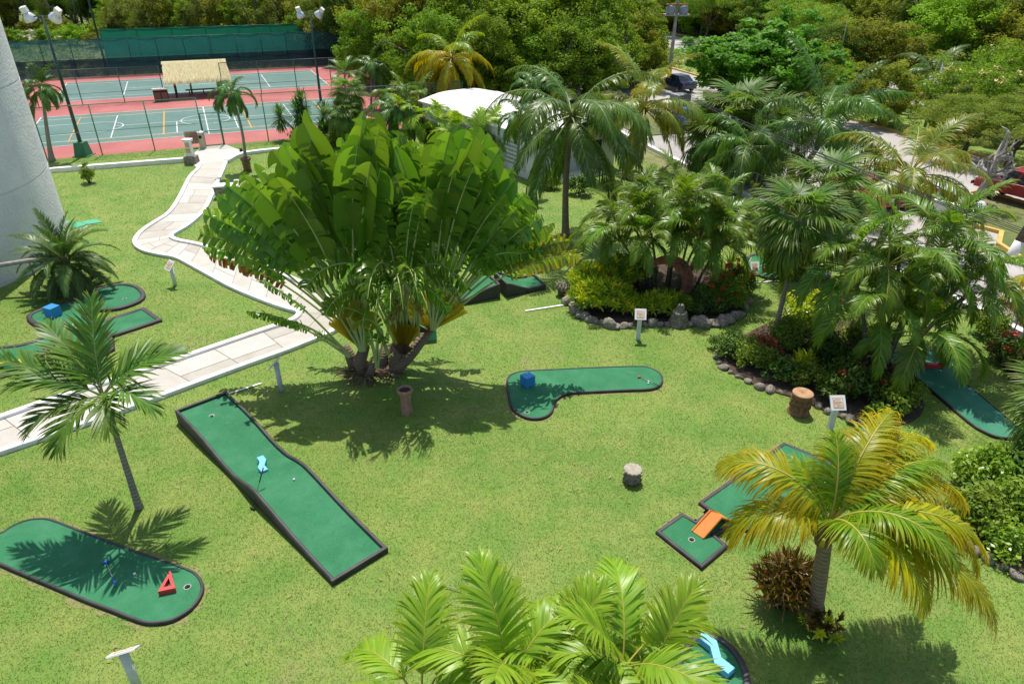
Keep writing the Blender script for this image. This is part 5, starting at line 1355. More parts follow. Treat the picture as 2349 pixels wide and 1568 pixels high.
lf.put(*ribbons(np.stack([x, 0 * x, np.full(n_, zr + .12)], -1), nrm(np.stack([gq.normal(0, .2, n_), sg, np.full(n_, -.55)], -1)), np.tile([[0, 0, 1.0]], (n_, 1)), gq.uniform(.25, .5, n_), np.full(n_, .04), np.full(n_, .2), 2, gq.random(n_), wprof=np.array([.8, 1, .3])))
link_mesh('thatch', lf.mesh('thatch', [STRAW]), t)
for i in range(11): 
    b = MB(); b.tube([(-2.4 + i * .48, -.10, zr + .06), (-2.4 + i * .48 + .05, .10, zr + .08)], .04, 5)
for (x, y) in ((-2.0, -.9), (2.0, -.9), (-2.0, .9), (2.0, .9)):
    b = MB(); b.tube([(x, y, -.05), (x, y, 2.1)], .085, 8); b.build('post', BARK_DARK, t, smooth=True)
t = thing('shelter_bench', 'long dark bench under the thatched shelter', 'bench', K(.35, 11.6), YAW)
b = MB(); b.box((0, 0, .46), (3.0, .42, .07)); b.build('seat', GREENM if False else plain('bench_dark_green', (.03, .07, .06), (.04, .08, .07), 4, .5), t)
for x in (-1.2, 0, 1.2): b = MB(); b.box((x, 0, .21), (.09, .36, .43)); b.build('leg', GREEND, t)
b = MB(); b.box((-1.0, .35, .6), (.16, .16, 1.2)); b.box((1.3, .35, .6), (.16, .16, 1.2)); b.build('back_posts', BARK_GREY, t)
t = thing('litter_bin', 'double litter bin with brown panels and pale top beside the thatched shelter', 'bin', K(-3.15, 9.35), YAW)
b = MB(); b.box((0, 0, .48), (1.15, .55, .96)); b.build('body', BLACKP, t)
for x in (-.28, .28): b = MB(); b.box((x, -.28, .42), (.47, .03, .72)); b.build('door', plain('bin_brown', (.20, .10, .065), (.16, .085, .055), 3, .6), t)
b = MB(); b.box((0, 0, 1.02), (1.25, .65, .10)); b.build('lid', plain('bin_top', (.62, .58, .50), (.5, .46, .38), 6, .8), t)
for x in (-.28, .28): b = MB(); b.box((x, -.285, .87), (.36, .02, .1)); b.build('opening', DARK, t)

# floodlights
GLASS = plain('lamp_reflector', (.72, .74, .76), (.60, .62, .65), 3, .25, metal=.35)
def flood(label, base, h, pedestal, rz):
    t = thing('floodlight', label, 'floodlight', base, rz, 'court floodlights')
    z0 = 0
    if pedestal: b = MB(); b.box((0, 0, .42), (.80, .80, .9), top=(.72, .72)); b.box((0, 0, .02), (1.0, 1.0, .06)); b.build('pedestal', plain('green_concrete_foot', (.03, .20, .09), (.025, .16, .07), 3, .7), t); z0 = .8
    b = MB(); b.tube([(0, 0, z0), (0, 0, h)], [.12, .065], 12); b.build('pole', GREEND, t, smooth=True)
    b = MB(); b.tube([(-.85, 0, h - .05), (.85, 0, h - .05)], .035, 7); b.build('crossarm', GREEND, t, smooth=True)
    for s_ in (-1, 1):
        b = MB(); b.box((0, 0, .28), (.34, .30, .34)); hd_ = b.build('lamp_head', SIGNW, t, loc=(s_ * .85, 0, h + .05), rot=(R(18), R(s_ * (12 if s_ < 0 else 42)), 0), bevel=.03)
        b = MB(); b.lathe([(.10, .12), (.17, .08), (.30, -.10), (.36, -.30), (.345, -.36), (.2, -.40), (.001, -.41)], 22, caps=False); b.build('reflector', GLASS, hd_, smooth=True)
    return t
flood('tall dark green twin floodlight on a green block beside the white tower', G(193, 357), 8.15, True, 0)
flood('slender dark green twin floodlight standing between the courts near the palms', G(736, 231), 7.0, False, R(4))
for lab, px in (('tall dark pole beyond the windscreen in line with the white tower side', (243, 152)), ('tall dark pole beyond the windscreen near the court corner with the wood', (607, 136))):
    t = thing('light_pole', lab, 'pole', G(*px)); b = MB(); b.tube([(0, 0, 0), (0, 0, 11)], [.12, .07], 10); b.build('pole', GREEND, t, smooth=True); b = MB(); b.tube([(-.8, 0, 10.95), (.8, 0, 10.95)], .04, 6); b.build('crossarm', GREEND, t, smooth=True)

# ------------------------------------------------------------------ street things
POLEC = plain('utility_pole_concrete', (.40, .37, .33), (.29, .27, .24), 3, .9)
t = thing('utility_pole', 'tall concrete utility pole with crossarm and transformer platform', 'utility pole', G(1532, 203))
b = MB(); b.box((0, 0, 4.9), (.34, .30, 9.9), top=(.6, .6)); b.build('pole', POLEC, t)
b = MB(); b.box((0, -.2, 8.55), (2.9, .12, .16)); b.build('crossarm', GALV, t)
for x in (-1.3, -.8, .75, 1.3): b = MB(); b.lathe([(.05, .0), (.09, .1), (.05, .16), (.1, .22), (.04, .34)], 10, (x, -.2, 8.62)); b.lathe([(.10, -.45), (.07, -.1)], 8, (x, -.2, 8.5)); b.build('insulator', GALV, t, smooth=True)
b = MB(); b.box((0, -.1, 6.55), (2.4, .9, .16)); b.build('platform', POLEC, t)
for x in (-.62, .62): b = MB(); b.lathe([(.38, 6.64), (.40, 6.7), (.40, 7.25), (.3, 7.35), (.001, 7.36)], 16, (x, -.15, 0)); b.build('transformer', GREYC, t, smooth=True)
b = MB()
for k in range(5): b.box((-.9 + k * .42, -.12, 7.42), (.28, .5, .10), rz=.3 * k)
b.build('cover_tiles', plain('orange_tile', (.50, .17, .08), (.35, .12, .06), 6, .9), t)
t = thing('utility_pole', 'plain pole far off among the feathery trees', 'utility pole', G(1647, 62)); b = MB(); b.tube([(0, 0, 0), (0, 0, 10)], [.17, .11], 9); b.build('pole', POLEC, t, smooth=True); b = MB(); b.box((0, -.16, 9.6), (2.2, .1, .12)); b.build('crossarm', GALV, t)
t = thing('street_lamp', 'grey street lamp post with one flat arm before the street palm', 'street lamp', G(2119, 300))
hS = GV(2135, 140, G(2119, 300)[1])[2]; hA = GV(2126, 196, G(2119, 300)[1])[2]
b = MB(); b.tube([(0, 0, 0), (0, 0, hS)], [.12, .075], 10); b.build('pole', GALV, t, smooth=True)
b = MB(); b.tube([(0, 0, hA), (-.5, -.1, hA + .06)], .03, 6); b.build('arm', GALV, t, smooth=True); b = MB(); b.box((-.85, -.17, hA + .09), (.75, .26, .09), top=(.8, .8), rz=.2); b.build('lamp', SIGNW, t, bevel=.02)
t = thing('green_pole', 'thin green pole standing at the edge of the wood behind the almond tree', 'pole', G(1903, 232)); b = MB(); b.tube([(0, 0, 0), (0, 0, 6.6)], [.055, .035], 8); b.build('pole', plain('pole_green_worn', (.13, .22, .10), (.1, .17, .08), 3, .6), t, smooth=True)
t = thing('concrete_pillar', 'square grey concrete pillar on the verge beside the parked cars', 'pillar', G(1556, 262), R(28)); b = MB(); b.box((0, 0, .8), (1.25, 1.2, 1.6)); b.build('shaft', GREYC, t, bevel=.02); b = MB(); b.box((0, 0, .06), (1.6, 1.5, .12)); b.build('footing', GREYC, t)
for i, (za, dy) in enumerate(((6.6, 0), (6.3, .25), (6.0, .1), (5.7, .35))):
    p, q = np.array(G(1409, 139 - i * 2, za)), np.array(G(2349, 496 - i * 6, za)); q = p + (q - p) * 1.35; b = MB(); n_ = 24
    b.tube([tuple(p + (q - p) * k / n_ + np.array([dy, 0, -1.0 * 4 * (k / n_) * (1 - k / n_) * (.5 + .1 * i)])) for k in range(n_ + 1)], .010, 5); tag(b.build('overhead_cable', CABLE), 'black overhead cable running beside the road towards the near right corner', 'cable', 'overhead cables along the road')

# cars
TYRE = plain('tyre', (.02, .02, .02), (.03, .03, .03), 8, .8); RIMM = plain('wheel_rim', (.4, .4, .42), (.3, .3, .32), 5, .35, metal=.7)
GLASSC = plain('car_glass', (.015, .02, .025), (.03, .04, .045), 2, .08, spec=.8); LAMPR = plain('tail_lamp', (.45, .02, .02), (.35, .015, .015), 3, .2); PLATE = plain('number_plate', (.7, .7, .68), (.6, .6, .58), 20, .5); TRIM = plain('car_trim', (.03, .03, .03), (.04, .04, .04), 5, .5)
def car(label, pos, heading, paint, kind='hatch', cat='car', group='parked cars along the road'):
    """x forward; built from a side profile with rounded, tapering flanks"""
    t = thing('parked_car', label, cat, pos, heading, group); Lc, Wc = (4.0, 1.7) if kind != 'truck' else (5.2, 1.9); up = 0 if kind != 'truck' else .25
    P = {'hatch': [(-2.0, .35), (-2.02, .75), (-1.9, .95), (-1.2, 1.0), (1.0, .95), (1.75, .82), (1.98, .62), (2.0, .35)],
         'sedan': [(-2.1, .35), (-2.12, .8), (-1.95, .98), (-1.1, 1.0), (1.0, .95), (1.85, .80), (2.1, .6), (2.1, .35)],
         'truck': [(-2.6, .55), (-2.62, 1.1), (-2.5, 1.18), (-.4, 1.2), (1.3, 1.18), (2.4, 1.08), (2.6, .85), (2.6, .55)]}[kind]
    b = MB(); ny = 7; vs = []; n = len(P)
    for j in range(ny):
        f = -1 + 2 * j / (ny - 1); e = 1 - .06 * f ** 4
        for (x, z) in P: vs.append((x * (e if abs(f) > .9 else 1), f * Wc / 2 * (1 - .05 * max(0, z - .6)), z - (.05 * f ** 4 if z > .7 else 0)))
    fs = [(j * n + i, j * n + i + 1, (j + 1) * n + i + 1, (j + 1) * n + i) for j in range(ny - 1) for i in range(n - 1)] + [tuple(range(n))[::-1], tuple((ny - 1) * n + i for i in range(n))] + [((j + 1) * n, j * n, j * n + n - 1, (j + 1) * n + n - 1)[::-1] for j in range(ny - 1)]
    b.add(vs, fs); b.build('body', paint, t, smooth=False, bevel=.05)
    x0, x1, x2, x3, zr_ = {'hatch': (-1.95, -1.5, .35, 1.05, 1.48), 'sedan': (-1.55, -.85, .4, 1.1, 1.45), 'truck': (-.5, -.25, .9, 1.5, 1.78)}[kind]; zb = .93 if kind != 'truck' else 1.15
    b = MB(); w0, w1 = Wc * .47, Wc * .37
    b.add([(x0, -w0, zb), (x3, -w0, zb), (x3, w0, zb), (x0, w0, zb), (x1, -w1, zr_), (x2, -w1, zr_), (x2, w1, zr_), (x1, w1, zr_)], [(4, 5, 6, 7), (0, 1, 5, 4), (1, 2, 6, 5), (2, 3, 7, 6), (3, 0, 4, 7), (0, 3, 2, 1)]); b.build('cabin', paint, t, bevel=.04)
    def win(nm, q):
        q = [Vector(x) for x in q]; c_ = sum(q, Vector()) / 4; n_ = (q[1] - q[0]).cross(q[3] - q[0]).normalized(); n_ = n_ if n_.dot(c_ - Vector((0, 0, zb))) > 0 else -n_
        b = MB(); b.add([tuple(c_ + (x - c_) * .86 + n_ * .008) for x in q], [(0, 1, 2, 3)]); b.build(nm, GLASSC, t)
    win('rear_window', [(x0, -w0, zb), (x0, w0, zb), (x1, w1, zr_), (x1, -w1, zr_)]); win('windscreen', [(x3, -w0, zb), (x3, w0, zb), (x2, w1, zr_), (x2, -w1, zr_)])
    for s_ in (1, -1):
        xm = (x0 + x3) / 2; xn = (x1 + x2) / 2
        win('side_window', [(x0, s_ * w0, zb), (xm, s_ * w0, zb), (xn, s_ * w1, zr_), (x1, s_ * w1, zr_)]); win('side_window', [(xm, s_ * w0, zb), (x3, s_ * w0, zb), (x2, s_ * w1, zr_), (xn, s_ * w1, zr_)])
        for x in (-Lc * .31, Lc * .32):
            b = MB(); r_ = .31 + up * .2; b.lathe([(r_ * .6, -.1), (r_, -.09), (r_ * 1.02, 0), (r_, .09), (r_ * .6, .1)], 20); wh = b.build('wheel', TYRE, t, smooth=True, loc=(x, s_ * (Wc / 2 - .06), r_), rot=(R(90), 0, 0))
            b = MB(); b.lathe([(r_ * .62, -.108), (r_ * .3, -.118), (r_ * .62, .108)], 14); b.build('rim', RIMM, wh)
        b = MB(); b.box((-Lc / 2 - .01, s_ * Wc * .40, .80 + up), (.08, .24, .2)); b.build('tail_lamp', LAMPR, t, bevel=.02); b = MB(); b.box((Lc / 2 - .08, s_ * Wc * .36, .68 + up), (.12, .32, .14)); b.build('headlight', GLASS, t, bevel=.02)
        b = MB(); b.box((x3 - .25, s_ * (Wc / 2 + .06), 1.0 + up), (.12, .18, .12)); b.build('mirror', paint, t, bevel=.02)
    for xb in (-Lc / 2 - .03, Lc / 2 + .02): b = MB(); b.box((xb, 0, .44 + up), (.1, Wc * .9, .18)); b.build('bumper', TRIM if kind == 'truck' else paint, t, bevel=.03)
    b = MB(); b.box((-Lc / 2 - .05, 0, .68 + up), (.02, .34, .16)); b.build('number_plate', PLATE, t)
    return t
def paint(n, c): return plain(n, c, tuple(x * .9 for x in c), 3, .25, spec=.6)
hd_ = math.atan2(FE[1], FE[0])
car('red hatchback seen from behind on the road behind the palms', G(1976, 462), hd_ - .05, paint('car_red', (.42, .02, .04)), 'hatch')
car('dark red pickup truck parked by the bare tree at the right edge', G(2352, 470), hd_ + .2, paint('truck_red', (.33, .015, .02)), 'truck', 'pickup truck')
car('silver white car hidden behind the arching palm fronds', G(2140, 488), hd_ + .35, paint('car_white', (.72, .73, .74)), 'sedan')
car('dark blue car half behind the utility pole', G(1552, 206), hd_ + .1, paint('car_dark_blue', (.02, .04, .08)), 'sedan')
car('faded red pickup parked in the shade of the almond tree', G(1662, 252), hd_ + PI - .1, paint('truck_faded_red', (.36, .11, .09)), 'truck', 'pickup truck')
car('white car parked under the right side of the almond tree', G(1760, 268), hd_ - .1, paint('car_white', (.72, .73, .74)), 'hatch')
car('blue car low behind the yellowing palm fronds and the wire fence', G(1575, 292), hd_ + .1, paint('car_blue', (.02, .10, .30)), 'sedan')
# ================================================================== the big fan-leaved palm clump
tp = thing('traveller_palm', 'huge clump of fan-leaved palm with paddle leaves in the middle of the garden', 'fan-leaved palm', G(852, 858))
tb = np.array(tp.location)
def loc_(x, y, Y): q = GV(x, y, Y); return (q[0] - tb[0], q[1] - tb[1], q[2])
def rav_fan(base, yaw, leaves, seed, depth=.05):
    g = np.random.default_rng(seed)
    for i, (phi, Lp, Lb, W, sag, tear, mt, out) in enumerate(leaves):
        me = banana_leaf('leaf', [mt, STALK_RAV], seed * 100 + i, Lp, Lb, W, phi, sag, tear, g.uniform(4, 22), g.uniform(.18, .4), out)
        r_ = .16; o = link_mesh('leaf', me, tp, (base[0] + r_ * math.sin(R(phi)) * math.cos(yaw), base[1] + r_ * math.sin(R(phi)) * math.sin(yaw) + depth * (1 if i % 2 else -1), base[2] + .10 * math.cos(R(phi))), (R(g.normal(0, 3)), 0, yaw))
def sheath(base, yaw, a0, a1, r_, seed, mats):
    """the pleated fan of overlapping leaf bases"""
    b = MB(); n = 26
    rows = 5; vs = []
    for i in range(n + 1):
        a = R(a0 + (a1 - a0) * i / n)
        for j in range(rows): rr = .10 + (r_ - .10) * j / (rows - 1) * (1 + .04 * math.sin(i * 1.7)); vs.append((rr * math.sin(a), (.035 + .03 * j / rows) * (1 if i % 2 else -1), rr * math.cos(a)))
    b.add(vs, [(i * rows + j, (i + 1) * rows + j, (i + 1) * rows + j + 1, i * rows + j + 1) for i in range(n) for j in range(rows - 1)])
    o = b.build('leaf_sheath', mats, tp, loc=base, rot=(0, 0, yaw)); return o
SHEATH = leaf_mat('leaf_sheath', (.30, .28, .045), (.3, .2, .05), None, 0, .42, spec=.3, gain=1.2); SHEATHD = plain('leaf_sheath_dry', (.30, .20, .12), (.20, .13, .08), 4, .8)
g_ = np.random.default_rng(21)
A = loc_(838, 800, 18.35); Bq = loc_(992, 752, 18.75)
def rav_to(base, tips, seed, dy=0.0, frac=.52, W=1.0, sag=16, tear=.45, mt=L_RAV, out=4, droop=.3):
    """leaves from one leaf base, each reaching for a surveyed tip"""
    g = np.random.default_rng(seed)
    for i, tp_ in enumerate(tips):
        tx, ty = tp_[:2]; kw = tp_[2] if len(tp_) > 2 else {}
        sg_, te, w_, fr, m_, o_, dz = kw.get('sag', sag), kw.get('tear', tear), kw.get('W', W), kw.get('frac', frac), kw.get('mat', mt), kw.get('out', out), kw.get('dy', 0)
        q = loc_(tx, ty, tb[1] + base[1] + dy + dz); dx, dz_ = q[0] - base[0], q[2] - base[2]; ph = math.degrees(math.atan2(dx, dz_)); L_ = math.hypot(dx, dz_) * (1 + (sg_ / 100) ** 2 * .5)
        s_ = 1 if ph >= 0 else -1; o2 = o_ + g.normal(0, 5)
        me = banana_leaf('leaf', [m_, STALK_RAV], seed * 100 + i, L_ * fr, L_ * (1 - fr), w_ * g.uniform(.88, 1.1), ph - s_ * sg_ * .31, sg_, te + g.uniform(-.12, .12), g.uniform(2, 24), droop * g.uniform(.6, 1.5), o2)
        link_mesh('leaf', me, tp, (base[0] + .14 * math.sin(R(ph)), base[1] + dy + .04 * (1 if i % 2 else -1), base[2] + .08 * math.cos(R(ph))), (0, 0, R(g.normal(0, 7))))
rav_to(A, [(522, 455, dict(tear=.75, sag=26)), (545, 418, dict(tear=.6, sag=22)), (588, 388), (622, 362), (660, 335), (688, 303), (737, 277), (778, 286), (812, 283), (838, 265), (862, 296), (900, 338)], 31, W=.98, tear=.3)
rav_to(A, [(560, 470, dict(tear=.8)), (610, 415), (655, 395), (700, 362), (735, 335), (768, 345), (805, 325), (850, 352), (880, 385)], 32, dy=-.22, frac=.54, W=.98, out=10, tear=.4)
rav_to(A, [(570, 405), (640, 352), (712, 300), (760, 268), (800, 262), (845, 288), (885, 310)], 33, dy=.4, W=1.05, out=-6)
rav_to(A, [(497, 556, dict(sag=44, tear=.92)), (503, 500, dict(sag=34, tear=.85)), (498, 612, dict(sag=40, tear=.95, mat=L_RAVD, W=.7)), (540, 535, dict(sag=40, tear=.9)), (515, 580, dict(sag=48, tear=.95))], 34, dy=.1, frac=.56, W=.8, tear=.9)
rav_to(loc_(812, 820, 18.2), [(592, 715, dict(sag=36)), (640, 742, dict(sag=46)), (600, 655, dict(sag=30)), (735, 775, dict(sag=50, W=.5))], 35, frac=.52, W=.52, tear=.95, out=12)
rav_to(Bq, [(990, 342), (1013, 312), (1038, 305), (1066, 308), (1088, 315), (1114, 320), (1142, 340), (1150, 385), (1175, 412), (1196, 452, dict(tear=.7)), (1214, 478, dict(tear=.8)), (1232, 500, dict(tear=.85, sag=26))], 41, W=.9, tear=.3)
rav_to(Bq, [(985, 400), (1020, 378), (1052, 372), (1090, 372), (1122, 398), (1150, 440), (1178, 480, dict(tear=.8)), (1200, 520, dict(tear=.85))], 42, dy=-.22, frac=.54, W=.85, out=10, tear=.5)
rav_to(Bq, [(1000, 328), (1050, 300), (1098, 312), (1130, 345), (1165, 395)], 43, dy=.4, W=.95, out=-6)
rav_to(Bq, [(1250, 520, dict(sag=34)), (1278, 568, dict(sag=40, mat=L_RAVY)), (1296, 606, dict(sag=48, mat=L_RAVY)), (1245, 575, dict(sag=46)), (1215, 600, dict(sag=60)), (1190, 575, dict(sag=62)), (1160, 600, dict(sag=75))], 44, dy=.05, frac=.55, W=.78, tear=.93)
Cq = loc_(905, 800, 19.2)
rav_to(Cq, [(700, 560), (760, 600), (820, 540), (1010, 560), (1070, 600), (860, 600), (960, 590), (900, 560)], 53, dy=.5, W=.85, sag=60, tear=.8, out=-25)
rav_to(Cq, [(850, 330), (885, 322), (918, 318), (950, 345), (975, 350), (935, 380), (905, 400)], 45, W=1.0, out=2, tear=.6)
rav_to(loc_(930, 795, 18.3), [(930, 420), (955, 440), (980, 430), (905, 450)], 46, W=.85, out=14, tear=.8)
def hang(base, specs, seed, mt=L_RAV):
    """old leaves that arch over and hang down, whatever way they face"""
    for i, (yaw, phi, Lp, Lb, W_, sg_, te) in enumerate(specs): link_mesh('leaf', banana_leaf('leaf', [mt, STALK_RAV], seed * 100 + i, Lp, Lb, W_, phi, sg_, te, 6, .5, 0), tp, base, (0, 0, R(yaw)))
hang(loc_(915, 800, 18.3), [(-90, 6, 3.1, 1.9, .75, 150, .97), (-60, 4, 3.0, 1.8, .7, 150, .97), (-115, 5, 2.9, 1.8, .7, 155, .97), (-75, 2, 3.3, 1.8, .7, 150, .95), (-100, 10, 2.6, 1.7, .65, 140, .97), (-45, 8, 2.6, 1.7, .7, 140, .97), (-130, 8, 2.5, 1.7, .6, 140, .95), (-85, 14, 2.2, 1.6, .6, 140, .97)], 47)
hang(loc_(925, 790, 18.7), [(-95, 4, 3.6, 2.0, 1.0, 140, .9), (-70, 5, 3.4, 2.0, 1.0, 140, .9), (-110, 3, 3.8, 1.9, 1.0, 145, .92), (-40, 5, 3.3, 1.9, .9, 140, .9), (-140, 5, 3.3, 1.9, .9, 140, .9), (-85, 9, 3.0, 1.8, .9, 130, .95), (180, 4, 3.4, 1.9, .9, 120, .9), (0, 4, 3.4, 1.9, .9, 120, .9)], 52)
hang(loc_(960, 770, 18.5), [(-80, 4, 2.8, 1.7, .65, 150, .97), (-50, 8, 2.5, 1.6, .6, 140, .97), (-110, 6, 2.6, 1.6, .6, 150, .96)], 48)
hang(loc_(950, 780, 18.4), [(-70, 10, 1.5, 1.3, .45, 130, .98), (-100, 12, 1.6, 1.3, .45, 120, .98)], 49, L_RAVD)
hang(loc_(890, 812, 18.1), [(-150, 14, 1.3, 1.6, .62, 95, .5), (-120, 10, 1.1, 1.4, .55, 110, .6)], 50, L_RAVY)
rav_to(loc_(864, 846, 17.95), [(855, 765), (872, 760), (884, 772), (846, 778), (862, 752)], 51, frac=.7, W=.3, tear=.3, out=4)
sheath((A[0], A[1] - .14, A[2]), 0, -46, 8, 1.35, 1, SHEATH); sheath((Bq[0], Bq[1] - .16, Bq[2]), 0, -58, 60, 1.3, 2, SHEATH); sheath(loc_(924, 812, 18.05), 0, -20, 34, 1.05, 3, SHEATH); sheath((Bq[0], Bq[1] - .20, Bq[2] - .05), 0, -88, -56, 1.2, 4, SHEATHD); sheath(loc_(924, 818, 18.0), 0, -34, 48, .45, 5, SHEATHD)
def trunk_(pts, r_): b = MB(); b.tube(pts, r_, 10); b.build('trunk', BARKR, tp, smooth=True)
BARKR = ringed('traveller_trunk', (.30, .22, .14), (.13, .09, .06), 3.5)
trunk_([(.1, .1, -.1), (.75, .15, .12), (1.25, .3, .6), (Bq[0] + .02, Bq[1], Bq[2] + .1)], [.30, .24, .19, .15]); trunk_([(-.15, .1, -.1), (-.35, .1, .4), (A[0], A[1], A[2] + .1)], [.28, .22, .16])
trunk_([(-.5, .25, -.1), (-.62, .2, .45), (-.75, .2, .9)], [.22, .18, .12]); trunk_([(.25, .3, -.1), (.35, .3, .6), (Cq[0], Cq[1], Cq[2] + .1)], [.25, .2, .14]); trunk_([(-.1, -.2, -.1), (.1, -.25, .35), (.12, -.3, .6)], [.16, .12, .08]); trunk_([(.6, .2, -.05), (.75, .12, .5), (.98, .05, .95)], [.2, .16, .12])
gq = np.random.default_rng(4); lf = Leafy(); n_ = 170; a = gq.uniform(0, 6.28, n_); rr = gq.random(n_) ** .5 * .75
D = nrm(np.stack([np.cos(a + gq.normal(0, 1, n_)), np.sin(a), gq.uniform(-.1, .5, n_)], -1)); lf.put(*ribbons(np.stack([rr * np.cos(a), rr * np.sin(a) * .8, gq.uniform(.02, .25, n_)], -1), D, nrm(np.cross(D, gq.normal(size=(n_, 3)))), gq.uniform(.2, .6, n_), np.full(n_, .05), np.full(n_, .4), 3, gq.random(n_)))
link_mesh('dead_leaves', lf.mesh('dead_leaves', [FIBRE]), tp)

# ================================================================== palms
def bc(bx, by, cx, cy, dY=0): p = G(bx, by); return p, GV(cx, cy, p[1] + dY)
def near(name, label, base, crown, fr, species, r, trunk, sc=1.0, sh=0, boot=0, cat='palm tree', seed=1, bend=(0, 0), swell=1.3):
    """a palm whose every frond is placed by hand: (azimuth, start elevation, end elevation, length, young)"""
    t = thing(name, label, cat, base); c = (crown[0] - base[0], crown[1] - base[1], crown[2] - base[2]); rg = np.random.default_rng(seed)
    palm_trunk(t, (c[0], c[1], c[2] - sh), r[0], r[1], trunk, bend=bend, swell=swell)
    if sh: shaft(t, c, sh, r[1])
    if boot: boots(t, c, boot, r[1], .45, [FIBRE, RACHIS_Y], rg)
    for i, (az, e0, e1, L_, y_) in enumerate(fr):
        if species == 'gold': me = pinnate('frond', [L_GOLDG if y_ else L_GOLD, RACHIS_Y], seed * 50 + i, L_, e0, e1, int(44 * L_), .86 if not y_ else .7, .036, 66, 28, 8, .4 if y_ else .6, .16, 5, .032, sway=rg.uniform(-15, 15))
        else: me = pinnate('frond', [L_YOUNG, RACHIS_G], seed * 50 + i, L_, e0, e1, int(19 * L_), .78, .058, 50, 20, 14, .14, .14, 4, .02, sway=rg.uniform(-12, 12))
        link_mesh('frond', me, t, c, (rg.normal(0, .1), 0, R(az)))
    return t
p, c = bc(1862, 1420, 1897, 1205)
near('golden_coconut_palm', 'stout golden yellow coconut palm in the lower right foreground', p, c, [(184, 50, -88, 2.3, 0), (147, 74, -55, 2.7, 0), (95, 84, 40, 1.7, 1), (52, 72, -8, 2.8, 0), (32, 64, -38, 3.2, 0), (8, 57, -68, 3.3, 0), (-14, 44, -80, 3.2, 0), (-36, 30, -68, 3.3, 0), (-60, 44, -78, 2.4, 0), (-44, 64, -55, 2.5, 1), (18, 62, -30, 2.8, 1), (-22, 54, -62, 3.0, 0), (-80, 66, -50, 1.7, 1), (130, 80, 20, 1.4, 1)], 'gold', (.165, .12), TRUNK_COCO, boot=9, seed=2, swell=1.25)
p, c = bc(320, 1165, 236, 908)
near('young_palm', 'slim young palm with few broad fronds between the lower path and the round-ended lane', p, c, [(172, 34, 0, 2.45, 0), (188, 42, -25, 1.9, 0), (150, 58, 20, 2.0, 0), (100, 72, 50, 2.1, 0), (25, 50, -5, 2.0, 0), (-25, 35, -35, 1.7, 0), (215, 15, -55, 1.7, 0), (250, 10, -60, 1.5, 0), (60, 40, -15, 1.7, 0), (-60, 30, -45, 1.4, 0), (130, 25, -30, 1.8, 0)], 'young', (.085, .06), TRUNK_GREY, sh=.75, seed=3, bend=(0, 0), swell=1.3)

p, c = bc(1298, 557, 1312, 262); palm('coconut_palm', 'tall dark coconut palm with drooping fronds behind the jump lane', p, c, 'coco', 23, (.16, .11), TRUNK_COCO, nuts=6, boot=6, hi=72, lo=-46, sc=1.28, seed=4, bend=(-.12, 0), swell=1.7)
p, c = bc(568, 392, 533, 214); pb = (p[0], p[1], .75); palm('christmas_palm', 'small palm growing from the brown ribbed pot near the court gate', pb, c, 'adon', 15, (.085, .065), TRUNK_GREY, sh=.45, sc=.82, lo=-35, seed=5, bend=(.12, 0))
t = thing('ribbed_pot', 'brown ribbed pot holding the small palm near the court gate', 'pot', p)
b = MB(); b.lathe([(.22, 0), (.26, .06), (.2, .14), (.25, .24), (.2, .34), (.26, .44), (.22, .54), (.3, .66), (.34, .76), (.3, .82), (.26, .80), (.24, .70)], 24, caps=False); b.build('body', BROWNG, t, smooth=True); b = MB(); b.lathe([(.25, .72), (.001, .74)], 14, caps=False); b.build('soil', SOIL, t)
p, c = bc(120, 370, 92, 198); palm('christmas_palm', 'slim palm rising beside the white tower at the court fence', p, c, 'adon', 16, (.14, .08), TRUNK_GREY, sh=.5, sc=.86, lo=-40, seed=6, swell=1.8)
p, c = bc(1183, 447, 1193, 262); palm('christmas_palm', 'slim palm with a round drooping crown before the white building', p, c, 'adon', 15, (.09, .07), TRUNK_GREY, sh=.55, sc=.92, lo=-45, seed=7)
p = GV(1222, 260, 43.0); palm('christmas_palm', 'dark glossy palm rising behind the white roof', (p[0], 47.0, 0), GV(1222, 195, 47.0), 'adon', 15, (.09, .07), TRUNK_GREY, sh=.5, sc=1.1, lo=-45, seed=8)
p = G(1027, 262); p = (G(1027, 262)[0], 56.0, 0); palm('golden_coconut_palm', 'golden coconut palm standing behind the white building before the dark trees', (GV(1027, 262, 56.)[0], 56., 0), GV(1036, 132, 56.), 'gold', 24, (.15, .11), TRUNK_COCO, sc=1.2, lo=-48, boot=6, seed=9)
palm('coconut_palm', 'yellowing coconut palm leaning over the wire fence beside the white building', (GV(1440, 340, 40)[0], 40., 0), GV(1478, 245, 40.), 'cocoy', 22, (.15, .11), TRUNK_COCO, sc=1.3, lo=-35, boot=5, seed=10)
p, c = bc(2008, 590, 2085, 400); palm('coconut_palm', 'yellow-green coconut palm arching over the road in front of the red hatchback', p, c, 'cocoy', 19, (.17, .12), TRUNK_COCO, sc=1.2, lo=-25, boot=7, seed=11)
palm('coconut_palm', 'dark coconut palm across the road behind the grey street lamp', G(2108, 262), GV(2142, 172, G(2108, 262)[1]), 'coco', 19, (.17, .12), TRUNK_COCO, sc=1.12, lo=-42, boot=5, seed=12, bend=(-.6, 0))
p, c = bc(1815, 500, 1886, 292); palm('royal_palm', 'big royal palm with long plumed fronds spreading over the roadside fence', p, c, 'royal', 20, (.19, .13), TRUNK_GREY, sh=.9, sc=1.35, lo=-30, seed=13, bend=(-.3, 0))
p, c = bc(1683, 508, 1722, 335); palm('royal_palm', 'young royal palm with a swollen green trunk behind the palm clump', p, c, 'royal', 13, (.16, .08), SHAFT_GREEN, sh=.5, sc=1.0, lo=-30, seed=14, swell=1.6)
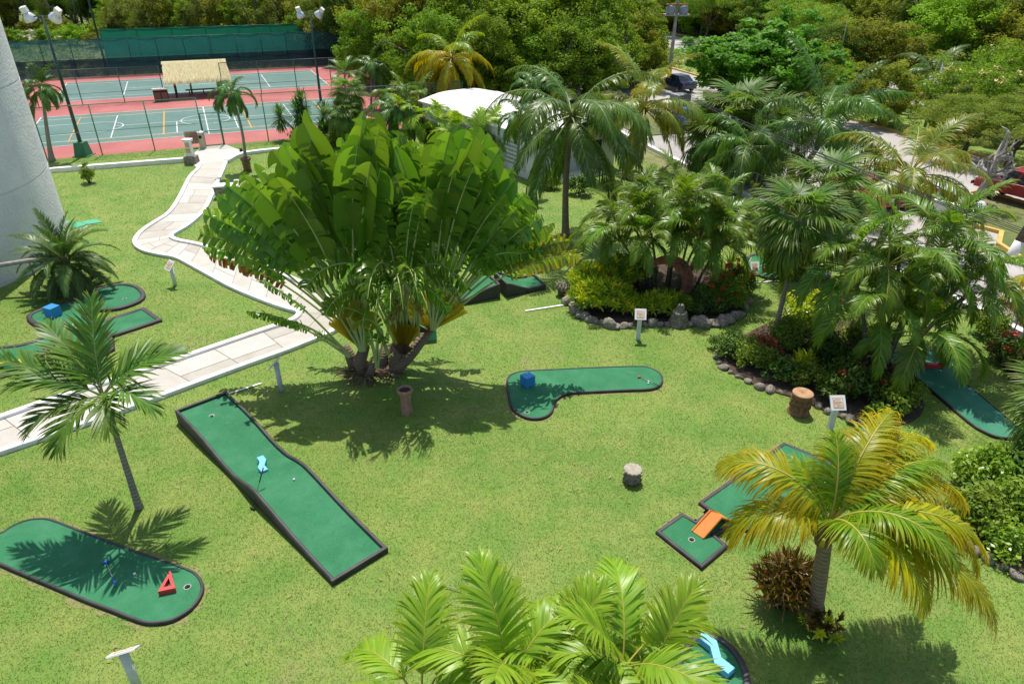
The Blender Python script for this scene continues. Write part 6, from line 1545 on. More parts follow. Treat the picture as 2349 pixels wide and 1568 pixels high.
palm('royal_palm', 'bright feathery palm right of the swollen green trunk beside the fence', G(1790, 470), GV(1790, 350, G(1790, 470)[1]), 'royal', 10, (.10, .07), TRUNK_GREY, sh=.4, sc=.72, lo=-35, seed=15)
# date palm lying along the tower
cD = GV(148, 596, 24.3); dt = thing('date_palm', 'small date palm leaning out from the foot of the white tower', 'palm tree', (cD[0] - 3.2, cD[1] - .6, 0))
lo_ = np.array(dt.location); ce = tuple(np.array(cD) - lo_)
b = MB(); b.tube([(-.6, -.1, -.1), (-.2, 0, .7), (.8, .15, 1.15), (2.0, .4, 1.28), ce], [.13, .11, .09, .085, .09], 9); b.build('trunk', BARK_PALE, dt, smooth=True)
b = MB(); pb = G(87, 655); b.tube([(pb[0] - lo_[0], pb[1] - lo_[1], -.1), (pb[0] - lo_[0] - .08, pb[1] - lo_[1] + .1, 1.26)], .035, 6); b.build('prop', BARK_GREY, dt, smooth=True)
add_fronds(dt, ce, 'date', 52, 84, -42, 3, 1.05, 0, .08, np.random.default_rng(16)); boots(dt, ce, 8, .10, .3, [FIBRE, FIBRE], np.random.default_rng(1))
# far-side palms by the courts
p, c = bc(905, 350, 912, 250); palm('christmas_palm', 'bushy drooping palm behind the fan-leaved clump in front of the white building', p, c, 'adon', 18, (.10, .08), TRUNK_GREY, sh=.5, sc=1.25, lo=-52, seed=17)
p = (GV(850, 232, 60)[0], 60., 0); palm('christmas_palm', 'palm standing before the red court apron at the black corner screen', p, GV(852, 150, 60.), 'adon', 14, (.09, .07), TRUNK_GREY, sh=.5, sc=1.25, lo=-45, seed=18)
p = (GV(905, 200, 66)[0], 66., 0); palm('christmas_palm', 'dark palm crown under the tall trees beside the court corner', p, GV(905, 142, 66.), 'adon', 14, (.1, .07), TRUNK_GREY, sh=.4, sc=1.25, lo=-45, seed=19)
clump_palm('areca_clump', 'soft yellow-green palm clump left of the white roof', (GV(930, 270, 52)[0], 52., 0), [(0, 0, 2.6, 0, 0), (.6, .3, 2.2, .4, .2), (-.6, .1, 2.3, -.4, 0), (.2, -.4, 1.8, .1, -.3)], 'areca', 8, 1.0, seed=20)
clump_palm('areca_clump', 'pale yellow-green palm clump against the left end of the white roof', (GV(972, 320, 45)[0], 45., 0), [(0, 0, 2.4, .1, 0), (.5, .2, 2.0, .5, .1), (-.5, .2, 2.1, -.5, .1)], 'arecaf', 8, .9, seed=21)
clump_palm('areca_clump', 'yellowing palm clump with upright fronds before the white roof', (GV(1085, 340, 43)[0], 43., 0), [(0, 0, 2.0, .1, 0), (.6, .1, 1.7, .5, .1), (-.6, 0, 1.8, -.5, .1), (.1, -.4, 1.3, .2, -.3), (1.0, 0, 1.5, .7, 0)], 'arecaf', 7, 1.0, seed=22)
p, c = bc(800, 340, 790, 262)
fan_palm('lady_palm', 'dense column of dark fan leaves by the near court fence', p, (p[0] - .1, p[1], 2.3), 46, 1.0, (.08, .06), -80, 60, seed=23, dead=0)
fan_palm('lady_palm', 'taller dark fan-leaved column behind the yuccas with a feathery top', (p[0] + .3, p[1] + 1.2, 0), (p[0] + .1, p[1] + 1.2, 3.3), 50, 1.0, (.08, .06), -80, 75, seed=24, dead=0)
p = (GV(795, 300, 50)[0], 50.2, 0); palm('christmas_palm', 'upright young palm topping the dark fan-leaved columns', p, GV(790, 165, 50.2), 'young', 9, (.08, .06), TRUNK_GREY, sc=.75, lo=0, seed=25)
yb = G(700, 322)
yucca('yucca', 'twin-headed spiky yucca leaning left beside the near court fence', yb, [(GV(641, 265, yb[1])[0] - yb[0], 0, GV(641, 265, yb[1])[2]), (GV(684, 255, yb[1])[0] - yb[0], 0, GV(684, 255, yb[1])[2])], group='spiky yuccas', seed=26, sc=1.15)
yb = G(718, 326)
yucca('yucca', 'three-headed spiky yucca in front of the slender floodlight', yb, [(GV(700, 285, yb[1])[0] - yb[0], 0, GV(700, 285, yb[1])[2]), (GV(690, 232, yb[1] + .8)[0] - yb[0], .8, GV(690, 232, yb[1] + .8)[2]), (GV(742, 265, yb[1])[0] - yb[0], .2, GV(742, 265, yb[1])[2])], group='spiky yuccas', seed=27, sc=1.15)
yucca('yucca', 'low spiky yucca nestled among the taller ones by the fence', G(745, 330), [(0, 0, .9), (.7, .2, 1.2)], group='spiky yuccas', seed=28, sc=1.0)
# thatch palms
p, c = bc(1772, 782, 1832, 505); fan_palm('thatch_palm', 'leaning thatch palm with a shaggy skirt of fan leaves beside the moon sculpture bed', p, c, 52, 1.15, (.085, .065), -80, 80, seed=29, dead=9, bend=(.05, 0), flowers=1)
p = G(1812, 640); fan_palm('thatch_palm', 'thatch palm with yellow flower sprays behind the shaggy leaning one', p, GV(1886, 445, p[1]), 36, 1.45, (.10, .07), -60, 80, seed=30, dead=4, flowers=4)
for i, (bx, by, cx_, cy_, lab) in enumerate([(1655, 425, 1640, 318, 'thatch palm with a brown dead skirt at the end of the road fence'), (1692, 415, 1700, 262, 'taller thatch palm standing over the one with the dead skirt'), (1640, 405, 1668, 272, 'third thatch palm crowded behind the dead-skirted one'), (1735, 420, 1752, 300, 'thatch palm beside the white car under the almond tree')]):
    p, c = bc(bx, by, cx_, cy_); fan_palm('thatch_palm', lab, p, c, 40, 1.75, (.10, .08), -75, 80, seed=31 + i, dead=10 if i == 0 else 3, flowers=1 if i == 1 else 0)
# areca clumps in the beds
clump_palm('areca_clump', 'big arching palm clump rising from the yellow shrub bed with the moon sculpture', G(1530, 672), [(0, .2, 3.3, 0, .1), (.3, -.2, 2.5, .2, -.1), (.7, .3, 2.6, .8, .2), (-.7, .2, 2.7, -.8, .3), (.3, -.2, 2.5, .5, -.5), (-.5, -.1, 2.4, -.7, -.5), (1.0, 0, 2.2, 1.0, -.1), (-1.0, 0, 2.2, -1.0, 0), (.2, .6, 3.2, .2, .7), (-.3, .7, 2.9, -.6, .8), (.9, .7, 2.5, .9, .6)], 'areca', 11, 1.05, seed=41, lo=22)
t = clump_palm('areca_clump', 'tall arching palm clump with one rusty orange frond in the dark shrub bed', G(2030, 845), [(-.4, 0, 3.6, -.5, 0), (0, .1, 3.4, .5, .2), (.3, -.1, 2.7, 1.3, -.1), (-.2, -.2, 2.4, -.9, -.3), (.15, .25, 3.9, .9, .5), (-.5, .3, 3.3, -1.2, .5), (.5, .2, 3.0, 1.7, .5), (0, -.3, 1.8, .2, -.6), (.1, .5, 3.7, .1, 1.0)], 'areca', 11, 1.1, seed=42, trunk=TRUNK_GREY, r=.065)
L_RUST = leaf_mat('rusty_frond', (.30, .075, .02), (.42, .13, .035), (.45, .2, .06), .5, .2, .6, .2)
o = link_mesh('dead_frond', pinnate('dead_frond', [L_RUST, RACHIS_Y], 9, 2.4, 25, -95, 46, .62, .045, 50, 24, 20, .45, .12, 4, .025), t, (1.75, -.3, 2.6), (0, .1, R(-42))); o['label'] = 'rusty orange hanging frond'
# foreground clumps
for lab, base, canes, sd_ in (('bright arching palm clump at the bottom edge with broad fronds, left of its taller neighbour', (.1, 5.9, 0), [(0, 0, 2.4, -.1, .3), (-.4, .1, 1.9, -1.0, .2), (.4, .2, 2.1, .3, .3), (-.1, -.3, 2.0, -.3, -.2)], 51), ('taller bright palm clump at the bottom edge, hiding the curved lane with the zigzag', (1.5, 5.9, 0), [(0, 0, 2.75, .1, .3), (-.4, .1, 2.3, -.4, .4), (.3, .1, 2.4, .2, .2), (0, -.3, 2.3, .1, -.2)], 52)):
    clump_palm('areca_clump', lab, base, canes, 'arecaf', 7, .82, seed=sd_, lo=12, trunk=TRUNK_CANE)
palm('golden_coconut_palm', 'golden palm fronds entering from the right picture edge beside the road', (GV(2440, 760, 20.0)[0], 20.0, 0), GV(2425, 660, 20.0), 'gold', 14, (.15, .11), TRUNK_COCO, sc=.62, lo=-40, seed=61)
fan_palm('thatch_palm', 'dark fan palm leaves entering from the right picture edge above the faded lane end', G(2480, 1060), GV(2440, 940, G(2480, 1060)[1]), 26, 1.0, (.08, .06), -50, 70, seed=62, dead=0)

# ================================================================== planting beds
def bed(name, px, mat=SOIL):
    P = chaikin([G(x, y)[:2] for x, y in px], 2); b = MB(); b.prism(P, -.03, .045); tag(b.build(name, mat), kind='structure'); lane_polys.append(P)
bed('planting_bed', [(1302, 690), (1330, 722), (1395, 744), (1470, 750), (1556, 748), (1640, 743), (1700, 722), (1715, 690), (1690, 640), (1600, 600), (1480, 590), (1360, 610), (1310, 650)])
bed('planting_bed', [(1638, 812), (1660, 848), (1740, 890), (1840, 918), (1930, 962), (2000, 980), (2090, 975), (2130, 930), (2080, 870), (2040, 810), (1960, 730), (1880, 700), (1820, 720), (1740, 750)])
bed('planting_bed', [(2190, 1100), (2240, 1240), (2300, 1300), (2460, 1360), (2500, 1060), (2349, 1010), (2240, 1040)])
bed('planting_bed', [(2265, 770), (2300, 850), (2349, 870), (2480, 900), (2480, 780), (2349, 730), (2290, 745)])
S = shrub; XB = 'croton bush'
def cro(label, x, y, rad, mats, n, L_=.26, w=.05, seed=1, grp=None): return croton_bush('croton', label, G(x, y), rad, mats, n, L_, w, XB, grp, seed)
CY = [L_CROTY, L_CROTY, L_CROTG]
cro('spreading yellow-green croton at the left front of the moon sculpture bed', 1378, 712, (1.2, .8, 1.15), CY, 110, .30, .06, 1)
cro('yellow-green croton behind the front one, next to the stone artichoke', 1345, 672, (.75, .8, 1.1), CY, 60, .30, .06, 2)
cro('yellow-green croton with dark centre behind the left front shrubs', 1415, 664, (1.0, .9, 1.3), CY + [L_CROTG], 80, .30, .06, 3)
cro('low green and yellow croton row in front of the crescent moon', 1515, 722, (1.15, .5, .8), [L_CROTG, L_CROTG, L_CROTY], 80, .29, .055, 4)
cro('green croton between the hole 7 sign and the moon', 1448, 722, (.55, .45, .7), CY, 26, .26, .055, 5)
S('shrub', 'dark glossy shrub under the left side of the palm clump', G(1455, 650), (.9, .8, 1.2), L_IXORA, .17, 1.0, seed=11)
S('shrub', 'small copper-red shrub in front of the crescent moon', G(1478, 712), (.3, .3, .5), L_REDL, .13, 1.0, seed=12)
S('ixora_bush', 'red flowering shrub at the right end of the moon sculpture bed', G(1668, 706), (.95, .7, 1.15), L_MIX, .11, 1.2, seed=13, flowers=20, fmat=PETAL)
S('ixora_bush', 'dark shrub with a few red flowers beside the ringed stone totem', G(1612, 722), (.75, .5, .95), L_IXORA, .11, 1.2, seed=14, flowers=4, fmat=PETAL)
S('ixora_bush', 'red flowering shrub at the roadside rim of the moon sculpture bed', G(1695, 672), (.6, .7, 1.0), L_IXORA, .11, 1.2, seed=15, flowers=12, fmat=PETAL)
t = thing('spider_lily', 'tuft of long green strap leaves behind the red flowering shrubs', 'lily clump', G(1672, 640))
for i in range(5): link_mesh('leaf_head', rosette('leaf_head', [L_CROTG if i % 2 else L_MIX], 80 + i, 26, 1.0, .06, 5, 85, .35) if i < 2 else bpy.data.objects['leaf_head'].data, t, (.35 * math.cos(i * 1.3), .35 * math.sin(i * 1.3), .2), (0, 0, i * 1.1)) if i < 2 else link_mesh('leaf_head', t.children[i % 2].data, t, (.55 * math.cos(i * 1.9), .45 * math.sin(i * 1.9), .2), (0, 0, i * 1.7))
B2 = [('bright yellow-green shrub at the back of the dark bed', 1850, 745, (.9, .8, 1.1), L_CROTY, .13, 1.1, 0), ('pale green shrub beside the thatch palm trunk', 1808, 790, (.8, .7, .9), L_MIX, .11, 1.2, 0), ('dark green shrub at the left tip of the dark bed', 1672, 812, (.65, .6, .75), L_IXORA, .10, 1.2, 0),
      ('dark shrub next to the left tip of the dark bed', 1725, 838, (.7, .6, .8), L_MIX, .10, 1.2, 0), ('copper-tinted shrub in the middle of the dark bed', 1745, 815, (.6, .55, .85), L_REDL, .11, .8, 0), ('green shrub left of the carved stump', 1790, 872, (.65, .5, .75), L_IXORA, .11, 1.2, 0),
      ('low green shrub behind the carved stump', 1858, 885, (.7, .55, .7), L_MIX, .11, 1.2, 0), ('dark shrub with red blooms under the trunks of the palm clump', 1965, 905, (.9, .7, .95), L_IXORA, .12, 1.2, 5), ('round green shrub at the front right corner of the dark bed', 2052, 930, (.75, .65, .9), L_MIX, .13, 1.2, 0),
      ('dark shrub behind the hole 4 sign', 1915, 920, (.7, .5, .8), L_IXORA, .11, 1.2, 0), ('small bright shrub at the front right tip of the dark bed', 2010, 960, (.5, .35, .45), L_CROTG, .12, 1.0, 0), ('dark shrub left of the palm clump trunks', 1900, 840, (.9, .7, .95), L_IXORA, .12, 1.1, 0), ('shaded shrub between the thatch palm trunk and the palm clump', 1870, 800, (.8, .7, .9), L_MIX, .12, 1.0, 0),
      ('bright bush by the white rocks', 1880, 720, (.7, .6, .9), L_CROTG, .14, 1.0, 2), ('shrub on the road side of the palm clump', 1975, 800, (.8, .8, .9), L_MIX, .13, 1.0, 0)]
for i, (lab, x, y, rad, mt, sz, dn, fl) in enumerate(B2): S('shrub', lab, G(x, y), rad, mt, sz, dn, seed=100 + i, flowers=fl, fmat=PETAL)
cro('yellow striped croton in the dark bed in front of the palm trunks', 1838, 862, (.35, .35, .65), [L_CROTY, L_CROTG], 12, .36, .05, 9)
B3 = [('pale leafy shrub nearest the golden palm in the right-hand bed', 2235, 1200, (.7, .7, .95), L_MIX, .13, 0), ('light green shrub at the upper end of the right-hand bed', 2245, 1110, (.8, .7, .9), L_CROTG, .13, 0), ('dark shrub in the right-hand bed against the edge', 2320, 1190, (.9, .8, 1.0), L_MIX, .13, 0), ('large bush with long leaves cut by the right edge', 2350, 1120, (.8, .8, 1.0), L_IXORA, .16, 2), ('low shrub at the foot of the right-hand bed', 2300, 1255, (.7, .6, .7), L_CROTG, .12, 0)]
for i, (lab, x, y, rad, mt, sz, fl) in enumerate(B3): S('shrub', lab, G(x, y), rad, mt, sz, 1.2, seed=130 + i, flowers=fl, fmat=PETAL)
B4 = [('leafy shrub by the road fence beyond the faded lane', 2262, 768, (.7, .6, .9), L_MIX, 0), ('red flowering bush at the right edge beyond the faded lane', 2312, 828, (.85, .7, .9), L_IXORA, 9), ('red flowering bush cut by the right edge above the faded lane', 2360, 860, (.8, .7, 1.0), L_IXORA, 6)]
for i, (lab, x, y, rad, mt, fl) in enumerate(B4): S('ixora_bush', lab, G(x, y), rad, mt, .12, 1.2, seed=140 + i, flowers=fl, fmat=PETAL)
S('shrub', 'small round reddish shrub alone on the lawn below the low wall', G(206, 420), (.42, .42, .95), L_MIX, .10, 2.2, seed=150, flowers=0)
cro('dark bronze croton with strap leaves at the foot of the golden palm', 1790, 1385, (.62, .5, 1.15), [L_CROTR], 58, .36, .038, 21)
cro('small yellow-leaved croton on bare crooked stems before the golden palm', 1880, 1455, (.45, .35, .5), [L_CROTY, L_CROTR], 12, .17, .06, 22)
for i, (lab, x, y, rad) in enumerate([('green hedge shrub at the foot of the white building', 1150, 385, (1.2, .8, 1.1)), ('green bush left of the tall coconut trunk', 1262, 432, (.8, .7, .8)), ('round green bush right of the tall coconut trunk', 1325, 445, (.8, .7, 1.1)), ('low bush in front of the white building door', 1215, 402, (.9, .7, .9)), ('green bush behind the potted yuccas', 690, 328, (1.0, .6, .9)), ('light green bush below the dark fan-leaved column', 770, 335, (1.0, .7, .9)), ('dense bush between the fan-leaved clump and the white building', 1020, 400, (1.4, 1.0, 1.3)), ('thick bush filling the gap behind the fan-leaved clump', 905, 385, (1.6, 1.0, 1.3)), ('low green bush along the fence behind the palm clump', 1480, 470, (1.2, .8, 1.0))]): S('shrub', lab, G(x, y), rad, L_MIX if i % 2 else L_IXORA, .15, .8, seed=160 + i)
for i, (x, y, lab) in enumerate([(1000, 350, 'tall leafy shrub against the far end of the white building wall'), (1060, 365, 'leafy shrub in the middle of the white building wall'), (1110, 380, 'leafy shrub in front of the vent slots of the white building')]): S('shrub', lab, G(x, y), (1.2, .8, 1.7), L_MIX, .17, .8, seed=170 + i)
S('twiggy_bush', 'thin twiggy bush against the road fence', G(1727, 480), (.6, .45, 1.5), L_MIX, .08, .35, seed=180)
S('twiggy_bush', 'bare tangle of twigs climbing the road fence', G(1958, 570), (.5, .4, 1.3), L_SCRUB, .07, .2, seed=181)

# ================================================================== trees
def T(label, px, Y, kind, sc, rz=None, grp=None, name=None, cat='tree'):
    g = np.random.default_rng(int(px * 7 + Y * 13)); p = GV(px, 300, Y)
    return tree(name or {'broad': 'broadleaf_tree', 'scrub': 'scrub_tree', 'feath': 'feathery_tree', 'low': 'wild_bush', 'pine': 'casuarina_tree'}.get(kind[:5] if kind[:3] != 'low' else 'low', kind[:4] and {'pine': 'casuarina_tree', 'almo': 'almond_tree', 'yell': 'flowering_tree', 'bare': 'bare_tree'}.get(kind[:4], 'broadleaf_tree')), label, (p[0], Y, 0), kind, sc, g.uniform(0, 6.28) if rz is None else rz, cat, grp)
# tall dense trees behind the white building
for px, Y, k, s_, lab in [(905, 74, 'broad1', 1.0, 'olive crowned tree at the black corner screen of the courts'), (985, 70, 'broad1', 1.15, 'dense olive tree left of the golden coconut palm'), (1105, 68, 'broad0', 1.15, 'tall bright broadleaf tree right behind the golden coconut palm'), (1205, 66, 'broad2', 1.12, 'tall fresh green tree above the white roof'), (1310, 68, 'broad0', 1.15, 'wide broadleaf tree above the tall coconut palm'), (1400, 76, 'broad2', 1.0, 'fresh green tree where the wood meets the street'), (1060, 84, 'broad2', 1.3, 'high tree topping the wood behind the golden coconut palm'), (1250, 84, 'broad0', 1.35, 'high dark tree topping the wood behind the white roof'), (960, 92, 'broad3', 1.3, 'high dark tree beyond the far court corner'), (1370, 92, 'broad1', 1.2, 'olive tree at the back of the wood next to the street'), (1160, 100, 'broad3', 1.5, 'darkest high tree at the very back above the white roof'), (845, 88, 'broad3', 1.05, 'dark tree closing the end of the green shade cloth')]: T(lab, px, Y, k, s_)
T('small olive tree overhanging the street beside the utility pole', 1440, 74, 'broad1', (.55, .55, .62)); T('small bushy tree hanging over the yellow kerb near the utility pole', 1478, 70, 'broad1', (.42, .42, .5))
T('wide feathery tree spreading over the far bend of the street', 1480, 122, 'feather0', 1.25); T('feathery tree over the far street right of the utility pole', 1590, 112, 'feather1', 1.15); T('feathery tree high above the almond tree', 1700, 112, 'feather0', 1.2); T('feathery tree far back beside the distant pole', 1625, 140, 'feather1', 1.4); T('tree in the gap beside the far bend of the street', 1420, 140, 'broad2', 1.1); T('far tree closing the street behind the transformer', 1520, 150, 'broad0', 1.3)
T('large sea almond tree with big glossy leaves in flat tiers over the parked cars', 1735, 57, 'almond', (1.2, 1.12, 1.0), .4, name='almond_tree')
for px, Y, k, s_, lab in [(1800, 84, 'feather1', 1.1, 'feathery dark green tree behind the almond tree, towards the street palm'), (1880, 98, 'broad0', 1.2, 'broad tree at the top of the wood behind the thin green pole'), (1965, 72, 'broad1', (1.0, 1.0, .72), 'olive bushy tree beside the thin green pole'), (2050, 84, 'broad1', 1.0, 'olive tree behind the street coconut palm'), (2040, 110, 'broad2', 1.4, 'fresh tree high above the street coconut palm'), (2160, 80, 'broad1', 1.0, 'olive tree right of the street coconut palm'), (2180, 108, 'broad0', 1.4, 'high tree behind the yellow flowering branches'), (2270, 72, 'broad1', 1.05, 'brownish olive tree above the yellow flowering branches'), (2340, 88, 'broad3', 1.35, 'dark high tree in the upper right corner'), (1790, 120, 'broad2', 1.35, 'far fresh tree at the top edge above the almond tree'), (1940, 128, 'broad3', 1.5, 'far dark tree at the top edge behind the green pole'), (2300, 112, 'broad0', 1.5, 'far tall tree at the upper right'), (2100, 135, 'broad0', 1.5, 'far tree at the top edge over the street palm'), (2420, 70, 'broad1', 1.1, 'olive tree leaning in from the right edge'), (1870, 72, 'broad3', (.8, .8, .6), 'dark low tree in the shadow behind the almond tree')]: T(lab, px, Y, k, s_)
T('tree with pale yellow blossom beside the street at the right', 2215, 52, 'yellowflower', (1.0, 1.0, .8), .3); T('tree with pale yellow blossom cut by the right edge', 2330, 56, 'yellowflower', (1.1, 1.1, 1.0), 2.0)
T('feathery roadside tree with twin dark trunks behind the royal palm', 1815, 56, 'feather0', (.72, .72, .72)); T('flat feathery branches above the bare tree at the right edge', 2340, 43, 'feather1', (.95, .95, .62))
T('feathery green branches between the royal palm and the street', 2225, 46, 'feather0', (.85, .85, .55))
T('bare pale branched tree with whitewashed trunk on the kerbed island', 2290, 35.5, 'bare', (.6, .6, .75), 1.0)
for i, (px, Y, k, s_, lab) in enumerate([(1640, 50, 'low1', (1.0, 1.0, 1.3), 'leafy bush on the verge under the almond tree'), (1900, 50, 'feather1', (.6, .6, .45), 'light feathery branches over the road behind the royal palm'), (2010, 55, 'broad1', (.62, .62, .52), 'low olive tree at the street before the grey lamp post'), (2090, 70, 'low3', (2.0, 2.0, 1.6), 'pale bush mass under the street coconut palm'), (2250, 62, 'broad2', (.7, .7, .55), 'bright leafy tree right of the grey lamp post'), (2400, 60, 'broad1', (1.0, 1.0, .9), 'olive tree at the right edge behind the pickup truck')]): T(lab, px, Y, k, s_)
t = thing('tree_trunk', 'leaning whitewashed trunk at the right edge by the road island', 'tree', G(2330, 600)); b = MB(); b.tube([(-.35, 0, -.1), (-.1, .1, .9)], [.22, .19], 9); b.build('white_base', WHITEP, t, smooth=True); b = MB(); b.tube([(-.1, .1, .9), (.3, .2, 2.2), (.9, .5, 4.2)], [.188, .2, .16], 9); b.build('trunk', BARK_DARK, t, smooth=True)
# scrub wood behind the courts
gs = np.random.default_rng(77); GW = 'scrub trees of the wood behind the green shade cloth'
for i in range(44):
    f = i / 43; px = 392 + 480 * f + gs.normal(0, 8); Y = 99 - 12 * f + (i % 4) * 6 + gs.normal(0, 1); T('airy scrub tree with pale thin stems in the wood behind the green shade cloth', px, Y, 'scrub%d' % (i % 3), gs.uniform(.95, 1.35), grp=GW)
GW2 = 'taller trees at the back of the wood behind the courts'
for i in range(26):
    px = 10 + 36 * i + gs.normal(0, 12); Y = 130 - 14 * i / 26 + gs.normal(0, 4); T('dense dark tree at the back of the wood beyond the tennis courts', px, Y, ('broad3', 'broad0', 'broad3', 'broad1')[i % 4], gs.uniform(1.0, 1.4), grp=GW2)
GW3 = 'wild bushes on the grass beyond the teal windscreen'
for i in range(22):
    px = 30 + 350 * gs.random(); Y = 99 + 22 * gs.random() ** 1.3; T('wild leafy bush on the rough grass beyond the teal windscreen', px, Y, 'low%d' % (i % 4), gs.uniform(.6, 1.3), grp=GW3)
for i, px in enumerate((185, 245, 300, 335, 150, 270)): T('soft upright casuarina at the edge of the rough grass behind the courts', px, 116 + 3 * (i % 3), 'pine', gs.uniform(.8, 1.15), grp='casuarinas behind the rough grass')
for i in range(7): T('scrub tree between the rough grass and the green shade cloth', 300 + 16 * i + gs.normal(0, 5), 104 + gs.normal(0, 4), 'scrub%d' % (i % 3), gs.uniform(.5, 1.0), grp='scrub trees beside the rough grass')
for i, (px, Y, s_) in enumerate(((12, 92, 1.3), (40, 112, 1.4), (90, 122, 1.3), (410, 92, .8), (440, 93, .7))): T('bright leafy bush on the rough grass, close to the far end of the teal windscreen', px, Y, 'low1', s_, grp='bright bushes behind the windscreen')
GR = 'trees of the dense wood beyond the far road'
k_ = 0
for t_, st in ((43.5, 4.6), (49, 5.2), (56, 6.0), (66, 7.5)):
    s0 = -6.0
    while s0 < 150:
        q = RD(s0 + gs.uniform(-1, 1), t_ + gs.uniform(-1.2, 1.2)); k_ += 1; s0 += st
        if abs(q[0]) > (q[1] * .87 + 6) * .80 + 6: continue
        tree('broadleaf_tree', 'broadleaf tree in the dense wood beyond the far road', q, ('broad1', 'broad3', 'broad0', 'broad1', 'broad2')[k_ * 7 % 5], (gs.uniform(.9, 1.25),) * 2 + (gs.uniform(.75, 1.1),), gs.uniform(0, 6), 'tree', GR)
GM = 'low trees along the grassy median of the street'
for s0 in [x for x in np.arange(10, 56, 4.2) if not 20 < x < 37]: tree('feathery_tree', 'low spreading tree on the grassy median behind the royal palm', RD(s0 + gs.uniform(-1, 1), 24.5 + gs.uniform(-2, 2)), ('feather0', 'broad1', 'feather1')[int(s0) % 3], (gs.uniform(.6, .8),) * 2 + (gs.uniform(.5, .62),), gs.uniform(0, 6), 'tree', GM)
GB = 'trees packed behind the white building'
for i in range(16):
    px = 870 + 38 * i + gs.normal(0, 6); Y = 62 + 5 * (i % 3) + gs.normal(0, 1.5) + (6 if px < 960 else 0)
    if px > 1400: Y += 12
    T('dense leafy tree packed among the wood behind the white building', px, Y, ('broad0', 'broad2', 'broad1')[i % 3], (gs.uniform(.75, .95),) * 2 + (gs.uniform(.62, .95),), grp=GB)
# the far wood that closes the view
me_, _cs = foliage('far_wood', [L_TREE[0], L_TREE[2], L_TREE[1]], 301, (6, 6, 4.5), 120, 60, .55, 1.3, .5, .5, .7, 5, .6)
fw = bpy.data.objects.new('far_wood', None)
Vs, Fs = [], []
src = np.zeros(len(me_.vertices) * 3, np.float32); me_.vertices.foreach_get('co', src); src = src.reshape(-1, 3)
gw = np.random.default_rng(8); vall = []
for i in range(64):
    f = i / 63; x = -190 + 400 * f; y = 172 + 26 * math.sin(f * 9) * .4 + gw.uniform(-6, 22); s_ = gw.uniform(1.0, 1.5); a = gw.uniform(0, 6.28)
    q = src.copy() * s_; q = np.stack([q[:, 0] * math.cos(a) - q[:, 1] * math.sin(a) + x, q[:, 0] * math.sin(a) + q[:, 1] * math.cos(a) + y, q[:, 2]], -1); Vs.append(q); vall.append(np.full(len(q), gw.random()) * .6 + .2)
V = np.concatenate(Vs); me = leaf_mesh('far_wood', V, np.arange(len(V)).reshape(-1, 4), np.concatenate(vall), np.zeros(len(V)), [L_TREE[0], L_TREE[2], L_TREE[1]], np.repeat(gw.integers(0, 3, 64), len(me_.polygons)), smooth=False)
bpy.data.objects.remove(fw); tag(link_mesh('far_wood', me), kind='stuff')
# rough low growth on the wild ground: tufts and weeds
def weeds():
    g = np.random.default_rng(55); n = 26000
    X = g.uniform(-70, 66, n); Y = g.uniform(42, 150, n); rel = np.stack([X - CO[0], Y - CO[1]], -1); u, v = rel @ CA, rel @ CB
    rd = np.stack([X - F0[0], Y - F0[1]], -1) @ FN
    ok = ~((u > -21) & (u < 19.5) & (v < 27)) & ((rd < -1.5) | (rd > 41) | ((rd > 20.6) & (rd < 29.2))) & ~((np.abs(X) < 9) & (Y < 56)) & (Y > 48)
    X, Y = X[ok], Y[ok]; n = len(X); k = 5
    P = np.repeat(np.stack([X, Y, 0 * X - .05], -1), k, 0) + g.normal(0, .12, (n * k, 3)) * np.array([1, 1, 0]); a = g.uniform(0, 6.28, n * k); D = nrm(np.stack([np.cos(a) * .6, np.sin(a) * .6, g.uniform(.5, 1.2, n * k)], -1))
    lf = Leafy(); lf.put(*ribbons(P, D, nrm(np.cross(D, g.normal(size=(n * k, 3)))), g.uniform(.2, .7, n * k), np.full(n * k, .09), np.full(n * k, .5), 2, np.repeat(g.random(n), k), wprof=np.array([.6, 1, .1])))
    tag(link_mesh('weeds', lf.mesh('weeds', [L_SCRUB])), kind='stuff')
weeds()
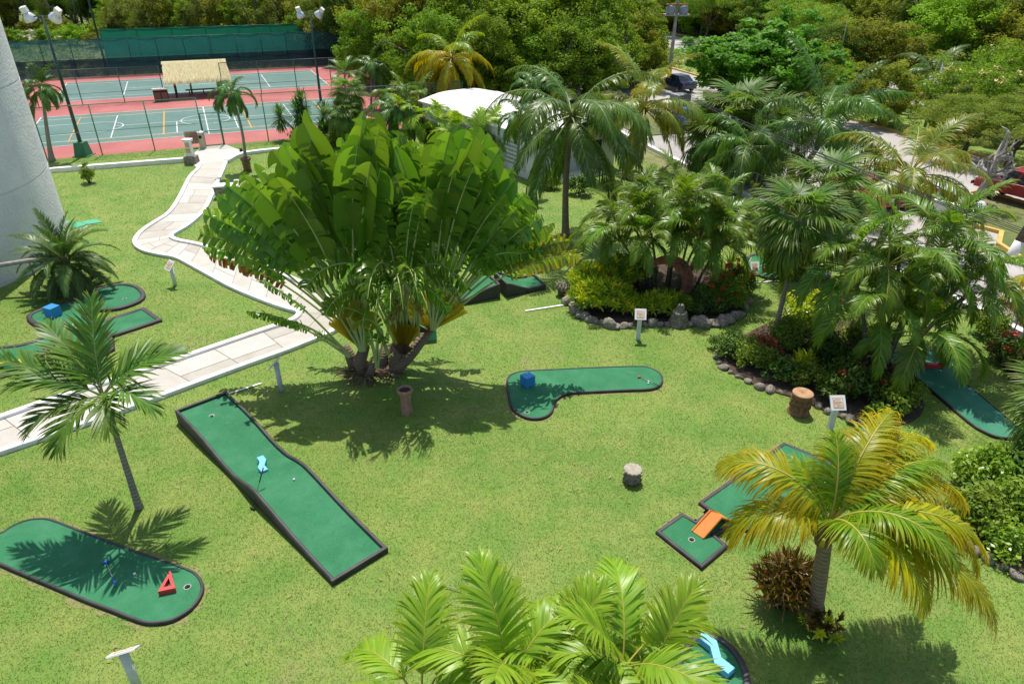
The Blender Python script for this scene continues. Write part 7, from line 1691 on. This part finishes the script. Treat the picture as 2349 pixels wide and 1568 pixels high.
# fallen bits on the lawn
gl_ = np.random.default_rng(31); lf = Leafy(); n_ = 150
pos = np.array([G(gl_.uniform(150, 1900), gl_.uniform(850, 1540)) for _ in range(n_)]); pos[:, 2] = .05; a = gl_.uniform(0, 6.28, n_); D = np.stack([np.cos(a), np.sin(a), 0 * a], -1)
lf.put(*ribbons(pos, D, np.tile([[0, 0, 1.0]], (n_, 1)) + gl_.normal(0, .1, (n_, 3)), gl_.uniform(.04, .16, n_), gl_.uniform(.008, .03, n_), np.zeros(n_), 2, gl_.random(n_), wprof=np.array([.4, 1, .2])))
tag(link_mesh('fallen_leaves', lf.mesh('fallen_leaves', [plain('litter', (.40, .30, .16), (.28, .18, .09), 3, .9)])), kind='stuff')
p = np.array(G(1512, 2030)) if False else None
b = MB(); q0, q1 = np.array(G(992, 1348)), np.array(G(1060, 1358)); b.tube([tuple(q0 + [0, 0, .05]), tuple((q0 + q1) / 2 + [0, .05, .06]), tuple(q1 + [0, 0, .05])], [.008, .012, .009], 5); tag(b.build('fallen_stick', BARK_PALE), 'dry stick lying on the open lawn above the bright palm clump', 'stick')
b = MB(); ge = np.random.default_rng(14)
for P in lane_polys[:11]:
    n = len(P); c0 = np.mean(np.array(P), 0)
    if n < 5: P = [tuple(np.array(P[i]) + (np.array(P[(i + 1) % n]) - np.array(P[i])) * k / 12) for i in range(n) for k in range(12)]; n = len(P)
    for i in range(n):
        p, q = np.array(P[i]), np.array(P[(i + 1) % n]); d = q - p; L_ = np.linalg.norm(d)
        if L_ < 1e-4 or ge.random() < .25: continue
        o_ = np.array([d[1], -d[0]]) / L_
        if np.dot(o_, (p + q) / 2 - c0) < 0 and n > 100: pass
        w0, w1 = ge.uniform(.07, .2), ge.uniform(.07, .2); b.add([(*(p + o_ * .04), .004), (*(p + o_ * w0), .004), (*(q + o_ * w1), .004), (*(q + o_ * .04), .004)], [(0, 1, 2, 3)])
tag(b.build('bare_soil', plain('worn_turf_edge', (.26, .22, .10), (.20, .24, .06), 5, .95)), kind='structure')
grow_grass()
